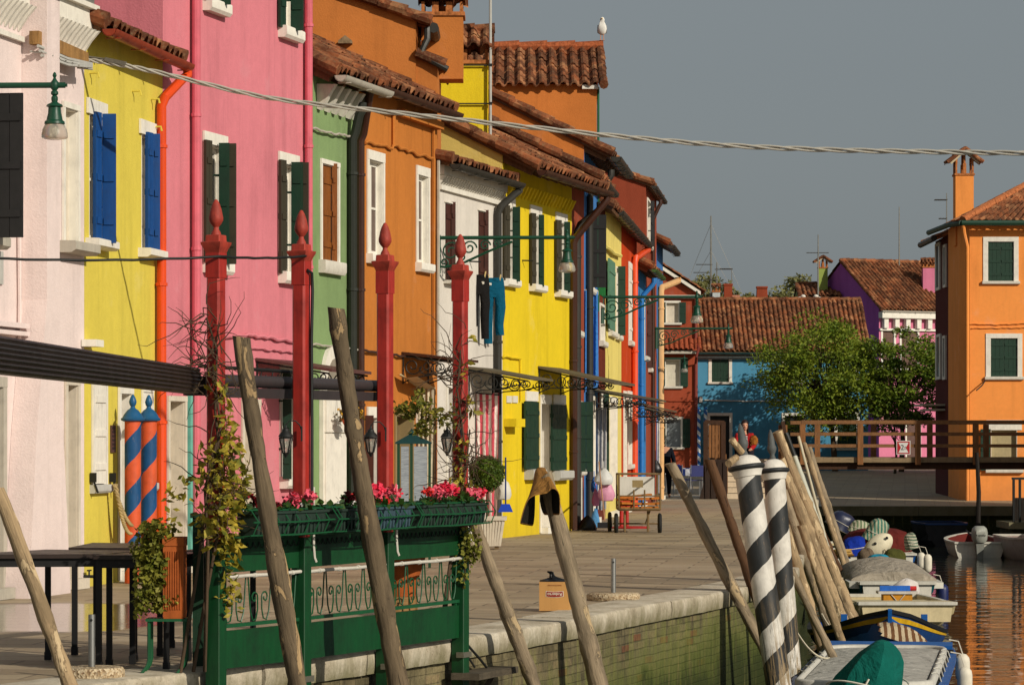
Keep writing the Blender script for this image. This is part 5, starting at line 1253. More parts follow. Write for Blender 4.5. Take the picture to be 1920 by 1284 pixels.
def text(par, s_, loc, size, mat, rot=(R(90), 0, 0), name='lettering', ext=.001, align='CENTER', shear=0):
    cu = bpy.data.curves.new(name, 'FONT'); cu.body = s_; cu.size = size; cu.extrude = ext; cu.align_x = align; cu.align_y = 'CENTER'; cu.shear = shear
    o = bpy.data.objects.new(name, cu); col.objects.link(o); dg = bpy.context.evaluated_depsgraph_get(); me = bpy.data.meshes.new_from_object(o.evaluated_get(dg))
    bpy.data.objects.remove(o); o = bpy.data.objects.new(name, me); col.objects.link(o); me.materials.clear(); me.materials.append(mat)
    o.parent = par; o.location = V(loc)-ORG[par.name]; o.rotation_euler = rot; ORG[o.name] = ORG[par.name]; return o
INK = plain((16, 16, 20), .5); text(sg, '2', ((x0+x1)/2-.03, y-.002, zm), .20, INK); text(sg, 'm', ((x0+x1)/2+.05, y-.002, zm+.02), .06, INK); text(sg, '7', ((x0+x1)/2+.035, y-.002, zm-.035), .055, INK); text(sg, '5', ((x0+x1)/2+.067, y-.002, zm-.035), .055, INK)
# mooring stake in front of the far quay, and restaurant tables at the foot of the bridge
mb = MB(); x = ray(1833, 84.5); mb.tube([(x-.02, 84.5, zpx(848, 84.5)), (x+.03, 84.5, .2), (x, 84.5, -1.6)], [.05, .06, .07], 8)
tag(mb.build('mooring_stake', wood((40, 34, 28), .6)), 'dark upright stake standing before the orange house', 'stake')
mb = MB(); cxp = ray(1908, 83)
t = thing('bridge_pier', (cxp+.6, 83, -1.6), 'shaded brick pier with iron fence at the right edge', 'pier')
mb.box(cxp-.22, cxp+2.5, 82.6, 84.6, -1.7, -.72); mb.build('brick_base', QW, t); mb = MB(); mb.box(cxp-.3, cxp+2.6, 82.5, 84.7, -.719, -.55); mb.build('cap_stone', STONE, t)
for k in range(9): mb = MB(); xx = cxp-.15+k*.16; mb.tube([(xx, 82.7, -.55), (xx, 82.7, .55)], .035, 6); mb.build('fence_bar', IRON, t)
mb = MB(); mb.box(cxp-.2, cxp+1.4, 82.67, 82.73, .551, .61); mb.build('fence_rail', IRON, t)
CHR = metal((200, 200, 200), .25); CLOTH = fabric((44, 58, 120), .8, (206, 206, 214), 4, 0)
def cafe_table(px, Y, lab):
    x = ray(px, Y); t = thing('cafe_table', (x, Y, .006), lab, 'table', 'restaurant tables by the bridge steps')
    mb = MB(); mb.box(x-.38, x+.38, Y-.38, Y+.38, .72, .75); mb.build('table_top', CLOTH, t); mb = MB()
    mb.loft([[(x+a*.40, Y+b*.40, z) for a, b in ((-1, -1), (1, -1), (1, 1), (-1, 1))] for z in (.56, .752)], cap=True); mb.build('tablecloth', CLOTH, t)
    for a in (-1, 1):
        for b in (-1, 1): mb = MB(); mb.tube([(x+a*.33, Y+b*.33, .006), (x+a*.33, Y+b*.33, .72)], .02, 6); mb.build('leg', CHR, t)
def cafe_chair(px, Y, rz, lab):
    x = ray(px, Y); t = thing('cafe_chair', (x, Y, .006), lab, 'chair', 'restaurant chairs by the bridge steps'); c, s_ = math.cos(rz), math.sin(rz)
    T = lambda p: (x+p[0]*c-p[1]*s_, Y+p[0]*s_+p[1]*c, p[2]+.006)
    mb = MB(T); mb.box(-.2, .2, -.2, .2, .43, .45); mb.build('seat', paint((30, 40, 110), .8), t)
    mb = MB(T); mb.box(-.2, .2, .2, .22, .55, .86); mb.build('backrest', paint((30, 40, 110), .8), t)
    for a in (-1, 1):
        mb = MB(T); mb.tube([(a*.2, -.2, 0), (a*.19, -.18, .44)], .014, 6); mb.build('leg', CHR, t); mb = MB(T); mb.tube([(a*.2, .26, 0), (a*.19, .2, .44), (a*.19, .22, .88)], .014, 6); mb.build('leg', CHR, t)
cafe_table(1294, 92, 'cafe table with striped cloth nearest the dark bridge panel'); cafe_table(1270, 95.5, 'cafe table with striped cloth behind the standing person in black')
cafe_chair(1271, 90.6, 2.8, 'blue chrome cafe chair in front of the tables'); cafe_chair(1283, 93.6, 1.2, 'blue chrome cafe chair between the two tables'); cafe_chair(1303, 90.2, 3.4, 'blue chrome cafe chair beside the dark bridge panel')
g = 'small striped poles by the blue house door'
SPB = spiral((226, 230, 232), (30, 96, 170), .36)
for px, lab in ((1310.5, 'white and blue striped pole left of the blue house door'), (1323, 'white and blue striped pole right beside the blue house door')):
    Y = 137.5; x = ray(px, Y); t = thing('striped_pole', (x, Y, campo_z(x, Y)), lab, 'pole', g); z1 = zpx(768, Y)
    mb = MB(); mb.lathe([(.075, campo_z(x, Y)), (.075, z1-.02), (.0, z1)], (x, Y, 0), 10); o = mb.build('shaft', SPB, t); mb = MB(); mb.ball((x, Y, z1+.04), .07, .07, .09, 10, 6); mb.build('finial', plain((40, 110, 180)), t)
# ------------------------------------------------------------------ pergola, fence and planters at the quay edge
def edge_pt(px, off=0.0):
    lo, hi = 12., 90.
    for _ in range(60):
        Y = (lo+hi)/2; d = edge_dir(Y); x = edge_at(Y)+d.y*off; y = Y-d.x*off
        if x/y*FPX+CX < px: lo = Y
        else: hi = Y
    return V((x, y))
RED = paint((164, 42, 32), .95, .45, .2); RED_CAP = paint((166, 58, 42), .95, .55, .26); GRN = paint((8, 68, 32), .85, .42, .2)
WHITE_P = plain((212, 206, 192), .5, .85)
PP = [edge_pt(p, .12) for p in (405, 565, 722, 863)]
ptop = 2.83; dirs = (PP[3]-PP[0]).normalized(); UX = V((dirs.x, dirs.y, 0)); NX = V((dirs.y, -dirs.x, 0))
def FT(i):   # frame at a post: a along the fence, b outwards, z up
    c = PP[i]; return lambda p: V((c.x, c.y, 0))+UX*p[0]+NX*p[1]+V((0, 0, p[2]))
def octa(r, c=.28): return [(-r+c*r, -r), (r-c*r, -r), (r, -r+c*r), (r, r-c*r), (r-c*r, r), (-r+c*r, r), (-r, r-c*r), (-r, -r+c*r)]
def post_red(i, lab):
    c = PP[i]; t = thing('red_post', (c.x, c.y, -.45), lab, 'post', 'red acorn topped posts at the quay edge'); T = FT(i)
    r = .049
    mb = MB(T); mb.loft([[(a, b, z) for a, b in octa(r)] for z in (.86, ptop-.10)]); mb.loft([[(a, b, z) for a, b in octa(r*1.06, .05)] for z in (ptop-.26, ptop-.10)]); mb.build('shaft', RED, t)
    mb = MB(T); mb.loft([[(a, b, z) for a, b in octa(r*1.06, .1)] for z in (-.45, .859)]); mb.build('base', GRN, t)
    mb = MB(T); mb.loft([[(a, b, z) for a, b in octa(s_, .04)] for s_, z in ((r*1.02, ptop-.10), (r*1.2, ptop-.075), (r*1.5, ptop-.045), (r*1.54, ptop-.03), (r*1.05, ptop-.025), (r*1.0, ptop+.015), (r*.8, ptop+.018))]); cp = mb.build('cap', RED_CAP, t)
    mb = MB(T); mb.lathe([(.034, ptop+.018), (.03, ptop+.035), (.018, ptop+.055), (.017, ptop+.068), (.034, ptop+.088), (.046, ptop+.11), (.047, ptop+.13), (.042, ptop+.155), (.036, ptop+.185), (.024, ptop+.22), (.01, ptop+.245), (0, ptop+.25)], (0, 0, 0), 18); mb.build('finial', RED_CAP, cp)
    mb = MB(T); mb.box(-r*1.5, r*1.5, .0, r*1.25, -.12, -.08); mb.build('strap', metal((140, 136, 120), .5), t); return t
p1 = post_red(0, 'red acorn topped post wrapped in yellow leaved climber, leftmost of the four'); p2 = post_red(1, 'red acorn topped post with a black cable running down it'); p3 = post_red(2, 'bare red acorn topped post before the ochre house'); p4 = post_red(3, 'red acorn topped post before the white house, rightmost of the four')
mb = MB(FT(1)); mb.tube([(-.03, .06, ptop-.16), (.01, .075, ptop-.18), (.02, .075, ptop-.3), (.015, .07, 2.2), (.022, .07, 1.6), (.02, .07, .9)], .011, 6); mb.build('cable', IRON, p2)
for i, t in ((1, p2), (2, p3)):
    mb = MB(FT(i)); mb.tube([(.066, .06, 1.2), (.066, .06, .80), (.07, .065, .72), (.085, .07, .69)], .009, 6); mb.build('hose', WHITE_P, t)
# short green post of the return side
c = edge_pt(372, -.28); mb = MB(); mb.box(c.x-.035, c.x+.035, c.y-.035, c.y+.035, .012, 1.0); mb.box(c.x-.05, c.x+.05, c.y-.05, c.y+.05, 1.001, 1.03); tag(mb.build('green_post', paint((10, 52, 28), .8)), 'short dark green post behind the leftmost red post', 'post')
# fence bays
IG = paint((20, 84, 48), .85, .4)
def bay(i, lab):
    a, b = PP[i], PP[i+1]; L = (b-a).length-.12; u = (b-a).normalized(); o = a+u*.06; ux = V((u.x, u.y, 0)); nx = V((u.y, -u.x, 0))
    T = lambda p: V((o.x, o.y, 0))+ux*p[0]+nx*p[1]+V((0, 0, p[2]))
    t = thing('fence_panel', (o.x+u.x*L/2, o.y+u.y*L/2, .03), lab, 'fence', 'green fence bays between the red posts')
    mb = MB(T); mb.box(0, L, -.015, .015, .03, .275); mb.build('lower_board', GRN, t)
    mb = MB(T); mb.box(0, L, -.015, .015, .655, .90); mb.build('upper_board', GRN, t)
    mb = MB(T); mb.box(0, L, -.02, .02, .295, .318); mb.box(.03, .05, -.01, .01, .276, .294); mb.box(L-.05, L-.03, -.01, .01, .276, .294); mb.build('rail', IG, t)
    mb = MB(T); mb.tube([(0, .03, .625), (L*.3, .03, .628), (L*.6, .03, .624), (L, .03, .63)], .012, 8)
    for k in range(4): mb.tube([(L*(.12+.25*k), .03, .626), (L*(.12+.25*k)+.03, .03, .627)], .016, 8)
    mb.build('pipe_rail', WHITE_P, t)
    mb = MB(T); n = max(2, round(L/.34)); w_ = L/n
    for k in range(n):
        c = w_*(k+.5)
        for sg in (-1, 1):
            pts = [(c+sg*w_*.46, .0, .615), (c+sg*w_*.43, 0, .55), (c+sg*w_*.40, 0, .46), (c+sg*w_*.36, 0, .38), (c+sg*w_*.27, 0, .325), (c+sg*w_*.15, 0, .335), (c+sg*w_*.085, 0, .40), (c+sg*w_*.085, 0, .47)]
            # inner scroll
            ctr = (c+sg*w_*.21, .475); r0 = w_*.135
            for q in range(1, 17):
                th = PI-q*.42; rr = r0*(1-.78*q/17); pts.append((ctr[0]-sg*rr*math.cos(th)*-1 if False else ctr[0]+sg*rr*math.cos(th), 0, ctr[1]+rr*math.sin(th)))
            mb.tube(pts, .0055, 5)
    mb.build('iron_scrolls', IG, t)
    # hanging lace edge on the upper board
    mb = MB(T); n = round(L/.075)
    for k in range(n):
        a0 = L*k/n; mb.tube([(a0, .02, .845), (a0+L/n*.25, .022, .815), (a0+L/n*.5, .024, .805), (a0+L/n*.75, .022, .815), (a0+L/n, .02, .845)], .0035, 4)
    mb.build('wire_edge', IRON, t)
    # wire basket for the flower troughs
    mb = MB(T); e0, e1 = -.04, L+.04
    for off, z in ((.10, 1.075), (.235, 1.065), (.275, .985), (.25, .90), (.12, .885)): mb.tube([(e0, off, z), ((e0+e1)/2, off+.01, z-.006), (e1, off, z)], .0065, 5)
    n = round(L/.12)
    for k in range(n+1):
        a0 = e0+(e1-e0)*k/n; mb.tube([(a0, .06, 1.075), (a0+.03, .235, 1.065), (a0+.06, .275, .985), (a0+.03, .25, .90), (a0, .12, .885), (a0, .02, .90)], .005, 5)
    mb.build('wire_basket', IG, t)
    return t, T, L
B1 = bay(0, 'green fence bay between the vine covered post and the post with the black cable'); B2 = bay(1, 'green fence bay under the two geranium troughs in the middle'); B3 = bay(2, 'green fence bay nearest the cardboard box, ivy at its right end')
TROUGH = paint((40, 58, 48), .85, .5, .12); TROUGH2 = paint((60, 82, 92), .85, .5, .15); GL = leafmat((34, 66, 18), (70, 104, 30)); FLP = plain((226, 44, 74), .6, .95); FLP2 = plain((228, 92, 112), .6, .95); FLR = plain((206, 40, 34), .6, .95); FLW = plain((236, 230, 226), .6, .95); FLD = plain((120, 10, 24), .6, .9)
rf = random.Random(12)
def trough(T, a0, a1, mat, lab, heads):
    o = T(((a0+a1)/2, .17, .89)); t = thing('flower_trough', o, lab, 'planter', 'flower troughs in the wire baskets')
    w0, w1 = .065, .085; mb = MB(T); cc = .17
    outer = [[(a0+.02, cc-w0, .895), (a1-.02, cc-w0, .895), (a1-.02, cc+w0, .895), (a0+.02, cc+w0, .895)], [(a0, cc-w1, 1.035), (a1, cc-w1, 1.035), (a1, cc+w1, 1.035), (a0, cc+w1, 1.035)], [(a0-.012, cc-w1-.012, 1.036), (a1+.012, cc-w1-.012, 1.036), (a1+.012, cc+w1+.012, 1.036), (a0-.012, cc+w1+.012, 1.036)], [(a0-.012, cc-w1-.012, 1.052), (a1+.012, cc-w1-.012, 1.052), (a1+.012, cc+w1+.012, 1.052), (a0-.012, cc+w1+.012, 1.052)], [(a0+.012, cc-w1+.012, 1.052), (a1-.012, cc-w1+.012, 1.052), (a1-.012, cc+w1-.012, 1.052), (a0+.012, cc+w1-.012, 1.052)], [(a0+.012, cc-w1+.012, 1.02), (a1-.012, cc-w1+.012, 1.02), (a1-.012, cc+w1-.012, 1.02), (a0+.012, cc+w1-.012, 1.02)]]
    mb.loft(outer)
    k = round((a1-a0)/.055)
    for q in range(1, k): x = a0+(a1-a0)*q/k; mb.box(x-.008, x+.008, cc+w0+.008, cc+w1-.002, .91, 1.03)
    mb.build('trough', mat, t)
    mb = MB(); pts = []
    for q in range(int((a1-a0)*210)):
        pts.append(T((rf.uniform(a0, a1), cc+rf.gauss(0, .055), 1.04+abs(rf.gauss(0, .035)))))
    leaves(mb, pts, .05, rf, .9, .0); mb.build('leaves', GL, t, smooth=0, recalc=False)
    for f, h, m, r in heads:
        r *= 1.02
        c = T((a0+(a1-a0)*f, cc+rf.uniform(-.04, .05), 1.05+h)); mb = MB(); b = T((a0+(a1-a0)*f, cc, 1.04)); mb.tube([b, c], .004, 5); mb.m = 1
        for q in range(60):
            v = V((rf.gauss(0, 1), rf.gauss(0, 1), rf.gauss(0, .8)+.2)).normalized(); leaves(mb, [V(c)+v*r*rf.uniform(.4, 1)], r*.75, rf, .9)
        mb.build('flower_head', [GL, m], t, smooth=0, recalc=False)
L1, L2, L3 = B1[2], B2[2], B3[2]
trough(B1[1], .05, L1*.5, TROUGH, 'green trough with dark red flowers, leftmost of the row', [(.12, .08, FLD, .045), (.3, .03, FLW, .012), (.75, .03, FLD, .03)])
trough(B1[1], L1*.53, L1-.03, TROUGH, 'green trough with pink geraniums left of the post with the black cable', [(.12, .075, FLP2, .05), (.3, .05, FLP, .04), (.82, .08, FLP2, .05), (.6, .03, FLW, .014)])
trough(B2[1], .04, L2*.47, TROUGH, 'green trough of white blossoms between the two middle posts', [(.2, .03, FLW, .02), (.35, .08, FLD, .045), (.55, .03, FLW, .02), (.62, .035, FLW, .018), (.85, .075, FLR, .04)])
trough(B2[1], L2*.51, L2-.02, TROUGH2, 'faded blue green trough with pink geraniums left of the bare red post', [(.08, .09, FLP2, .06), (.2, .12, FLP, .05), (.3, .08, FLP2, .05), (.5, .04, FLR, .03), (.78, .09, FLP2, .055), (.9, .085, FLP, .04)])
trough(B3[1], .03, L3*.98, TROUGH, 'longest trough thick with pink geraniums at the right end', [(.14, .10, FLR, .035), (.36, .09, FLP2, .05), (.42, .12, FLP, .045), (.47, .09, FLP2, .05), (.53, .10, FLP2, .05), (.60, .09, FLP, .045), (.64, .1, FLP2, .045), (.9, .06, FLP2, .05), (.97, .07, FLP, .04), (.3, .02, FLR, .02)])

# lanterns on the posts
def lantern(i, lab, first=[None]):
    T = FT(i)
    if first[0] is None:
        o = V(T((-.15, -.04, 1.425))); t = thing('lantern', o, lab, 'lantern', 'black lanterns on the red posts'); K = lambda p: V(o)+V(p)*.72
        mb = MB(K)
        for z0, r0, z1, r1 in ((.0, .028, .012, .034), (.145, .062, .16, .066)): mb.loft([[(r*math.cos(PI/3*k+.3), r*math.sin(PI/3*k+.3), z) for k in range(6)] for r, z in ((r0, z0), (r1, z1))])
        for k in range(6): a = PI/3*k+.3; mb.bar((.032*math.cos(a), .032*math.sin(a), .01), (.064*math.cos(a), .064*math.sin(a), .15), .009, .009)
        mb.lathe([(.0, -.035), (.012, -.03), (.016, -.015), (.026, -.001)], (0, 0, 0), 10); mb.build('cage', IRON, t)
        mb = MB(K); mb.loft([[(r*math.cos(PI/3*k+.3), r*math.sin(PI/3*k+.3), z) for k in range(6)] for r, z in ((.03, .014), (.060, .144))], cap=False); mb.build('pane', clear_glass(), t, smooth=0)
        mb = MB(K); mb.lathe([(.072, .161), (.066, .175), (.05, .20), (.036, .212), (.03, .235), (.012, .245), (.008, .27), (0, .285)], (0, 0, 0), 12); mb.build('hood', IRON, t)
        mb = MB(K); mb.ball((0, 0, .09), .022, .022, .034, 10, 8); mb.build('bulb', plain((230, 226, 214), .3), t)
        mb = MB(K); mb.tube([(0, 0, .27), (.03, .005, .31), (.09, .02, .31), (.13, .03, .27), (.15, .035, .20)], .006, 6); mb.box(.14, .155, .02, .05, .12, .26); mb.build('bracket', IRON, t)
        first[0] = t; return t
    return dup(first[0], V(T((-.15, -.04, 1.425))), lab)
lantern(1, 'black lantern on the post with the black cable'); lantern(2, 'black lantern half hidden behind the thick leaning pole'); lantern(3, 'black lantern hanging among the climber at the rightmost red post')

# retracted awnings
AWB = paint((44, 32, 26), .85, .35, .08); AWG = paint((60, 54, 54), .85, .35, .08)
a, b = at(-40, 662, 14.2), at(372, 715, 20.9); b.z = a.z = 1.905
t = thing('awning', (a+b)/2, 'dark brown ribbed awning cassette running out of the picture on the left', 'awning', 'folded awnings of the pergola')
d = (b-a).normalized(); n_ = V((d.y, -d.x, 0)); mb = MB(); m = 14
prof = []
for k in range(m+1):
    z = -.085+.17*k/m; prof += [(.0+(.012 if k % 2 else 0)+.02*math.sin(PI*k/m), z)]
ring = prof+[(-.09, .085), (-.09, -.085)]
mb.loft([[p+n_*o+V((0, 0, z)) for o, z in ring] for p in (a, b)]); mb.build('slats', AWB, t, smooth=25)
mb = MB(); mb.loft([[p+n_*o+V((0, 0, z)) for o, z in ((-.1, -.095), (.045, -.095), (.045, .03), (-.1, .03))] for p in (b+d*.001, b+d*.16)]); mb.build('end_cap', paint((54, 42, 38), .85), t)
a = PP[0]; b = PP[2]; u = (b-a).normalized(); p0 = a+u*.12; p1_ = b+u*.16; nx = V((u.y, -u.x, 0)); K = lambda s_, o, z: V((p0.x, p0.y, 0)).lerp(V((p1_.x, p1_.y, 0)), s_)-nx*(.12-o)+V((0, 0, z))
t = thing('awning', K(.5, 0, 1.85), 'dark grey roller awning behind the red posts', 'awning', 'folded awnings of the pergola')
mb = MB(); mb.tube([K(0, 0, 1.91), K(1, 0, 1.91)], .042, 14); mb.build('roller', AWG, t)
mb = MB(); mb.loft([[K(s_, o, z) for o, z in ((-.03, 1.80), (.04, 1.80), (.045, 1.865), (-.03, 1.865))] for s_ in (0, .98)]); mb.build('fascia', AWG, t)
mb = MB(); mb.lathe([(.05, -.02), (.05, .02)], K(1.002, 0, 1.9), 12); mb.loft([[K(s_, o, z) for o, z in ((-.035, 1.86), (.048, 1.86), (.048, 1.95), (-.035, 1.95))] for s_ in (1.001, 1.012)]); mb.tube([K(.985, .03, 1.86), K(.985, .03, 1.80), K(.98, .03, 1.76)], .012, 6); mb.build('end_cap', metal((150, 150, 150), .4), t)
mb = MB(); mb.tube([K(-.05, 0, 2.0), K(.5, -.0, 1.985)], .014, 6); mb.build('top_rail', IRON, t)

# climbers
VL = leafmat((202, 176, 62), (96, 106, 28), k=.85, sc=9); VL2 = leafmat((196, 168, 74), (140, 120, 36), sc=11); TW = wood((92, 74, 56), .6, (20, 20, 2), .9); IV = leafmat((104, 112, 30), (164, 158, 66), sc=13)
def climber(name, lab, T, rv, stems, twigs, leafz, cat='climber', group='climbing plants on the pergola'):
    t = thing(name, T((0, 0, .02)), lab, cat, group); mb = MB(); tips = []
    for P in stems: mb.tube([T(p) for p in P], [.013*(1-.6*k/len(P)) for k in range(len(P))], 6)
    mb.build('stem', TW, t, smooth=80); mb = MB()
    for base, n, L, sp in twigs:
        for _ in range(n):
            p = V(base)+V((rv.gauss(0, .04), rv.gauss(0, .03), rv.gauss(0, .1))); d = V((rv.gauss(sp[0], .7), rv.gauss(sp[1], .5), rv.gauss(sp[2], .6))).normalized(); P = [p]
            for k in range(6):
                d = (d+V((rv.gauss(0, .35), rv.gauss(0, .3), rv.gauss(.02, .35)))).normalized(); P.append(P[-1]+d*L*rv.uniform(.1, .24))
            mb.tube([T(x) for x in P], [.0042, .004, .0035, .003, .0025, .002, .0012], 4); tips += [P[2], P[4], P[6]]
    mb.build('twigs', TW, t, smooth=80); mb = MB()
    for c, r, n, size in leafz:
        pts = [T(p) for p in cloud(rv, c, r[0], r[1], r[2], n)]; leaves(mb, pts, size, rv, .45, .35)
    mb.build('leaves', VL, t, smooth=0, recalc=False); return t
rv = random.Random(31); T = FT(0)
climber('climbing_plant', 'climber with yellowing leaves wound round the leftmost red post', T, rv,
    [[(-.12, -.1, .02), (-.10, -.02, .5), (-.09, .06, .9), (-.05, .07, 1.3), (-.10, .05, 1.7), (-.06, .04, 2.1), (-.16, .02, 2.3)], [(-.2, -.15, .02), (-.18, -.05, .6), (-.12, 0, 1.1), (-.08, .08, 1.6), (-.08, .02, 2.0)], [(-.06, -.05, .02), (-.14, .02, .8), (-.2, .03, 1.2), (-.1, .06, 1.5)]],
    [((-.1, .02, 2.2), 22, .42, (-.5, 0, .2)), ((-.18, .02, 2.05), 20, .34, (-.6, 0, 0)), ((-.1, .05, 1.9), 16, .3, (-.2, .1, .1)), ((-.12, .05, 1.4), 18, .34, (-.2, .1, 0)), ((-.1, .05, 1.0), 14, .3, (0, .1, 0)), ((.05, .06, 1.2), 12, .3, (.5, .1, 0))],
    [((-.07, .06, 1.85), (.14, .06, .16), 40, .07), ((-.02, .08, 1.62), (.13, .07, .16), 60, .085), ((.02, .1, 1.35), (.2, .08, .2), 110, .095), ((-.16, .05, 1.3), (.2, .1, .24), 110, .08), ((.02, .1, 1.12), (.2, .08, .18), 110, .095), ((-.14, .06, 1.0), (.18, .1, .22), 90, .085), ((-.02, .1, .86), (.12, .07, .16), 60, .085), ((.0, .1, .68), (.09, .06, .14), 44, .085), ((.03, .1, .5), (.08, .05, .12), 34, .07), ((-.35, -.1, 1.15), (.12, .1, .2), 34, .07), ((-.42, -.1, .95), (.08, .1, .08), 16, .06), ((.2, .08, 1.15), (.1, .05, .25), 34, .09)])
T = FT(3)
climber('climbing_plant', 'straggly half bare climber on the rightmost red post', T, rv,
    [[(-.1, -.1, .02), (-.08, -.04, .6), (-.1, .02, 1.1), (-.06, .06, 1.5), (-.14, .04, 1.9), (-.08, .04, 2.2)], [(-.16, -.1, .02), (-.12, 0, .8), (-.05, .07, 1.3), (.02, .07, 1.6)]],
    [((-.1, .04, 2.1), 16, .34, (-.4, 0, .3)), ((-.1, .04, 1.7), 18, .36, (-.3, 0, .1)), ((-.1, .04, 1.3), 26, .32, (-.3, 0, 0)), ((.05, .06, 1.35), 20, .38, (.6, .1, 0)), ((-.08, .04, 1.1), 22, .3, (-.3, .1, 0)), ((-.2, .02, 1.95), 10, .4, (-.7, 0, .3))],
    [((-.06, .05, 2.05), (.08, .05, .12), 10, .07), ((.02, .08, 1.78), (.1, .05, .1), 14, .085), ((-.1, .05, 1.45), (.12, .06, .12), 26, .07), ((-.14, .04, 1.2), (.14, .06, .15), 44, .065), ((-.02, .08, 1.12), (.12, .06, .12), 36, .075), ((-.05, .07, .98), (.12, .06, .06), 22, .08), ((.0, .06, 2.3), (.06, .05, .1), 4, .06)])
def ivy(name, lab, c, blobs, rv, pot=None, cat='plant'):
    t = thing(name, c, lab, cat); mb = MB()
    for p, r, n, s_ in blobs: leaves(mb, cloud(rv, V(c)+V(p), r[0], r[1], r[2], n), s_, rv, .95, .3)
    mb.build('leaves', IV, t, smooth=0, recalc=False); mb = MB()
    for p, r, n, s_ in blobs: P = V(c)+V(p); mb.tube([P+V((0, 0, r[2])), P+V((.01, 0, 0)), P-V((.01, 0, r[2]))], .004, 4)
    mb.build('stem', TW, t); return t
ce = V(FT(3)((-.03, .1, .9)))
ivy('trailing_ivy', 'pale trailing ivy hanging down beside the rightmost red post', ce, [((0, 0, .02), (.07, .06, .07), 60, .035), ((-.01, 0, -.12), (.08, .06, .1), 110, .035), ((-.04, 0, -.25), (.10, .06, .1), 120, .035), ((.03, 0, -.22), (.06, .06, .1), 70, .035), ((-.05, 0, -.4), (.06, .05, .1), 50, .03)], rv)
# ivy pot on its iron stand
cp = at(326, 1158, 20.75); cp.x = ray(328, 20.75)
t = thing('iron_plant_stand', (cp.x-.04, 20.75, .012), 'green iron plant stand under the terracotta planter', 'plant stand')
TOPZ = zpx(1158, 20.75); mb = MB(); mb.box(cp.x-.18, cp.x+.10, 20.65, 20.85, TOPZ-.018, TOPZ); mb.build('stand_top', IG, t)
for dx, dy in ((-.16, -.08), (.07, -.08), (-.16, .08), (.07, .08)): mb = MB(); mb.tube([(cp.x+dx, 20.75+dy, TOPZ-.018), (cp.x+dx, 20.75+dy, .1), (cp.x+dx-.01, 20.75+dy-.01, .06), (cp.x+dx-.045, 20.75+dy-.03, .013)], .011, 6); mb.build('leg', IG, t)
TERR = paint((176, 92, 42), .85, .75, .14, 'terracotta', .2, 8)
t = thing('terracotta_planter', (cp.x, 20.75, TOPZ), 'tall fluted terracotta planter overflowing with variegated ivy', 'planter')
zt = zpx(1006, 20.75); hw = .066; mb = MB()
mb.loft([[(cp.x+sx*w_, 20.75+sy*w_*1.6, z) for sx, sy in ((-1, -1), (1, -1), (1, 1), (-1, 1))] for w_, z in ((hw*.95, TOPZ+.001), (hw, TOPZ+.03), (hw, zt-.06), (hw*1.06, zt-.055), (hw*1.06, zt), (hw*.85, zt), (hw*.85, zt-.04))])
for k in range(7): x = cp.x-hw*.7+k*hw*1.4/6; mb.box(x-.004, x+.004, 20.75-hw*1.6-.006, 20.75-hw*1.6+.001, TOPZ+.06, zt-.09)
mb.build('pot', TERR, t)
mb = MB(); blobs = [((-.12, -.05, .44), (.12, .12, .09), 300, .04), ((-.17, -.06, .32), (.11, .11, .12), 380, .04), ((-.16, -.06, .16), (.10, .11, .12), 330, .04), ((-.18, -.06, .02), (.09, .1, .1), 200, .036), ((-.10, -.08, -.02), (.08, .06, .08), 110, .036), ((-.08, -.1, .2), (.05, .04, .15), 110, .04), ((.0, -.1, .0), (.05, .03, .04), 24, .032), ((-.22, -.06, -.05), (.05, .05, .07), 60, .034)]
for p, r, n, s_ in blobs: leaves(mb, cloud(rv, (cp.x+p[0], 20.75+p[1], TOPZ+.12+p[2]), r[0], r[1], r[2], n), s_, rv, .95, .3)
mb.build('ivy', IV, t, smooth=0, recalc=False)
# other pots inside the terrace
c = V(FT(3)((-.33, -.35, .0))); t = thing('terracotta_pot', (c.x, c.y, .0), 'large terracotta pot seen through the scrolls of the right fence bay', 'planter')
mb = MB(); mb.lathe([(.0, .35), (.12, .35), (.15, .5), (.19, .62), (.2, .66), (.18, .66), (.17, .6), (0, .58)], (c.x, c.y, 0), 20); mb.build('pot', TERR, t)
mb = MB(); mb.lathe([(.13, .01), (.15, .1), (.14, .2), (.13, .348), (0, .349)], (c.x, c.y, 0), 16); mb.build('basket', wood((170, 130, 80), .6, (3, 3, 40)), t)
mb = MB(); leaves(mb, cloud(rv, (c.x, c.y, .72), .16, .16, .1, 90), .07, rv, .6); mb.build('leaves', GL, t, smooth=0, recalc=False)
c = V(FT(3)((-.30, -.2, 1.66))); t = thing('potted_plant', (c.x, c.y, 1.70), 'bushy yellow green plant above the lantern by the rightmost post', 'plant'); mb = MB()
for p, r, n in (((-.02, 0, .12), (.13, .1, .06), 130), ((-.1, 0, .06), (.1, .08, .06), 80), ((.1, 0, .02), (.1, .08, .08), 90), ((.02, 0, -.06), (.08, .06, .08), 70), ((.0, 0, .2), (.05, .04, .06), 26), ((.2, .05, .02), (.12, .06, .12), 60), ((-.16, .02, .1), (.08, .06, .05), 30)): leaves(mb, cloud(rv, c+V(p), *r, n), .055, rv, .5)
mb.build('leaves', leafmat((86, 100, 34), (168, 156, 60), sc=14), t, smooth=0, recalc=False); mb = MB(); mb.tube([c+V((0, 0, .0)), c+V((.03, 0, .05)), c+V((0, 0, .15))], .006, 5); mb.tube([c+V((.05, 0, .06)), c+V((.2, .05, .05)), c+V((.3, .1, .1))], .006, 5);  mb.build('stem', TW, t)

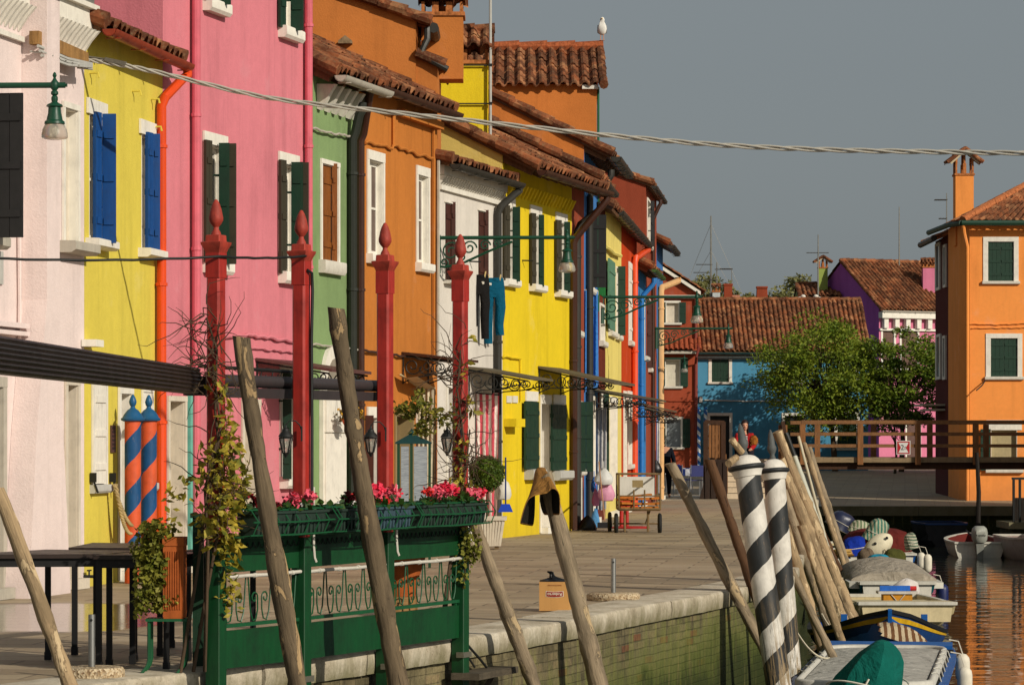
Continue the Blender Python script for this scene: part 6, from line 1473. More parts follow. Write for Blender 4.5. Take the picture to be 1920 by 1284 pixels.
# black tables
BT = paint((16, 15, 15), .9, .45)
def table(name, lab, legs, zt=.735, over=.06):
    c = sum((V(l) for l in legs), V((0, 0)))/4; t = thing(name, (c.x, c.y, .004), lab, 'table', 'black terrace tables')
    mb = MB(); mb.prism([tuple(c+(V(l)-c)*1.12) for l in legs], zt, zt+.028, lambda a, b, h: (a, b, h)); mb.build('table_top', paint((52, 40, 34), .9, .35), t)
    mb = MB()
    for k in range(4): a, b = V(legs[k]), V(legs[(k+1) % 4]); mb.bar((a.x, a.y, zt-.03), (b.x, b.y, zt-.03), .03, .055)
    mb.build('apron', BT, t)
    for l in legs: mb = MB(); mb.box(l[0]-.019, l[0]+.019, l[1]-.019, l[1]+.019, .06, zt-.002); mb.box(l[0]-.023, l[0]+.023, l[1]-.023, l[1]+.023, .004, .06); mb.build('leg', BT, t)
def gp(px, Y): return (ray(px, Y), Y)
table('terrace_table', 'black table nearest the water at the left edge', [gp(-60, 21.2), gp(205, 21.3), gp(252, 21.9), gp(90, 22.1)])
table('terrace_table', 'black table behind the nearest table, half hidden by the ivy', [gp(140, 22.6), gp(300, 22.5), gp(322, 23.4), gp(180, 23.6)])
q1 = PP[0]+UX.to_2d()*.35-NX.to_2d()*.7; q2 = PP[1]+UX.to_2d()*.35-NX.to_2d()*.7
for qq, lab in ((q1, 'black table seen through the scrolls of the left fence bay'), (q2, 'black table seen through the scrolls of the middle fence bay')):
    table('terrace_table', lab, [(qq.x-.3, qq.y-.3), (qq.x+.15, qq.y-.35), (qq.x+.35, qq.y+.2), (qq.x-.15, qq.y+.3)])
# ------------------------------------------------------------------ mooring poles
WPALE = wood((176, 150, 114), .36, (16, 16, .8), .85, .95, (208, 182, 142), .57); WGREY = wood((154, 136, 110), .34, (16, 16, .8), .85, .95, (184, 160, 122), .6); WDARK = wood((112, 96, 74), .42, (14, 14, 1.4), .9, .95, (172, 144, 104), .555); WBROWN = wood((98, 68, 44), .45, (18, 18, 1), .8, .85, (176, 132, 84), .64)
def pole(label, pt, pb, Yt, Yb, rt, rb, mat, zend=-2.0, seed=1, name='mooring_pole', bend=.012, group='leaning mooring poles', cut=True, bark=None):
    """leaning pole between two picture points at real depths, carried on into the water"""
    a = at(pt[0], pt[1], Yt); b = at(pb[0], pb[1], Yb); d = (b-a).normalized()
    if b.z > zend: b = b+d*((b.z-zend)/-d.z)
    L = (b-a).length; rg = random.Random(seed); mb = MB(); n = max(14, int(L/.07)); P = []; rad = []
    ph = rg.uniform(0, 6); kn = rg.uniform(.15, .5)
    for k in range(n+1):
        s_ = k/n; P.append(V((math.sin(s_*5+ph)*bend*L*.35+rg.uniform(-.003, .003), math.cos(s_*4+ph)*bend*L*.3, -s_*L))); rad.append((rt+(rb-rt)*s_)*(1+rg.uniform(-.06, .06)+.07*math.sin(s_*17+ph)+(.18*math.exp(-((s_-kn)/.012)**2))))
    m = 12; rings = []
    for k in range(n+1):
        knob = [1+.05*math.sin(3*q+ph+k*.9)+rg.uniform(-.035, .035) for q in range(m)]
        dz = [(.35*rad[0]*math.cos(2*PI*q/m+ph) if (k == 0 and cut) else 0) for q in range(m)]
        rings.append([(P[k].x+rad[k]*knob[q]*math.cos(2*PI*q/m), P[k].y+rad[k]*knob[q]*math.sin(2*PI*q/m), P[k].z+dz[q]) for q in range(m)])
    mb.loft(rings)
    o = mb.build(name, mat, origin=(0, 0, 0), smooth=50); o.location = a; o.rotation_euler = (-d).to_track_quat('Z', 'Y').to_euler(); ORG[o.name] = a
    return tag(o, label, 'mooring pole', group)
def rpx(r, Y): return r*Y/FPX
pole('pale barkless pole leaning across the left corner by the tables', (-6, 922), (133, 1290), 18.2, 18.0, rpx(13, 18), rpx(19, 18), WPALE, seed=2)
pole('dark sawn pole with peeling bark crossing the leftmost fence bay', (456, 632), (562, 1290), 20.2, 20.0, rpx(15, 20), rpx(21, 20), WDARK, seed=3, bend=.02)
pole('tallest dark pole, forked scar halfway, crossing the middle fence bay', (634, 578), (748, 1290), 21.9, 21.6, rpx(14.5, 22), rpx(24, 22), WDARK, seed=4, bend=.02)
pole('grey weathered pole just right of the fence', (888, 966), (1003, 1290), 24.6, 25.0, rpx(11, 25), rpx(18, 25), WGREY, seed=5)
pole('grey pole with a brown mat draped over its top', (1022, 890), (1122, 1290), 26.6, 26.6, rpx(14, 26.6), rpx(21, 26.6), WGREY, seed=6)
pole('slim pale pole leaning over the quay right of the round stand', (1258, 868), (1432, 1212), 32.45, 32.4, rpx(9.5, 32.4), rpx(13, 32.4), WGREY, seed=7)
pole('slim dark brown pole with a pale broken top', (1330, 862), (1432, 1150), 33.35, 33.3, rpx(9.5, 33), rpx(10, 33), WBROWN, seed=8)
pole('thick pale pole with knotted top, tallest of the boat cluster', (1459, 808), (1580, 1118), 45, 44.5, rpx(9.5, 45), rpx(13, 45), WPALE, seed=9)
pole('second thick pale pole of the boat cluster', (1463, 862), (1566, 1134), 44, 43.5, rpx(11, 44), rpx(12, 44), WPALE, seed=10)
pole('pale pole leaning just behind the right striped pole', (1468, 920), (1547, 1157), 43, 42.4, rpx(10, 43), rpx(10, 43), WGREY, seed=11)
pole('orange tinged pole low behind the right striped pole', (1474, 985), (1541, 1216), 38.6, 38.3, rpx(9, 38.5), rpx(9, 38.5), WPALE, seed=12)
pole('knotty pole reaching down to the blue rowing boat', (1505, 985), (1578, 1204), 41.6, 41.0, rpx(9, 41), rpx(8.5, 41), WPALE, seed=13)
pole('thinnest low pole near the algae covered wall', (1482, 1068), (1541, 1186), 36.2, 36.0, rpx(7, 36), rpx(8, 36), WGREY, seed=14)
pole('slender pole fourth from the right of the cluster', (1507, 832), (1574, 1030), 60, 59, rpx(4.5, 60), rpx(6, 60), WPALE, seed=15)
pole('slender pole rightmost of the cluster', (1518, 838), (1578, 1030), 61.5, 60.5, rpx(5.5, 61), rpx(7, 61), WGREY, seed=16)
pole('brown pole crossing behind the cluster', (1492, 890), (1560, 1040), 57, 56.4, rpx(6, 57), rpx(6.5, 57), WBROWN, seed=17)
pole('straight pale boathook shaft standing in the cluster', (1497, 818), (1548, 1010), 55, 54.6, rpx(2.6, 55), rpx(2.8, 55), plain((196, 186, 160)), seed=18, bend=0, cut=False)
# two tone oar-like pole
o = pole('straight pole with black upper end and white lower part', (1474, 812), (1556, 1040), 53, 52.4, rpx(5, 53), rpx(5, 53), None or (lambda: None)() or WGREY, seed=19, bend=0, cut=False)
t_ = NT('two_tone'); z_ = t_.xyz(t_.tc())[2]; o.data.materials[0] = t_.done(t_.mix(t_.math('GREATER_THAN', z_, -.42), s2l((176, 176, 160)), s2l((30, 32, 30))), .5)
# the mat
a = at(1022, 890, 27.0); b = at(1122, 1290, 27.2); d = (b-a).normalized()
MAT_O = fabric((150, 106, 52), .85); MAT_I = fabric((34, 32, 24), .85)
t = thing('draped_mat', tuple(a+d*.2), 'brown doormat folded over the top of a grey pole', 'mat')
FRONT = [(973, 982), (978, 962), (985, 940), (992, 932), (1003, 927), (1015, 926), (1027, 924), (1030, 917), (1037, 914), (1045, 917), (1051, 926), (1052, 945), (1051, 966)]
BACK = [(999, 987), (1001, 965), (1002, 940), (1001, 905), (1001, 885), (1005, 876), (1013, 874), (1020, 875), (1024, 877), (1022, 895), (1015, 915), (1011, 938), (1020, 966)]
mb = MB(); N = 10; rows = []
F_ = [at(x, y, 26.35) for x, y in FRONT]; B_ = [at(x, y, 26.8) for x, y in BACK]
for j in range(N+1):
    f = j/N; rows.append([mb.pt(p.lerp(q, f)+V((0, 0, .018*math.sin(PI*f)*(1 if 3 < k < 10 else 0)))+V((.012*math.sin(PI*f)*(1 if k >= 9 else -1 if k < 4 else 0), 0, 0))) for k, (p, q) in enumerate(zip(F_, B_))])
for A_, B2 in zip(rows, rows[1:]):
    for k in range(len(A_)-1): mb.face((A_[k], A_[k+1], B2[k+1], B2[k]))
o = mb.build('mat_sheet', [MAT_O, MAT_I], t, smooth=80, recalc=False)
# outside is the side whose normal points up at the fold
if o.data.polygons[5].normal.z < 0: o.data.flip_normals()
sd = o.modifiers.new('thickness', 'SOLIDIFY'); sd.thickness = .012; sd.offset = -1; sd.material_offset = 1
s2 = o.modifiers.new('soften', 'SUBSURF'); s2.levels = s2.render_levels = 1
# candy striped mooring poles
def striped(lab, pt, pb, Y, r0, r1, pitch, ph, seed):
    a = at(pt[0], pt[1], Y); b = at(pb[0], pb[1], Y-.2); d = (b-a).normalized(); b = b+d*((b.z+2.0)/-d.z); L = (b-a).length
    t = thing('striped_mooring_pole', b, lab, 'mooring pole', 'black and white striped mooring poles'); Q = (-d).to_track_quat('Z', 'Y')
    m = spiral((44, 46, 46), (222, 216, 204), pitch, ph, -1, .5, worn=.62); mb = MB(); n = 30
    rg = random.Random(seed)
    mb.lathe([(0, 0)]+[((r1+(r0-r1)*k/n)*(1+rg.uniform(-.012, .012)), L*k/n) for k in range(n+1)]+[(0, L)], (0, 0, 0), 28)
    o = mb.build('shaft', m, origin=(0, 0, 0), smooth=60); o.parent = t; o.rotation_euler = Q.to_euler(); ORG[o.name] = ORG[t.name]
    W_ = plain((224, 218, 206), .6, .88); K_ = paint((40, 42, 42), .9, .5)
    def part(name, prof, mt):
        mb = MB(); mb.lathe(prof, (0, 0, 0), 28); p = mb.build(name, mt, origin=(0, 0, 0), smooth=45); p.parent = t; p.rotation_euler = Q.to_euler(); ORG[p.name] = ORG[t.name]
    r = r0
    part('collar', [(r*1.0, L-.01), (r*1.10, L-.005), (r*1.14, L+.02), (r*1.22, L+.045), (r*1.28, L+.06), (r*1.2, L+.062), (0, L+.062)], W_)
    part('ring', [(r*1.2, L+.062), (r*1.42, L+.070), (r*1.50, L+.085), (r*1.49, L+.10), (r*1.38, L+.112), (r*1.1, L+.115)], K_)
    part('dome', [(r*1.22, L+.112), (r*1.20, L+.13), (r*1.05, L+.165), (r*.8, L+.195), (r*.5, L+.21), (r*.30, L+.215)], W_)
    part('finial', [(r*.34, L+.212), (r*.26, L+.24), (r*.20, L+.262), (r*.30, L+.285), (r*.42, L+.315), (r*.44, L+.345), (r*.34, L+.37), (r*.33, L+.385), (r*.30, L+.44), (r*.18, L+.50), (r*.06, L+.535), (0, L+.54)], paint((86, 88, 86), .85, .6))
    return t
striped('leftmost of the two black and white striped poles, peeling white band near its top', (1402, 893), (1455, 1250), 32.0, rpx(23.5, 32), rpx(24, 32), .57, .05, 3)
striped('right hand black and white striped pole, slimmer and cleaner', (1452, 898), (1482, 1250), 34.5, rpx(20, 34.5), rpx(20, 34.5), .60, .0, 4)
# cut billets lashed to the left striped pole
mb = MB(); mb.tube([at(1372, 824, 31.8), at(1391, 848, 31.9)], [rpx(6.5, 31.9), rpx(6.5, 31.9)], 10); tag(mb.build('log', WPALE), 'short sawn log end sticking up left of the striped pole cap', 'log')
mb = MB(); mb.tube([at(1366, 869, 31.7), at(1380, 858, 31.9)], [rpx(7, 31.8), rpx(7, 31.8)], 10); tag(mb.build('log', WPALE), 'small sawn log just under the striped pole cap', 'log')

# ------------------------------------------------------------------ boats
def hull_pts(t, L, B, kind, zg, sheer, zb=-.22):
    """half breadth and rail height at t (0 = end towards us, 1 = far end)"""
    if kind == 'point': b = B/2*min(1, (max(t, 0)/.42)**.62) if t < .42 else B/2*(1-.22*((t-.42)/.58)**2); z = zg+sheer*max(0, 1-t/.5)**1.6
    elif kind == 'pram': b = B/2*(.80+.2*min(1, t/.4)) if t < .4 else B/2*(1-.15*((t-.4)/.6)**2); z = zg+sheer*max(0, 1-t/.5)**1.6
    elif kind == 'barge': b = B/2*(1-.10*max(0, (t-.7)/.3)**2-.06*max(0, (.2-t)/.2)); z = zg
    else: b = B/2*(.86+.14*min(1, t/.3)) if t < .55 else B/2*(1-.9*((t-.55)/.45)**2.2); z = zg+sheer*max(0, (t-.5)/.5)**1.6
    return max(b, .012), z
def boat(name, lab, x0, x1, Yn, L, zrail, kind='point', sheer=.15, hullm=None, railm=None, deckm=None, stripe=None, rake=.0, yaw=0.0, deckz=.14, foredeck=0.0, group=None, inm=None):
    Yc = Yn+min(L*.4, 1.6); xc = (ray(x0, Yc)+ray(x1, Yc))/2; B = ray(x1, Yc)-ray(x0, Yc)
    t = thing(name, (xc, Yn+L/2, WZ), lab, 'boat', group); c, s_ = math.cos(yaw), math.sin(yaw)
    def T(p): x, y, z = p; y2 = y-L/2; return (xc+x*c-y2*s_, Yn+L/2+x*s_+y2*c, WZ+z)
    zg = zrail-WZ; N = 18; out = []; inn = []; rail = []
    for k in range(N+1):
        tt = k/N; b, z = hull_pts(tt, L, B, kind, zg, sheer); y = tt*L+rake*0
        yk = y+(rake*(1-tt)**3 if kind != 'stern' else 0)
        low = 1-.35*(max(0, .35-tt)/.35 if kind != 'stern' else max(0, tt-.65)/.35)
        out.append([(-b, y, z), (-b*.97, y+(yk-y)*.4, z*.62), (-b*.86*low, yk, .02), (-b*.55*low, yk, -.14), (0, yk, -.2), (b*.55*low, yk, -.14), (b*.86*low, yk, .02), (b*.97, y+(yk-y)*.4, z*.62), (b, y, z)])
        bi = max(.006, b-.05); inn.append([(-bi, y+.03*(1-2*tt), z), (-bi*.95, y, deckz), (bi*.95, y, deckz), (bi, y+.03*(1-2*tt), z)])
    mb = MB(T); mb.loft(out, cap=False, closed=False)
    for e in (0, -1): mb.poly(out[e])
    h = mb.build('hull', hullm, t, smooth=50)
    mb = MB(T); mb.loft(inn, cap=False, closed=False)
    for e in (0, -1): mb.poly([inn[e][0], inn[e][1], inn[e][2], inn[e][3]])
    mb.build('interior', inm or deckm, t, smooth=40)
    mb = MB(T)
    for sg in (-1, 1): mb.loft([[(sg*(hull_pts(k/N, L, B, kind, zg, sheer)[0]+o_), k/N*L, hull_pts(k/N, L, B, kind, zg, sheer)[1]+q) for o_, q in ((.018, -.03), (.022, .018), (-.06, .02), (-.06, -.01))] for k in range(N+1)])
    for e in (0, 1):
        b, z = hull_pts(e, L, B, kind, zg, sheer)
        if b > .1: mb.box(-b, b, e*L-.03, e*L+.03, z-.03, z+.021)
    mb.build('gunwale', railm, t, smooth=40)
    if stripe:
        mb = MB(T)
        for sg in (-1, 1): mb.loft([[(sg*(hull_pts(k/N, L, B, kind, zg, sheer)[0]*(1-.03*q)+.012), k/N*L+rake*.4*(1-k/N)**3*q, hull_pts(k/N, L, B, kind, zg, sheer)[1]*(1-.38*q)) for q in (.28, .55)] for k in range(N+1)], cap=False, closed=False)
        mb.build('stripe', stripe, h, smooth=40)
    return t, T, B
WBOAT = plain((206, 202, 188), .45, .85); CRB = plain((208, 192, 150), .5, .85); TEALB = paint((20, 92, 104), .85, .4); BLB = paint((12, 84, 156), .9, .35, .06); BLD = paint((18, 60, 116), .9, .4); DKB = paint((18, 18, 20), .9, .5); GREYC = fabric((166, 156, 140), .85); YST = paint((214, 168, 26), .9, .4); WOODB = wood((150, 112, 60), .6, (2, 16, 16)); TEALC = fabric((8, 96, 84), .85)
bg_ = 'boats moored along the quay'
def fender(T, p, lab, m, r=.085, L=.34):
    o = V(T(p)); t = thing('fender', o-V((0, 0, L)), lab, 'fender', 'fenders hung on the boats'); mb = MB(); c = o-V((0, 0, L))
    mb.lathe([(0, 0), (r*.55, .01), (r*.9, .05), (r, .1), (r, L-.1), (r*.9, L-.05), (r*.5, L-.01), (0, L)], c, 16); mb.build('float_body', m, t, smooth=60)
    mb = MB(); mb.tube([o-V((0, 0, .01)), o+V((-.05, 0, .14)), o+V((-.16, 0, .16))], .008, 5); mb.build('line', plain((216, 208, 190)), t); return t
FW = plain((222, 214, 194), .5, .88)
# nearest: blue boat under a pale cover, with a tarped outboard
bt, T, B = boat('blue_motorboat', 'blue motorboat under a pale grey deck cover, nearest of the row', 1544, 1831, 31.8, 7.2, -1.0, 'barge', .0, BLB, BLB, WBOAT, group=bg_, yaw=-.16)
mb = MB(T)
def rr(hw, y0, y1, z, n=8, rad=.34):
    P = []
    for cx_, cy_, a0 in ((hw-rad, y1-rad, 0), (-hw+rad, y1-rad, PI/2), (-hw+rad, y0+rad, PI), (hw-rad, y0+rad, 1.5*PI)):
        for k in range(n+1): a = a0+PI/2*k/n; P.append((cx_+rad*math.cos(a), cy_+rad*math.sin(a), z))
    return P
hw = B/2-.10; z0 = -1.0-WZ
mb.loft([rr(hw-.06, .25, 6.0, z0+.03), rr(hw-.06, .25, 6.0, z0+.10), rr(hw-.03, .22, 6.03, z0+.12), rr(hw-.0, .19, 6.06, z0+.10), rr(hw-.0, .19, 6.06, z0+.01)], cap=False); mb.build('cover_rim', plain((206, 202, 190), .5), bt, smooth=70)
mb = MB(T); rings = []
for q in range(7): f = q/6; rings.append([(x*(1-f), 3.2+(y-3.2)*(1-f), z0+.085+.05*math.sin(f*PI/2)) for x, y, z in rr(hw-.08, .27, 5.98, 0)])
mb.loft(rings); mb.build('deck_cover', fabric((184, 180, 170), .85), bt, smooth=70)
for sg in (-1, 1):
    for k in range(6): mb = MB(T); y = 1.4+k*.75; mb.tube([(sg*(hw-.05), y, z0+.115), (sg*(hw+.0), y+.05, z0+.125), (sg*(hw+.03), y+.12, z0+.09), (sg*(hw+.05), y+.16, z0+.02)], .007, 5); mb.build('lashing', WBOAT, bt)
mb = MB(T); mb.loft([[(-B/2+.05+k, 6.2, z0+.0), (-B/2+.05+k, 6.2, z0+.10), (-B/2+.05+k, 6.5, z0+.13), (-B/2+.05+k, 6.52, z0)] for k in (0, B-.1)]); mb.build('coaming', BLB, bt)
mb = MB(T); mb.box(-B/2+.03, B/2-.03, 6.12, 6.19, z0-.02, z0+.06); mb.build('rubbing_strake', DKB, bt)
o = V((ray(1622, 31.8), 31.75, -.84)); t = thing('outboard_motor', o, 'outboard motor wrapped in a green tarpaulin tied with cord', 'outboard motor')
rg = random.Random(8); rings = []
prof_t = [(.43, .30, -.62, -.02), (.41, .32, -.30, .0), (.37, .30, -.12, .01), (.31, .27, .04, .05), (.26, .24, .15, .09), (.20, .2, .25, .12), (.13, .15, .32, .15), (.06, .08, .375, .16), (.01, .01, .39, .16)]
for w_, dpt, z, shx in prof_t: rings.append([(o.x+shx+w_*(1+.12*math.sin(5*a+z*5)+.05*math.sin(11*a+z*3)+rg.uniform(-.02, .02))*math.cos(a), o.y+dpt*(1+.12*math.sin(4*a+z*4)+.05*math.sin(13*a))*math.sin(a), o.z+z+.03*math.sin(3*a+1)*min(1, (.39-z)*3)) for a in [2*PI*k/13 for k in range(13)]])
mb = MB(); mb.loft(rings); mb.build('tarpaulin', TEALC, t, smooth=24)
mb = MB(); ring_ = [(o.x+.02+.41*math.cos(a), o.y+.34*math.sin(a), o.z-.05+.05*math.sin(2*a)) for a in [2*PI*k/28 for k in range(28)]]; mb.tube(ring_, .010, 5, closed=True); mb.tube([(o.x+.0, o.y-.29, o.z+.02), (o.x-.08, o.y-.32, o.z-.12), (o.x-.2, o.y-.33, o.z-.22)], .010, 5); mb.build('cord', plain((220, 214, 196)), t)
mb = MB(); mb.lathe([(0, .0), (.075, .0), (.08, .03), (0, .04)], (o.x+.18, o.y-.36, o.z-.3), 16); mb.box(o.x-.1, o.x+.3, o.y-.34, o.y-.2, o.z-.45, o.z-.2); mb.build('engine_cowl', plain((190, 190, 184), .4), t)
fender(T, (B/2+.14, 4.2, z0+.0), 'white cylindrical fender on the blue motorboat, nearer of the pair and lower', FW); fender(T, (B/2+.09, 5.5, z0+.06), 'white cylindrical fender on the blue motorboat, farther of the pair and higher', FW)
# blue rowing boat with yellow stripe, bow to us
bt, T, B = boat('blue_rowing_boat', 'dark blue rowing boat with a yellow stripe and high pointed bow', 1530, 1790, 40.6, 5.2, -1.03, 'point', .40, BLD, DKB, TEALB, stripe=YST, rake=.35, group=bg_, inm=BLB, yaw=-.05)
z0 = -1.03-WZ
mb = MB(T)
for k in range(5): mb.box(-B/2*.86, B/2*.86, 2.1+k*.17, 2.24+k*.17, z0-.05, z0-.02)
mb.build('thwart', paint((24, 130, 118), .85, .5), bt)
for sg in (-1, 1): mb = MB(T); mb.box(sg*.52-.04, sg*.52+.04, 1.05, 1.13, z0+.14, z0+.30); mb.build('thole_post', BLB, bt)
mb = MB(T); mb.bar((0, -.03, z0+.42), (0, .12, z0-.1), .05, .07); mb.build('stem_post', BLB, bt)
o = at(1690, 1188, 40.7); t = thing('striped_cloth', o, 'brown striped cloth bundled over the bow of the rowing boat', 'cloth'); rg = random.Random(14); rings = []
for k in range(9):
    f = k/8; rings.append([(o.x-.30+.75*f+.03*math.sin(9*a), o.y-.05+(.26-.10*f)*math.cos(a), o.z+.02-.24*f+(.21*math.sin(PI*min(1, f*.8+.22)))*max(0, math.sin(a))*(1+.12*math.sin(11*a+f*4))-.02) for a in [PI*q/14 for q in range(15)]])
mb = MB(); mb.loft(rings, closed=False, cap=False); o2 = mb.build('cloth_folds', fabric((196, 178, 146), .85, (110, 76, 50), 11, 0), t, smooth=70)
# cream pram with a yellow box
bt, T, B = boat('cream_pram', 'cream flat bowed boat with a yellow box amidships', 1566, 1788, 47.6, 4.6, -.98, 'pram', .10, CRB, WBOAT, CRB, rake=.25, group=bg_)
z0 = -.98-WZ
mb = MB(T); mb.loft([[(-B/2*.8, y, z0+.10+h), (B/2*.8, y, z0+.10+h), (B/2*.8, y, z0+.115+h), (-B/2*.8, y, z0+.115+h)] for y, h in ((.02, 0), (.9, -.02))]); mb.build('foredeck', CRB, bt)
mb = MB(T); mb.box(-B/2*.84, B/2*.84, 2.2, 2.5, z0-.06, z0-.03); mb.box(-B/2*.84, B/2*.84, 3.4, 3.7, z0-.06, z0-.03); mb.build('thwart', CRB, bt)
o = V(T((-.0, 1.3, z0+.0))); t = thing('yellow_box', o, 'yellow plastic box with a white lid in the cream boat', 'box'); mb = MB(); mb.box(o.x-.22, o.x+.22, o.y-.15, o.y+.15, o.z+.0, o.z+.18); mb.build('box_body', plain((204, 140, 34)), t); mb = MB(); mb.box(o.x-.3, o.x+.3, o.y-.18, o.y+.18, o.z+.181, o.z+.22); mb.build('lid', plain((206, 200, 190)), t); mb = MB(); mb.tube([(o.x-.12, o.y-.16, o.z+.19), (o.x, o.y-.165, o.z+.05), (o.x+.12, o.y-.16, o.z+.19)], .008, 5); mb.build('cord', WHITE_P, t)
t = thing('bailing_pump', o+V((0, 0, .22)), 'blue hand pump with red tip lying on the yellow box', 'pump'); mb = MB(); mb.box(o.x-.26, o.x+.2, o.y-.05, o.y+.05, o.z+.222, o.z+.30); mb.build('pump_body', paint((20, 96, 190), .9), t); mb = MB(); mb.tube([(o.x+.2, o.y, o.z+.26), (o.x+.3, o.y, o.z+.26)], .035, 8); mb.build('tip', plain((196, 40, 36)), t)
# white boat under a domed grey tarp
bt, T, B = boat('white_covered_boat', 'white and teal boat under a domed grey tarpaulin', 1576, 1748, 54, 5.0, -.92, 'pram', .06, TEALB, WBOAT, WBOAT, rake=.3, group=bg_)
z0 = -.92-WZ
mb = MB(T); mb.loft([[(x, -.05+abs(x)*.25, z0+h+.06) for x in (-B/2, 0, B/2)]+[(x, .9, z0+h+.08) for x in (B/2, 0, -B/2)] for h in (-.10, .0)]); mb.build('bow_deck', WBOAT, bt)
rings = []
for k in range(11):
    f = k/10; y = .5+3.4*f; rings.append([((B/2*.92)*math.cos(a), y, z0+.06+(.36*math.sin(PI*min(1, .12+f*.75))**.8)*math.sin(a)**.9+.008*math.sin(9*a)) for a in [PI*q/16 for q in range(17)]])
mb = MB(T); mb.loft(rings, closed=False, cap=False); mb.poly(rings[0]); mb.build('tarpaulin', GREYC, bt, smooth=70)
o = at(1694, 1116, 53.0); t = thing('white_sack', o, 'crumpled white plastic sack on the bow of the tarp covered boat', 'sack'); rg = random.Random(9)
mb = MB(); mb.lathe([(0, .0), (.24, .01), (.27, .07), (.24, .14), (.17, .21), (.10, .26), (.0, .29)], o, 18, 1.0, .7)
for i in range(len(mb.v)): mb.v[i] = mb.v[i]+V((rg.uniform(-.018, .018)+(mb.v[i].z-o.z)*.2, rg.uniform(-.015, .015), rg.uniform(-.012, .012)))
mb.build('sack_body', plain((216, 208, 200), .5, .85), t, smooth=30)
fender(T, (B/2+.10, 1.0, z0-.0), 'dark blue fender on the tarp covered boat', paint((26, 36, 84), .9, .35), .10, .42)
fender(T, (-B/2+.1, 4.4, z0+.1), 'small white fender lying at the stern of the tarp covered boat', FW, .07, .28)
# blue boat loaded with covered outboards and floats
bt, T, B = boat('loaded_blue_boat', 'blue boat heaped with covered engines, a float and buckets', 1566, 1712, 62, 5.2, -.95, 'pram', .04, BLB, WBOAT, WBOAT, rake=.2, group=bg_)
z0 = -.95-WZ
mb = MB(T); mb.box(-B/2+.06, -.25, .1, .7, z0+.0, z0+.035); mb.build('stern_board', plain((186, 188, 186)), bt)
def lump(name, lab, px, py, Y, rx, ry, rz, m, cat, tilt=0, seed=1, jit=.05, grp=None, box=True):
    c = at(px, py, Y); t = thing(name, c-V((0, 0, rz)), lab, cat, grp); rg = random.Random(seed); mb = MB(); ca, sa = math.cos(tilt), math.sin(tilt); rings = []
    prof = [(1.12, -1.15), (1.06, -.8), (1.02, -.35), (.99, .1), (.93, .5), (.78, .8), (.5, .97), (.18, 1.02)] if box else [(math.sin(PI*k/12)+.001, -math.cos(PI*k/12)) for k in range(13)]
    ph = rg.uniform(0, 6); n = 32
    for w_, h in prof:
        ring = []
        for k in range(n):
            a = 2*PI*k/n; e = .72 if box else 1; x = math.copysign(abs(math.cos(a))**e, math.cos(a)); y = math.copysign(abs(math.sin(a))**e, math.sin(a))
            f = w_*(1+jit*math.sin(4*a+ph+h*2)+jit*.8*math.sin(9*a+h*3+seed)+rg.uniform(-jit, jit)*.25); v = V((x*rx*f+.12*rx*h, y*ry*f, h*rz*(1+jit*math.sin(3*a+seed))))
            ring.append((c.x+v.x*ca-v.z*sa, c.y+v.y, c.z+v.x*sa+v.z*ca))
        rings.append(ring)
    mb.loft(rings); mb.build('cover', m, t, smooth=70)
    if box:
        mb = MB(); mb.tube([V(p)*1.0+(V(p)-c)*.02 for p in rings[2]], .009, 4, closed=True); mb.build('cord', plain((206, 200, 184)), t)
    return t, c
t, c = lump('pale_float', 'large cream float with dark holes standing on the loaded boat', 1646, 1024, 62.4, .21, .2, .33, plain((222, 212, 182), .5, .88), 'float', -.75, 2, .02, box=False)
for dx, dz in ((.17, .19), (-.08, .07)): mb = MB(); mb.ball((c.x+dx*.9, c.y-.19, c.z+dz*.9), .03, .03, .03, 8, 6); mb.build('hole', DKB, t)
mb = MB(); mb.tube([(c.x+.1, c.y-.2, c.z-.05), (c.x+.16, c.y-.19, c.z-.12), (c.x+.08, c.y-.2, c.z-.2)], .012, 5); mb.build('marking', plain((150, 128, 92)), t)
gt = 'covered outboard engines'
lump('covered_engine', 'engine under a taupe cover left of the cyan cover', 1624, 1052, 61.4, .17, .2, .24, fabric((112, 96, 78)), 'engine cover', .2, 3, .05, gt)
lump('covered_engine', 'engine under a bright cyan cover', 1646, 1052, 60.6, .20, .18, .13, fabric((36, 150, 180)), 'engine cover', 0, 4, .08, gt)
lump('covered_engine', 'engine under an olive green cover', 1676, 1048, 61.8, .22, .22, .20, fabric((84, 84, 38)), 'engine cover', -.2, 5, .04, gt)
lump('covered_engine', 'engine under a royal blue cover with white piping', 1601, 1022, 65, .24, .25, .17, fabric((20, 52, 160)), 'engine cover', .15, 6, .04, gt)
lump('covered_engine', 'engine under a green and cream striped cover', 1645, 993, 70, .21, .22, .24, fabric((70, 122, 106), .85, (176, 178, 150), 13, 0), 'engine cover', -.4, 7, .05, gt)
lump('covered_engine', 'smaller engine under a pale green striped cover behind the red tarp', 1613, 987, 74, .22, .22, .14, fabric((110, 128, 96), .85, (190, 186, 160), 12, 0), 'engine cover', -.3, 8, .05, gt)
lump('covered_engine', 'engine under a patterned green cover at the right end of the red tarp', 1707, 1013, 69.5, .13, .2, .16, fabric((96, 116, 96), .85, (186, 182, 160), 16, 2), 'engine cover', .3, 9, .05, gt)
lump('red_tarp', 'dull red tarpaulin domed over a boat behind the engines', 1640, 1022, 71, .78, .9, .38, fabric((104, 38, 32)), 'tarpaulin', 0, 10, .03)
lump('dark_blue_tub', 'dark blue shiny bucket at the far end of the boats', 1579, 975, 76, .28, .3, .2, paint((34, 40, 66), .9, .25), 'tub', -.5, 11, .02)
t, c = lump('rope_heap', 'heap of straw yellow rope and net beside the poles', 1578, 1040, 62.6, .22, .25, .06, plain((150, 110, 50), .9), 'rope', 0, 12, .12, box=False)
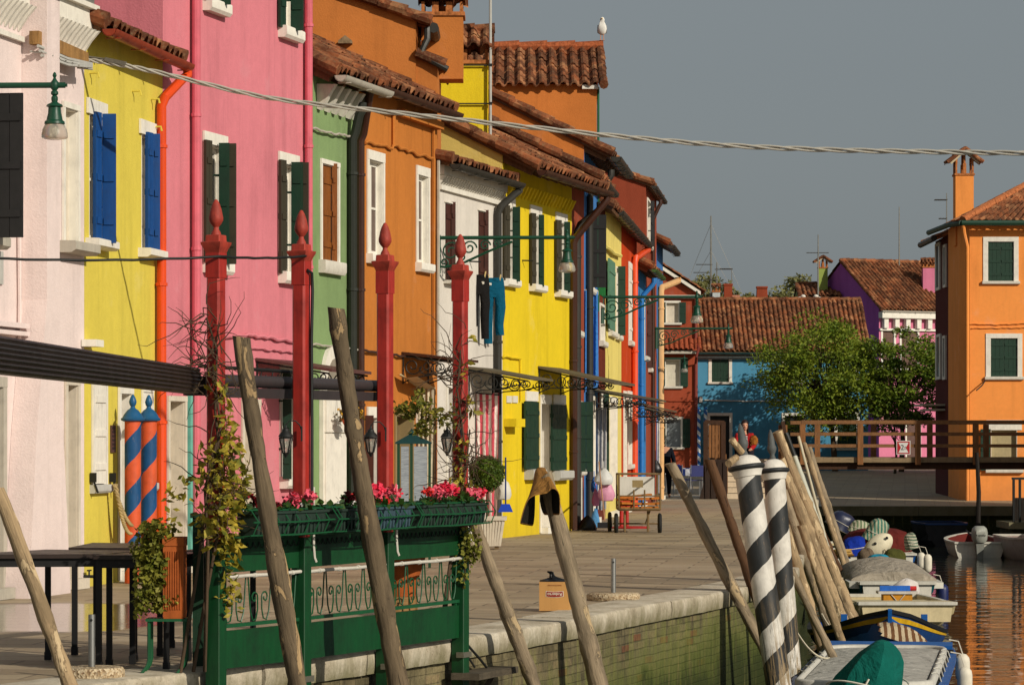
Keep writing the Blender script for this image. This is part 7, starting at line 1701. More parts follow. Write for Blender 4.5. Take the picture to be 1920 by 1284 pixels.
rg = random.Random(21); mb = MB()
for k in range(9): a0 = rg.uniform(0, 6); mb.tube([(c.x+(.12+.08*rg.random())*math.cos(a0+q*.55), c.y+.2*math.sin(a0+q*.55)-.05, c.z+.03+.012*k*.7+rg.uniform(-.01, .02)) for q in range(9)], .014, 5)
mb.build('rope_coils', plain((186, 150, 84), .9), t)
bt2, T2, B2_ = boat('far_blue_boat', 'weathered blue boat with white trim and fenders beyond the heaped boat', 1560, 1716, 68.5, 5.0, -.93, 'pram', .05, BLB, WBOAT, WBOAT, rake=.2, group=bg_)
fender(T2, (B2_/2+.08, .1, .42), 'white fender hanging on the far blue boat, nearer one', FW, .09, .4); fender(T2, (B2_/2+.08, 1.2, .42), 'white fender hanging on the far blue boat, farther one', FW, .09, .36)
bt3, T3, B3_ = boat('far_cream_boat', 'cream boat end farthest along the quay', 1556, 1650, 75, 5, -.98, 'pram', .05, CRB, WBOAT, CRB, group=bg_)
# boats on the right
bt, T, B = boat('white_outboard_boat', 'white boat with grey outboard motor facing us by the far quay', 1780, 1886, 78, 4.6, -.93, 'stern', .1, WBOAT, WBOAT, plain((110, 40, 34)), group=bg_, yaw=-.08)
o = V(T((-.02, -.06, .36))); t = thing('outboard_motor', o-V((0, 0, .7)), 'pale grey outboard motor clamped on the white boat', 'outboard motor')
GM = plain((158, 160, 150), .4, .85); mb = MB(); mb.loft([[(o.x+w_*sx, o.y-.1+d_*sy, o.z+z) for sx, sy in ((-1, -.6), (-.6, -1), (.6, -1), (1, -.6), (1, .6), (.6, 1), (-.6, 1), (-1, .6))] for w_, d_, z in ((.13, .18, .02), (.17, .22, .10), (.18, .23, .26), (.16, .21, .36), (.10, .14, .42))]); mb.build('cowling', GM, t, smooth=50)
mb = MB(); mb.loft([[(o.x+w_*sx, o.y-.1+d_*sy, o.z+z) for sx, sy in ((-1, -1), (1, -1), (1, 1), (-1, 1))] for w_, d_, z in ((.05, .1, -.65), (.08, .12, -.25), (.10, .14, .02))]); mb.build('leg', plain((128, 130, 122), .5), t)
text(t, '4 stroke', (o.x, o.y-.335, o.z+.2), .07, INK)
mb = MB(); mb.tube([(o.x-.1, o.y, o.z+.1), (o.x-.2, o.y+.2, o.z+.22), (o.x-.24, o.y+.5, o.z+.3)], .02, 6); mb.build('tiller', DKB, t)
boat('narrow_blue_boat', 'low dark blue boat in the shade under the far quay', 1716, 1812, 87.0, 2.8, -.70, 'pram', .0, DKB, BLD, DKB, group=bg_)
boat('grey_boat', 'pale grey boat cut off by the right edge', 1900, 2010, 74.5, 5, -.78, 'point', .10, plain((150, 146, 140), .5), WBOAT, plain((176, 150, 140)), group=bg_, rake=.25, yaw=.05)
# mooring ropes between boats and poles
ROPW = plain((214, 204, 178), .8)
for p, q_, sg, lab in (((1560, 1232, 36.0), (1486, 1170, 34.3), .12, 'slack pale rope from the nearest boat to the striped poles'), ((1578, 1182, 42.5), (1541, 1150, 42.0), .08, 'pale rope tying the blue rowing boat to a pole'), ((1568, 1128, 48.5), (1546, 1105, 43.5), .08, 'pale rope tying the cream boat to a pole'), ((1580, 1083, 54.5), (1566, 1075, 46), .1, 'pale rope tying the tarp covered boat to a pole')):
    a_, b_ = at(*p), at(*q_); mb = MB(); mb.tube([a_.lerp(b_, k/14)-V((0, 0, sg*4*(k/14)*(1-k/14))) for k in range(15)], .011, 5); tag(mb.build('mooring_rope', ROPW), lab, 'rope', 'mooring ropes')
# small landing stage hanging on the wall below the fence
c = at(900, 1262, 24.7); t = thing('landing_plank', c, 'weathered plank landing on struts below the right fence post', 'landing stage')
mb = MB(); mb.bar(at(872, 1268, 24.1), at(946, 1254, 25.2), .22, .05); mb.build('plank', wood((96, 86, 70), .5, (3, 3, 16)), t)
mb = MB(); mb.bar(at(925, 1262, 24.9), at(905, 1300, 24.9), .05, .04); mb.build('strut', wood((70, 62, 50), .5), t)
mb = MB(); mb.tube([at(878, 1210, 24.5), at(900, 1235, 24.6), at(912, 1250, 24.8)], .01, 6); mb.tube([at(872, 1222, 24.5), at(890, 1250, 24.6)], .008, 6); mb.build('rope', IRON, t)
# ------------------------------------------------------------------ lamps, canopies, cable, laundry, street things
LG = paint((14, 66, 46), .9, .35, .08)
def street_lamp(Y, proj, zarm, px_base, lab, k=1.0, scrolls=True, wall_n=None, seg=None):
    """wall lamp: arm from the facade towards the canal"""
    bx = ray(px_base, Y); base = V((bx, Y, zarm)); d = V((1, -.04, 0)).normalized(); end = base+d*proj
    t = thing('street_lamp', base, lab, 'street lamp', 'green bracket street lamps')
    mb = MB(); mb.tube([base-d*.05, end+d*.10], .028*k, 10); mb.lathe([(.05, -.02), (.07, 0), (.05, .02)], base, 10); mb.build('arm', LG, t)
    if scrolls:
        mb = MB(); up = V((0, 0, 1))
        def sc(ox, oz, r0, turns, sx, sz, rr=.013):
            mb.tube([base+d*(ox+sx*a)+up*(oz+sz*b) for a, b in scroll(turns, r0)], rr, 5)
        mb.tube([base+up*-.42+d*.03, base+d*.12+up*-.43, base+d*.40+up*-.36, base+d*.75+up*-.2, base+d*1.1+up*-.06], .020, 6); mb.tube([base+up*-.46, base], .022, 6)
        sc(.2, -.2, .15, 1.6, 1, 1); sc(.47, -.15, .11, 1.5, 1, 1); sc(.7, -.11, .08, 1.5, 1, 1); sc(.88, -.08, .055, 1.4, 1, 1); sc(.1, -.36, .08, 1.4, -1, -1); sc(.36, -.29, .06, 1.3, -1, 1)
        mb.lathe([(.05, -.52), (.05, .04)], base, 8); mb.build('bracket', LG, t)
    LT = lambda p: end+(V(p)-end)*.70
    mb = MB(LT); mb.lathe([(0, .18), (.018, .165), (.03, .13), (.016, .10), (.03, .07), (.055, .04), (.062, 0), (.055, -.04), (.03, -.07), (.05, -.09), (.05, -.12), (.028, -.14), (.045, -.16), (.045, -.2), (.035, -.23)], end, 14)
    mb.tube([end+d*.06, end+d*.14, end+d*.17], [.03, .02, .026], 8); mb.build('knuckle', LG, t)
    mb = MB(LT); mb.lathe([(.035, -.22), (.05, -.235), (.10, -.26), (.115, -.285), (.085, -.30), (.09, -.38), (.105, -.44), (.11, -.47), (.135, -.49), (.14, -.52), (.12, -.53), (.0, -.53)], end, 18); mb.build('lamp_hood', LG, t)
    mb = MB(LT); mb.lathe([(.12, -.53), (.135, -.54), (.165, -.60), (.178, -.67), (.176, -.705), (.15, -.72), (.06, -.735), (0, -.737)], end, 20); mb.build('lamp_glass', clear_glass(), t, smooth=60)
    mb = MB(LT); mb.ball(end+V((0, 0, -.61)), .05, .05, .07, 10, 8); mb.build('bulb', plain((232, 226, 206), .3), t)
street_lamp(30.2, (105+300)/FPX*30.2, zpx(162, 30.2), -300, 'green bell lamp beside the pale pink house, largest and nearest', scrolls=False)
street_lamp(46.9, 1.90, zpx(446, 46.9), 820, 'green scrolled bracket lamp over the white house')
street_lamp(62.6, 1.86, zpx(557, 62.6), 1128, 'green scrolled bracket lamp reaching over the far quay')
street_lamp(82, 1.85, zpx(616, 82), 1230, 'green scrolled bracket lamp on the end of the row')
street_lamp(118, 1.5, zpx(672, 118), 1207, 'small green lamp before the russet gabled house', scrolls=False)
def canopy(H, px, py0, px1, py1, name_lab, par, along=1.3, m=None):
    u = H.uat(px); z0 = H.z(py0, u); n1 = H.nat(px1, u); z1 = zpx(py1, H.Yat(u, n1)); m = m or plain((96, 86, 66), .7)
    mb = MB(H.pt); mb.loft([[(uu, .01, z0), (uu, n1, z1), (uu, n1, z1+.035), (uu, .01, z0+.035)] for uu in (u, u+along)]); c = mb.build('canopy', m, par)
    for uu in (u+.03, u+along-.03):
        mb = MB(H.pt); S_ = lambda on, oz, r0, turns, sx, sz: mb.tube([(uu, on+sx*a, oz+sz*b) for a, b in scroll(turns, r0)], .009, 5)
        q = lambda f: z0+(z1-z0)*f/n1
        mb.tube([(uu, .02, z0-.02), (uu, n1-.04, z1-.02)], .012, 5); mb.tube([(uu, .02, z0), (uu, .02, z0-.42)], .012, 5)
        for on, r, sx, sz in ((.16, .13, 1, -1), (.38, .12, -1, -1), (.58, .10, 1, -1), (.75, .08, -1, -1), (.88, .06, 1, -1)):
            if on+r*.5 < n1: S_(on, q(on)-r-.02, r, 1.5, sx, sz)
        mb.tube([(uu, .02, z0-.40), (uu, .2, z0-.33), (uu, .5, q(.5)-.22), (uu, .85, q(.85)-.09)], .010, 5)
        mb.build('canopy_bracket', IRON, c)
canopy(F2, 478, 676, 622, 697, '', h2, 1.6, paint((96, 60, 56), .8)); canopy(F4, 752, 664, 850, 676, '', h4, 1.3, BRPIPE)
canopy(F6, 876, 691, 994, 712, '', h6, 1.4); canopy(F7, 1008, 690, 1152, 721, '', h7, 1.5); canopy(F9, 1112, 731, 1240, 752, '', h9, 1.8); canopy(F12, 1172, 752, 1262, 772, '', h12, 1.8); canopy(F13, 1200, 764, 1268, 782, '', h13, 1.6)
# overhead cable
t = thing('aerial_cable', at(155, 112, 33), 'thick twisted pale cable sagging across the whole view', 'cable')
a = at(152, 112, 33.1); pts = [(152, 112, 33.1), (210, 119, 33), (300, 137, 32.9), (500, 183, 32.6), (700, 207, 32.3), (920, 231, 32), (1150, 255, 31.7), (1350, 272, 31.4), (1550, 281, 31.1), (1750, 285, 30.8), (1930, 287, 30.5), (2250, 284, 30)]
P = [at(*p) for p in pts]
def samp(f):
    k = f*(len(P)-1); i = min(int(k), len(P)-2); g_ = k-i; p0, p1, p2, p3 = P[max(i-1, 0)], P[i], P[i+1], P[min(i+2, len(P)-1)]
    return .5*((2*p1)+(p2-p0)*g_+(2*p0-5*p1+4*p2-p3)*g_*g_+(3*p1-p0-3*p2+p3)*g_**3)
CAB = plain((196, 190, 176), .5, .85)
for s_ in range(3):
    mb = MB(); Q = []
    for k in range(420):
        f = k/419; p = samp(f); d = 14.6*f; th = d*2*PI/1.15*1+s_*2*PI/3; Q.append(p+V((0, math.cos(th)*.011, math.sin(th)*.017)))
    mb.tube(Q, .0105, 6); mb.build('strand', CAB, t, smooth=80)
mb = MB(); p = samp(.075); q = samp(.125); mb.bar(p+V((0, -.01, .03)), q+V((0, -.01, .02)), .035, .04); mb.tube([at(158, 106, 33.1), p+V((0, 0, .03))], .012, 5); mb.build('clamp', plain((110, 104, 92)), t)
# thin black wire along the posts
t = thing('black_wire', tuple(FT(0)((0, 0, 2.6))), 'thin black wire strung from post to post', 'wire')
mb = MB(); w0 = at(-20, 484, 20.0); w1 = V(FT(0)((-.05, .06, 0))); w1.z = zpx(481, w1.y); w2 = V(FT(1)((-.05, .06, 0))); w2.z = zpx(480, w2.y)
Q = []
for p_, q_, sag in ((w0, w1, .018), (w1, w2, .012)):
    for k in range(14): f = k/13; Q.append(p_.lerp(q_, f)-V((0, 0, sag*4*f*(1-f)-.002*math.sin(k*2.1))))
mb.tube(Q, .0095, 6); mb.build('wire', IRON, t, smooth=80)

# ------------------------------------------------------------------ laundry on the white house
def cloth(mb, T, w, h, folds=4, amp=.03, n=24, m=12, taper=0, flare=0):
    g_ = []
    for j in range(m+1):
        row = []
        for i in range(n+1):
            a = i/n; b = j/m; x = (a-.5)*w*(1-taper*b); row.append(mb.pt(T((x, amp*(.35+.65*b)*math.sin(a*folds*2*PI+b*1.2)+flare*b, -h*b+.01*math.sin(a*9)))))
        g_.append(row)
    for j in range(m):
        for i in range(n): mb.face((g_[j][i], g_[j][i+1], g_[j+1][i+1], g_[j+1][i]))
Yl = 49.2; t = thing('washing_line', at(895, 488, 48.6), 'pale washing lines running from the white house past the yellow one', 'washing line')
mb = MB()
for k, (ya, yb, Ya) in enumerate(((487, 522, 48.6), (492, 527, 48.7), (497, 531, 48.8))): mb.tube([at(876, ya, Ya), at(1000, (ya+yb)/2+2, 53.5), at(1100, yb, 58.5)], .006, 5)
mb.build('line', plain((206, 196, 160)), t)
for xa, xb, py in ((876, 902, 490), (962, 1000, 488)): mb = MB(); Yq = 48.6 if xa < 900 else 51.6; mb.tube([at(xa, py, Yq), at(xb, py+1, Yq)], .012, 5); mb.build('bracket', IRON, t)
def trousers(px0, px1, py0, Y, m, lab, lens, seed):
    c = at((px0+px1)/2, py0, Y); w = ray(px1, Y)-ray(px0, Y); t = thing('trousers', c-V((0, 0, 1)), lab, 'trousers', 'trousers hung on the washing line'); rg = random.Random(seed); mb = MB()
    zc = -.30
    def ring(cx_, hw, d_, z): return [(c.x+cx_+hw*(1+.06*math.sin(5*a+z*8+seed))*math.cos(a), c.y+d_*(1+.15*math.sin(4*a+z*6))*math.sin(a), c.z+z) for a in [2*PI*k/18 for k in range(18)]]
    mb.loft([ring(0, w*.42, .03, 0), ring(.0, w*.45, .035, -.06), ring(.0, w*.47, .05, -.18), ring(.0, w*.48, .055, zc)])
    for sg, L in ((-1, lens[0]), (1, lens[1])):
        mb.loft([ring(sg*w*.24, w*.24, .055, zc+.02), ring(sg*w*.26+.01*sg, w*.235, .055, zc-.15), ring(sg*w*.27, w*.22, .06, zc-.3*L), ring(sg*w*.26+rg.uniform(-.01, .01), w*.20, .055, zc-.48*L), ring(sg*w*.27, w*.19, .05, zc-.65*L)])
    mb.build('legs', m, t, smooth=70)
    mb = MB()
    for f in (-.3, .25): mb.bar(c+V((w*f, -.02, -.05)), c+V((w*f+.02, -.02, .05)), .014, .02)
    mb.build('peg', plain((206, 180, 120)), t)
trousers(880, 918, 515, 49.0, fabric((26, 24, 24), .9), 'black trousers pegged on the line by the white house', (.75, 1.05), 3); trousers(906, 947, 521, 49.4, fabric((8, 84, 110), .9), 'teal trousers pegged beside the black pair', (1.1, .9), 4)
# striped door curtain of the white house
Hh = F6; u = Hh.uat(890); n1 = Hh.nat(936, u); zt = Hh.z(738, u); zb = Hh.z(972, u)
t = thing('door_curtain', Hh.pt((u, .2, zb)), 'red and white striped curtain hung before the white house door', 'curtain')
mb = MB(); e0 = V(Hh.pt((u, .02, 0))); e1 = V(Hh.pt((u, n1, 0))); ex = (e1-e0); wc = ex.length; ex.normalize(); ey = V((ex.y, -ex.x, 0)); mid = (e0+e1)/2
cloth(mb, lambda p: mid+ex*p[0]+ey*p[1]+V((0, 0, zt+p[2])), wc, zt-zb, 3, .03, 30, 12, .15); 
o = mb.build('fabric', None or fabric((206, 84, 96), .9, (232, 218, 208), 11, 0), t, smooth=80)
mb = MB(); mb.tube([e0+V((0, 0, zt+.01)), e1+V((0, 0, zt-.02))], .012, 6); mb.build('rod', IRON, t)
# pale curtain canopy on the ochre house
Hh = F4; u = Hh.uat(780); n1 = Hh.nat(816, u); zt = Hh.z(728, u); zb = Hh.z(925, u); e0 = V(Hh.pt((u, .03, 0))); e1 = V(Hh.pt((u, n1, 0))); ex = (e1-e0); wc = ex.length; ex.normalize(); ey = V((ex.y, -ex.x, 0)); mid = (e0+e1)/2
t = thing('door_curtain', Hh.pt((u, .2, zb)), 'cream curtain with grey stripes hung before the ochre house door', 'curtain')
mb = MB(); cloth(mb, lambda p: mid+ex*p[0]+ey*p[1]+V((0, 0, zt+p[2])), wc, zt-zb, 4, .03, 30, 12); mb.build('fabric', fabric((220, 206, 176), .85, (186, 172, 146), 9, 0), t, smooth=80)
mb = MB(); q0 = Hh.pt((Hh.uat(738), .1, Hh.z(702, Hh.uat(738)))); mb.tube([q0, e0+V((0, 0, zt+.02)), e1+V((0, 0, zt))], .012, 6); mb.build('rod', plain((206, 190, 150)), t)
mb = MB(); a = Hh.pt((Hh.uat(738), .05, Hh.z(702, Hh.uat(738)))); b = Hh.pt((u, .05, zt+.02)); c2_ = Hh.pt((u, n1, zt)); d2_ = Hh.pt((Hh.uat(738), .35, Hh.z(706, Hh.uat(738)))); mb.loft([[a, b], [a.lerp(d2_, .5)+V((0, 0, -.03)), b.lerp(c2_, .5)+V((0, 0, -.02))], [d2_, c2_]], closed=False, cap=False); mb.build('awning_cloth', fabric((222, 208, 180)), t, smooth=80)
# hanging things on the blue and russet fronts
def hang(name, lab, px0, px1, py0, py1, Y, m, cat, folds=3, amp=.03, taper=0, grp=None):
    c = at((px0+px1)/2, py0, Y); w = ray(px1, Y)-ray(px0, Y); h = (py1-py0)*Y/FPX; t = thing(name, c-V((0, 0, h)), lab, cat, grp); mb = MB(); cloth(mb, lambda p: c+V(p), w, h, folds, amp, 22, 12, taper); mb.build('fabric', m, t, smooth=80)
    mb = MB(); mb.tube([c+V((-w/2, .01, .015)), c+V((w/2, .01, .015))], .008, 5); mb.build('rod', LTGREY, t); return t
hang('overalls', 'long cornflower blue overalls hung by the dark downpipe', 1093, 1100, 545, 735, 57.6, fabric((62, 120, 190), .85), 'overalls', 1, .03); hang('blue_sheet', 'blue cloth bunched on the blue house front under the lamp', 1111, 1121, 548, 722, 59.6, fabric((66, 128, 200), .85), 'cloth', 1, .04, -.3)
hang('grey_net_curtain', 'long grey striped cloth narrowing to a tail beside the cream house', 1116, 1138, 766, 955, 60.6, fabric((196, 192, 188), .85, (160, 158, 158), 26, 0), 'curtain', 3, .04, .1)
hang('white_door_curtain', 'white door curtain near the end of the row', 1229, 1237, 790, 925, 83.2, fabric((220, 212, 200), .85), 'curtain', 2, .03)
def bag(name, lab, px, py, Y, rx, rz, m, cat, seed, rope=0, grp=None):
    c = at(px, py, Y); t = thing(name, c-V((0, 0, rz)), lab, cat, grp); rg = random.Random(seed); mb = MB(); mb.lathe([(0, -rz), (rx*.75, -rz*.95), (rx, -rz*.55), (rx*.95, -rz*.1), (rx*.6, rz*.5), (rx*.25, rz*.85), (rx*.12, rz), (0, rz)], c, 18, 1, .7)
    for i in range(len(mb.v)): mb.v[i] = mb.v[i]+V((rg.uniform(-1, 1)*rx*.08, rg.uniform(-1, 1)*rx*.08, rg.uniform(-1, 1)*rz*.05))
    mb.build('bag_body', m, t, smooth=50)
    if rope: mb = MB(); mb.tube([c+V((0, 0, rz*.9)), c+V((0, .05, rz+rope))], .008, 5); mb.build('handle', m, t)
    return t
PLB = paint((14, 14, 16), .9, .3); gb = 'plastic bags hung on the house fronts'
bag('black_sack', 'black rubbish sack slumped at the foot of the downpipes', 1101, 983, 54.9, .17, .15, PLB, 'rubbish sack', 2)
bag('plastic_bag', 'pink plastic bag hanging beside the cart', 1137, 918, 57, .15, .20, plain((214, 150, 176), .4), 'bag', 3, .12, gb); bag('plastic_bag', 'translucent whitish bag hanging above the pink bag', 1132, 893, 56.9, .17, .15, plain((206, 206, 200), .35), 'bag', 4, .12, gb); bag('plastic_bag', 'small lilac bag hanging low left of the pink bag', 1117, 932, 57.2, .07, .16, plain((190, 120, 160), .4), 'bag', 5, .1, gb)
bag('blue_rag', 'bright blue cloth bundled above the lilac bag', 1114, 908, 57.3, .06, .14, fabric((60, 120, 200)), 'cloth', 6, .1); bag('blue_rag', 'pale blue cloth trailing near the ground by the black sack', 1116, 972, 57.0, .08, .18, fabric((90, 150, 200)), 'cloth', 7)
bag('black_bag', 'shiny black bag tied on the blue downpipe at the end of the row', 1229, 876, 80.6, .17, .18, PLB, 'bag', 8, .25)
bag('white_bag', 'crumpled white plastic bag behind the topiary ball', 943, 916, 47.6, .13, .16, plain((214, 210, 196), .4), 'bag', 9, .1)
t = thing('dustpan', at(946, 960, 47.4), 'bright blue dustpan hanging on the wall by the planter', 'dustpan'); c = at(948, 952, 47.4); mb = MB(); mb.loft([[(c.x-.06, c.y, c.z+.06), (c.x+.06, c.y, c.z+.06), (c.x+.11, c.y, c.z-.06), (c.x-.11, c.y, c.z-.06)], [(c.x-.06, c.y+.04, c.z+.06), (c.x+.06, c.y+.04, c.z+.06), (c.x+.11, c.y+.07, c.z-.06), (c.x-.11, c.y+.07, c.z-.06)]]); mb.build('pan', paint((10, 66, 190), .9), t); mb = MB(); mb.tube([c+V((0, .02, .06)), c+V((0, .02, .75))], .012, 6); mb.build('handle', paint((30, 50, 110), .9), t)
t = thing('broom', at(1134, 978, 56.4), 'small broom leaning near the cart', 'broom'); c = at(1134, 975, 56.4); c.z = .02; mb = MB(); mb.tube([c+V((0, 0, .1)), c+V((-.1, .2, 1.15))], .012, 6); mb.build('handle', wood((196, 150, 110), .6), t); mb = MB(); mb.box(c.x-.13, c.x+.13, c.y-.04, c.y+.04, .006, .1); mb.build('bristles', DKB, t)
# cart
gx = lambda px, Y=53.6: ray(px, Y)
t = thing('handcart', (gx(1196), 53.6, .004), 'rusty two wheeled handcart loaded with orange planks', 'cart'); RS = metal((120, 92, 58), .6); x0, x1 = gx(1159), gx(1236); y0, y1 = 53.2, 54.3; zb, zt = .40, .98
RS = paint((122, 98, 62), .85, .6, .25)
mb = MB()
for y in (y0, y1):
    for x in (x0, x1): mb.tube([(x, y, zb), (x, y, zt)], .016, 6)
    mb.tube([(x0, y, zt), (x1, y, zt)], .016, 6); mb.tube([(x0, y, zb), (x1, y, zb)], .02, 6); mb.tube([(x0, y, .62), (x1, y, .62)], .012, 6)
    for f in (.36, .62): x = x0+(x1-x0)*f; mb.tube([(x, y, zb), (x, y, .72)], .014, 6)
for x in (x0, x1): mb.tube([(x, y0, zt), (x, y1, zt)], .016, 6); mb.tube([(x, y0, zb), (x, y1, zb)], .02, 6)
mb.build('frame', RS, t)
mb = MB(); mb.box(x0, x1, y0, y1, zb-.03, zb); mb.build('bed', RS, t)
for x in (x0+.1, x1-.2): mb = MB(); mb.tube([(x, y0+.1, zb-.03), (x, y0+.1, .02)], .02, 6); mb.build('leg', RS, t)
mb = MB(); mb.tube([(x0-.08, y0+.75, .14), (x1+.04, y0+.75, .14)], .016, 6); mb.tube([(x1-.14, y0+.4, zb), (x1-.22, y0+.7, .14)], .012, 6); mb.build('axle', RS, t)
for x in (x0-.04, x1+.0): 
    mb = MB(); mb.tube([(x, y0+.2+.145*math.cos(a), .155+.145*math.sin(a)) for a in [2*PI*k/20 for k in range(20)]], .032, 8, closed=True); wh = mb.build('wheel', paint((30, 30, 28), .9, .7), t, smooth=60)
    mb = MB(); mb.tube([(x-.025, y0+.2, .155), (x+.025, y0+.2, .155)], .10, 14); mb.build('hub', RS, wh)
mb = MB(); x = x0-.12; mb.tube([(x, y1+.145*math.cos(a), .155+.145*math.sin(a)) for a in [2*PI*k/20 for k in range(20)]], .032, 8, closed=True); mb.build('wheel', paint((30, 30, 28), .9, .7), t, smooth=60)
t = thing('plank_load', (gx(1198), 53.7, zb), 'orange brown planks stacked in the handcart', 'planks'); OP = wood((196, 116, 36), .6, (1.5, 16, 16), .7)
for k, (a, b, dy, z, tl) in enumerate(((.03, .95, .1, .415, .01), (.0, 1.0, .25, .46, .03), (.05, .9, .05, .50, -.02), (-.03, .97, .16, .55, .03), (.02, .8, .3, .585, .05))):
    mb = MB(); mb.bar((x0+(x1-x0)*a, y0+dy, z), (x0+(x1-x0)*b, y0+dy+.1, z+tl), .16, .035); mb.build('plank', OP, t)
t = thing('white_board', (gx(1196), 54.1, .6), 'white board and label standing up in the handcart', 'board'); mb = MB(); mb.box(x0+.04, x1-.06, 54.06, 54.09, .58, .93); mb.build('panel', plain((214, 210, 200)), t); mb = MB(); mb.box(gx(1184), gx(1204), 53.22, 53.24, .76, .88); mb.build('tag', plain((150, 130, 90)), t)
mb = MB(); c = V((gx(1193), 56.2, .006)); mb.lathe([(0, .035), (.3, .03), (.34, .012), (.34, 0)], c, 20, 1, 1); 
t = thing('parasol_stand', c, 'red parasol stand behind the handcart', 'parasol stand'); mb.build('base', paint((170, 30, 22), .9), t); mb = MB(); mb.tube([c+V((-.16, 0, .03)), c+V((-.16, 0, .5))], .035, 8); mb.tube([c+V((-.06, 0, .03)), c+V((-.06, 0, .45))], .03, 8); mb.build('tube', paint((176, 34, 24), .9), t)
# cardboard box
CARD = paint((190, 142, 84), .88, .85, .05, 'cardboard', .15, 3)
Yb_ = 28.45; x0, x1 = ray(1011, Yb_), ray(1071, Yb_); t = thing('cardboard_box', ((x0+x1)/2, Yb_+.12, .006), 'open cardboard box with an upside down red logo and a black bag inside', 'box'); h = zpx(1089, Yb_)-.006
mb = MB(); mb.loft([[(x0, Yb_, z), (x1-.02, Yb_, z), (x1+.015, Yb_+.2, z), (x0+.02, Yb_+.22, z)] for z in (.008, h)], cap=False); mb.poly([(x0, Yb_, .009), (x1-.02, Yb_, .009), (x1+.015, Yb_+.2, .009), (x0+.02, Yb_+.22, .009)]); mb.build('carton', CARD, t, smooth=0)
mb = MB(); xm = (x0+x1)/2-.005; zc = .155; lw, lh = .074, .024; yy = Yb_-.0022
pts = [(xm-lw, zc-lh*.7), (xm-lw*.5, zc-lh*.95), (xm, zc-lh), (xm+lw*.5, zc-lh*.95), (xm+lw, zc-lh*.7), (xm+lw*.97, zc+lh*1.1), (xm+lw*.5, zc+lh*.95), (xm, zc+lh*.85), (xm-lw*.5, zc+lh*.95), (xm-lw*.97, zc+lh*1.1)]
pts2 = [(xm+(a-xm)*1.08, zc+(b-zc)*1.15) for a, b in pts]
mb.poly([(a, yy, b) for a, b in pts2]); mb.build('logo_border', plain((226, 214, 196)), t, recalc=False); mb = MB(); mb.poly([(a, yy-.002, b) for a, b in pts]); mb.build('logo', plain((142, 42, 30)), t, recalc=False)
text(t, 'Roberto', (xm, yy-.0035, zc+.002), .038, plain((236, 226, 206)), (R(90), R(180), 0), 'lettering')
text(t, 'PRODOTTI DA FORNO', (xm, yy-.001, h-.03), .012, plain((170, 96, 50)), (R(90), R(180), 0), 'small_print')
t = thing('bin_bag', ((x0+x1)/2, Yb_+.1, h), 'black bin bag bunched in the mouth of the cardboard box', 'bag'); rg = random.Random(4); mb = MB(); mb.lathe([(.09, h-.06-h), (.115, -.005), (.10, .012), (.06, .02), (.03, .035), (.012, .06), (.02, .085), (0, .09)], ((x0+x1)/2-.01, Yb_+.11, h), 18, 1.1, .85)
for i in range(len(mb.v)): mb.v[i] = mb.v[i]+V((rg.uniform(-.012, .012)-max(0, mb.v[i].z-h-.02)*.5, rg.uniform(-.012, .012), rg.uniform(-.008, .008)))
mb.build('bag_body', PLB, t, smooth=30)
# round stands with a pipe
def granulate():
    t = NT('washed_concrete'); P = t.tc(); v = t.vor(P, 70, 'Color'); d = t.vor(P, 70, 'Distance'); n = t.noise(P, 5, 4)
    cc = t.ramp(t.xyz(v)[0], [(0, s2l((120, 96, 70))), (.35, s2l((176, 152, 118))), (.7, s2l((206, 188, 156))), (1, s2l((150, 132, 108)))]); cc = t.mix(1, cc, t.ramp(n, [(.3, .8), (.7, 1.05)]), 'MULTIPLY'); t.bump(d, .8, .01); return t.done(cc, .85, 0, .2)
GRC = granulate(); STL = metal((150, 150, 146), .35)
def stand(px, Y, r, hp, lab, h=.07, rp=.024):
    x = ray(px, Y); t = thing('pipe_stand', (x, Y, .004), lab, 'parasol base', 'concrete stands with a steel pipe'); mb = MB(); mb.lathe([(0, 0), (r*.96, 0), (r, h*.3), (r, h*.7), (r*.93, h*.97), (r*.2, h), (0, h)], (x, Y, .004), 36); mb.build('concrete_base', GRC, t, smooth=50)
    mb = MB(); mb.tube([(x, Y, h), (x, Y, h+hp)], rp, 14); mb.build('pipe', STL, t); mb = MB(); mb.tube([(x, Y-rp-.004, h+hp-.035), (x, Y+rp+.004, h+hp-.035)], .009, 8); mb.build('pin', IRON, t)
stand(1150, 30.5, .255, .33, 'round concrete stand with a steel pipe near the cardboard box'); stand(172, 20.35, .21, .335, 'concrete stand with a steel pipe under the pale leaning pole', .075, .022)
# white planter with topiary ball
Yp = 45.2; x = ray(914, Yp); t = thing('white_planter', (x, Yp, .004), 'white ribbed square planter with a stemmed plant', 'planter'); w0, w1 = .19, .255; zt = zpx(968, Yp); PLW = plain((216, 206, 186), .6, .85)
mb = MB(); mb.loft([[(x+w_*sx, Yp+w_*sy, z) for sx, sy in ((-1, -1), (1, -1), (1, 1), (-1, 1))] for w_, z in ((w0, .05), (w1-.01, zt-.05), (w1+.015, zt-.049), (w1+.02, zt), (w1-.03, zt), (w1-.04, zt-.06))]); mb.build('pot', PLW, t)
mb = MB()
for k in range(11): f = -1+2*(k+.5)/11; mb.loft([[(x+f*w0*.95-.008, Yp-w0-.008, .07), (x+f*w0*.95+.008, Yp-w0-.008, .07), (x+f*w0*.95+.008, Yp-w0+.01, .07), (x+f*w0*.95-.008, Yp-w0+.01, .07)], [(x+f*w1*.92-.008, Yp-w1-.0, zt-.06), (x+f*w1*.92+.008, Yp-w1-.0, zt-.06), (x+f*w1*.92+.008, Yp-w1+.015, zt-.06), (x+f*w1*.92-.008, Yp-w1+.015, zt-.06)]])
mb.build('rib', PLW, t)
mb = MB()
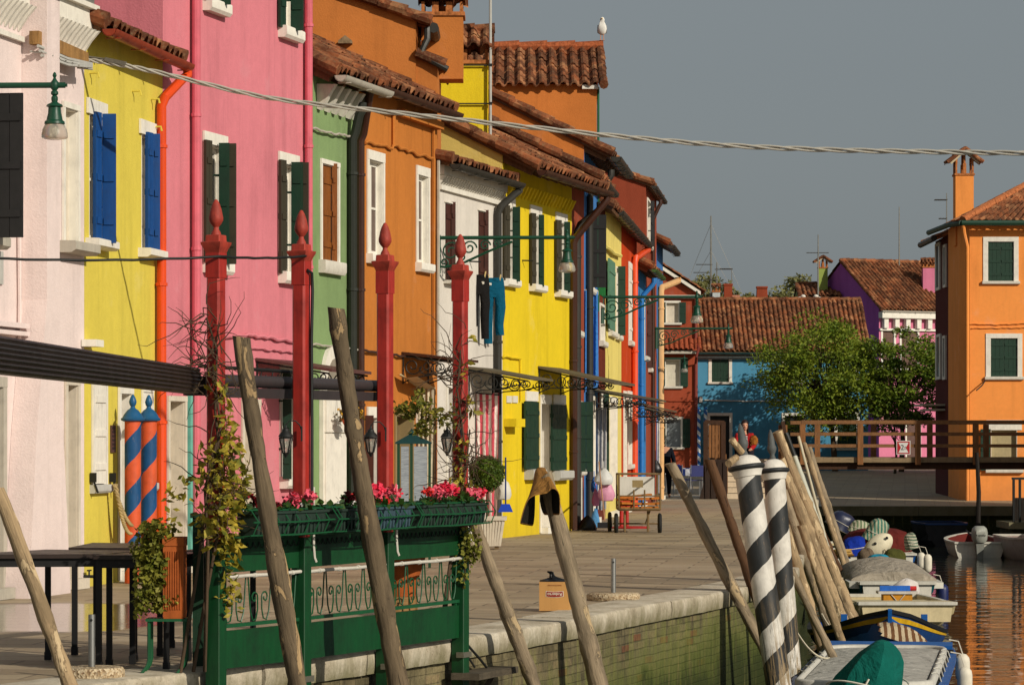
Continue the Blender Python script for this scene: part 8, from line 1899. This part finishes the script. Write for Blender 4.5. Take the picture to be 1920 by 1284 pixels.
for sx in (-1, 1):
    for sy in (-1, 1): mb.box(x+sx*.13-.03, x+sx*.13+.03, Yp+sy*.13-.03, Yp+sy*.13+.03, .004, .051)
mb.build('foot', plain((120, 100, 70)), t)
rg = random.Random(6); xc = ray(912, Yp); cz = zpx(886, Yp); t = thing('topiary_ball', (xc, Yp, zt-.02), 'clipped round box ball on a thin stem', 'topiary'); mb = MB(); mb.tube([(xc, Yp, zt-.05), (xc+.01, Yp, (zt+cz)/2), (xc, Yp, cz)], .014, 6); mb.build('stem', TW, t)
mb = MB(); pts = []
for _ in range(2600): v = V((rg.gauss(0, 1), rg.gauss(0, 1), rg.gauss(0, 1))).normalized(); k = rg.uniform(.86, 1.0); pts.append(V((xc+v.x*.25*k, Yp+v.y*.25*k, cz+v.z*.255*k*(1-.06*v.z))))
mb.ball((xc, Yp, cz), .215, .215, .225, 20, 14); leaves(mb, pts, .042, rg, .6); mb.build('crown', leafmat((52, 80, 20), (104, 126, 34), sc=9), t, smooth=0, recalc=False)
# orange and blue door poles with rope
BL2 = paint((20, 84, 128), .9, .35, .08); SPO = spiral((18, 78, 128), (222, 92, 50), .92, .15, 1)
for px, Yq, lab, ph in ((249, 34.2, 'orange and blue striped door pole, left of the pair', 0), (279, 34.8, 'orange and blue striped door pole, right of the pair', .5)):
    x = ray(px, Yq); t = thing('door_pole', (x, Yq, .004), lab, 'striped pole', 'striped poles at the yellow house door'); zt = zpx(790, Yq); mb = MB(); mb.lathe([(0, .004), (.088, .004), (.088, zt), (0, zt)], (x, Yq, 0), 24)
    mb.build('shaft', spiral((18, 78, 128), (222, 92, 50), .55, .35+ph*.3, -1), t, smooth=50)
    mb = MB(); mb.lathe([(.095, zt-.0), (.125, zt+.012), (.13, zt+.03), (.11, zt+.045), (.095, zt+.075), (.06, zt+.12), (.03, zt+.14), (.022, zt+.16), (.035, zt+.18), (.042, zt+.21), (.03, zt+.25), (.012, zt+.285), (0, zt+.29)], (x, Yq, 0), 20); mb.build('cap', BL2, t, smooth=50)
ROPE = paint((176, 152, 104), .85, .9, .25); t = thing('thick_rope', at(216, 905, 34.9), 'thick twisted rope slung in two loops to the striped door poles', 'rope')
for s_, (e, sag) in enumerate(((at(247, 985, 34.05), .14), (at(245, 1000, 34.05), .26))):
    a = at(214+3*s_, 908, 34.0); Q = []
    for st in (0, 1):
        Q = []
        for k in range(60): f = k/59; p = a.lerp(e, f)-V((0, 0, sag*4*f*(1-f)*.5)); th = f*60+st*PI; Q.append(p+V((math.cos(th)*.011, math.sin(th)*.011, math.sin(th)*.004)))
        mb = MB(); mb.tube(Q, .014, 6); mb.build('strand', ROPE, t, smooth=80)
# hanging basket on the green house
Hh = F3; u = Hh.uat(613); q = Hh.pt((u, .32, 0)); zc = zpx(785, q.y); t = thing('hanging_basket', (q.x, q.y, zc), 'orange hanging basket of yellow flowers before the green house', 'hanging basket'); mb = MB(); mb.lathe([(0, -.09), (.08, -.085), (.115, -.02), (.125, .0), (.11, .0), (0, -.03)], (q.x, q.y, zc), 16); mb.build('pot', paint((206, 84, 34), .85), t)
mb = MB(); pts = cloud(rg, (q.x, q.y, zc+.05), .2, .2, .09, 150); leaves(mb, pts, .06, rg, .7, .2); mb.m = 1; leaves(mb, cloud(rg, (q.x, q.y, zc+.06), .19, .19, .09, 70), .06, rg, .8); mb.build('flowers', [leafmat((96, 84, 32), (140, 112, 40), sc=12), plain((214, 160, 40), .6, .9)], t, smooth=0, recalc=False)
mb = MB()
for sg in (-1, 0, 1): mb.tube([(q.x+sg*.1, q.y+(.1 if sg == 0 else -.05), zc), (q.x, q.y, zc+.42)], .004, 4)
mb.tube([(q.x, q.y, zc+.42), Hh.pt((u, .32, zc+.5)), Hh.pt((u, .02, zc+.5))], .008, 5); mb.build('hanger', IRON, t)
# menu cabinet with green roof
Yq = 38.5; xa, xb = ray(748, Yq), ray(806, Yq); xm = ray(772, Yq); t = thing('menu_cabinet', (xm, Yq, .004), 'glazed menu cabinet with a dark teal pitched roof', 'notice board'); zr = zpx(832, Yq); TG = paint((10, 58, 56), .9, .4)
mb = MB(); mb.loft([[(xa-.04, Yq-.16, zr), (xb+.02, Yq-.16, zr), (xb+.02, Yq+.16, zr), (xa-.04, Yq+.16, zr)], [(xa-.04, Yq-.16, zr+.02), (xb+.02, Yq-.16, zr+.02), (xb+.02, Yq+.16, zr+.02), (xa-.04, Yq+.16, zr+.02)], [(xm-.02, Yq-.02, zr+.12), (xm+.02, Yq-.02, zr+.12), (xm+.02, Yq+.02, zr+.12), (xm-.02, Yq+.02, zr+.12)]]); mb.lathe([(.03, zr+.11), (.05, zr+.13), (.02, zr+.16), (0, zr+.19)], (xm, Yq, 0), 8); mb.build('roof', TG, t)
for x in (xm, xa, xb): mb = MB(); mb.box(x-.016, x+.016, Yq-.15, Yq-.12, .004, zr); mb.build('post', paint((8, 60, 34), .9), t)
PAP = NT('menu_paper'); n_ = PAP.noise(PAP.map(PAP.tc(), (3, 3, 60)), 3, 2); PM = PAP.done(PAP.mix(PAP.ramp(n_, [(.5, 0.0), (.56, .5)]), s2l((150, 158, 164)), s2l((86, 92, 104))), .25)
for a, b in ((xa+.03, xm-.03), (xm+.03, xb-.03)): mb = MB(); mb.box(a, b, Yq-.135, Yq-.11, zr-.72, zr-.03); mb.build('panel', PM, t)
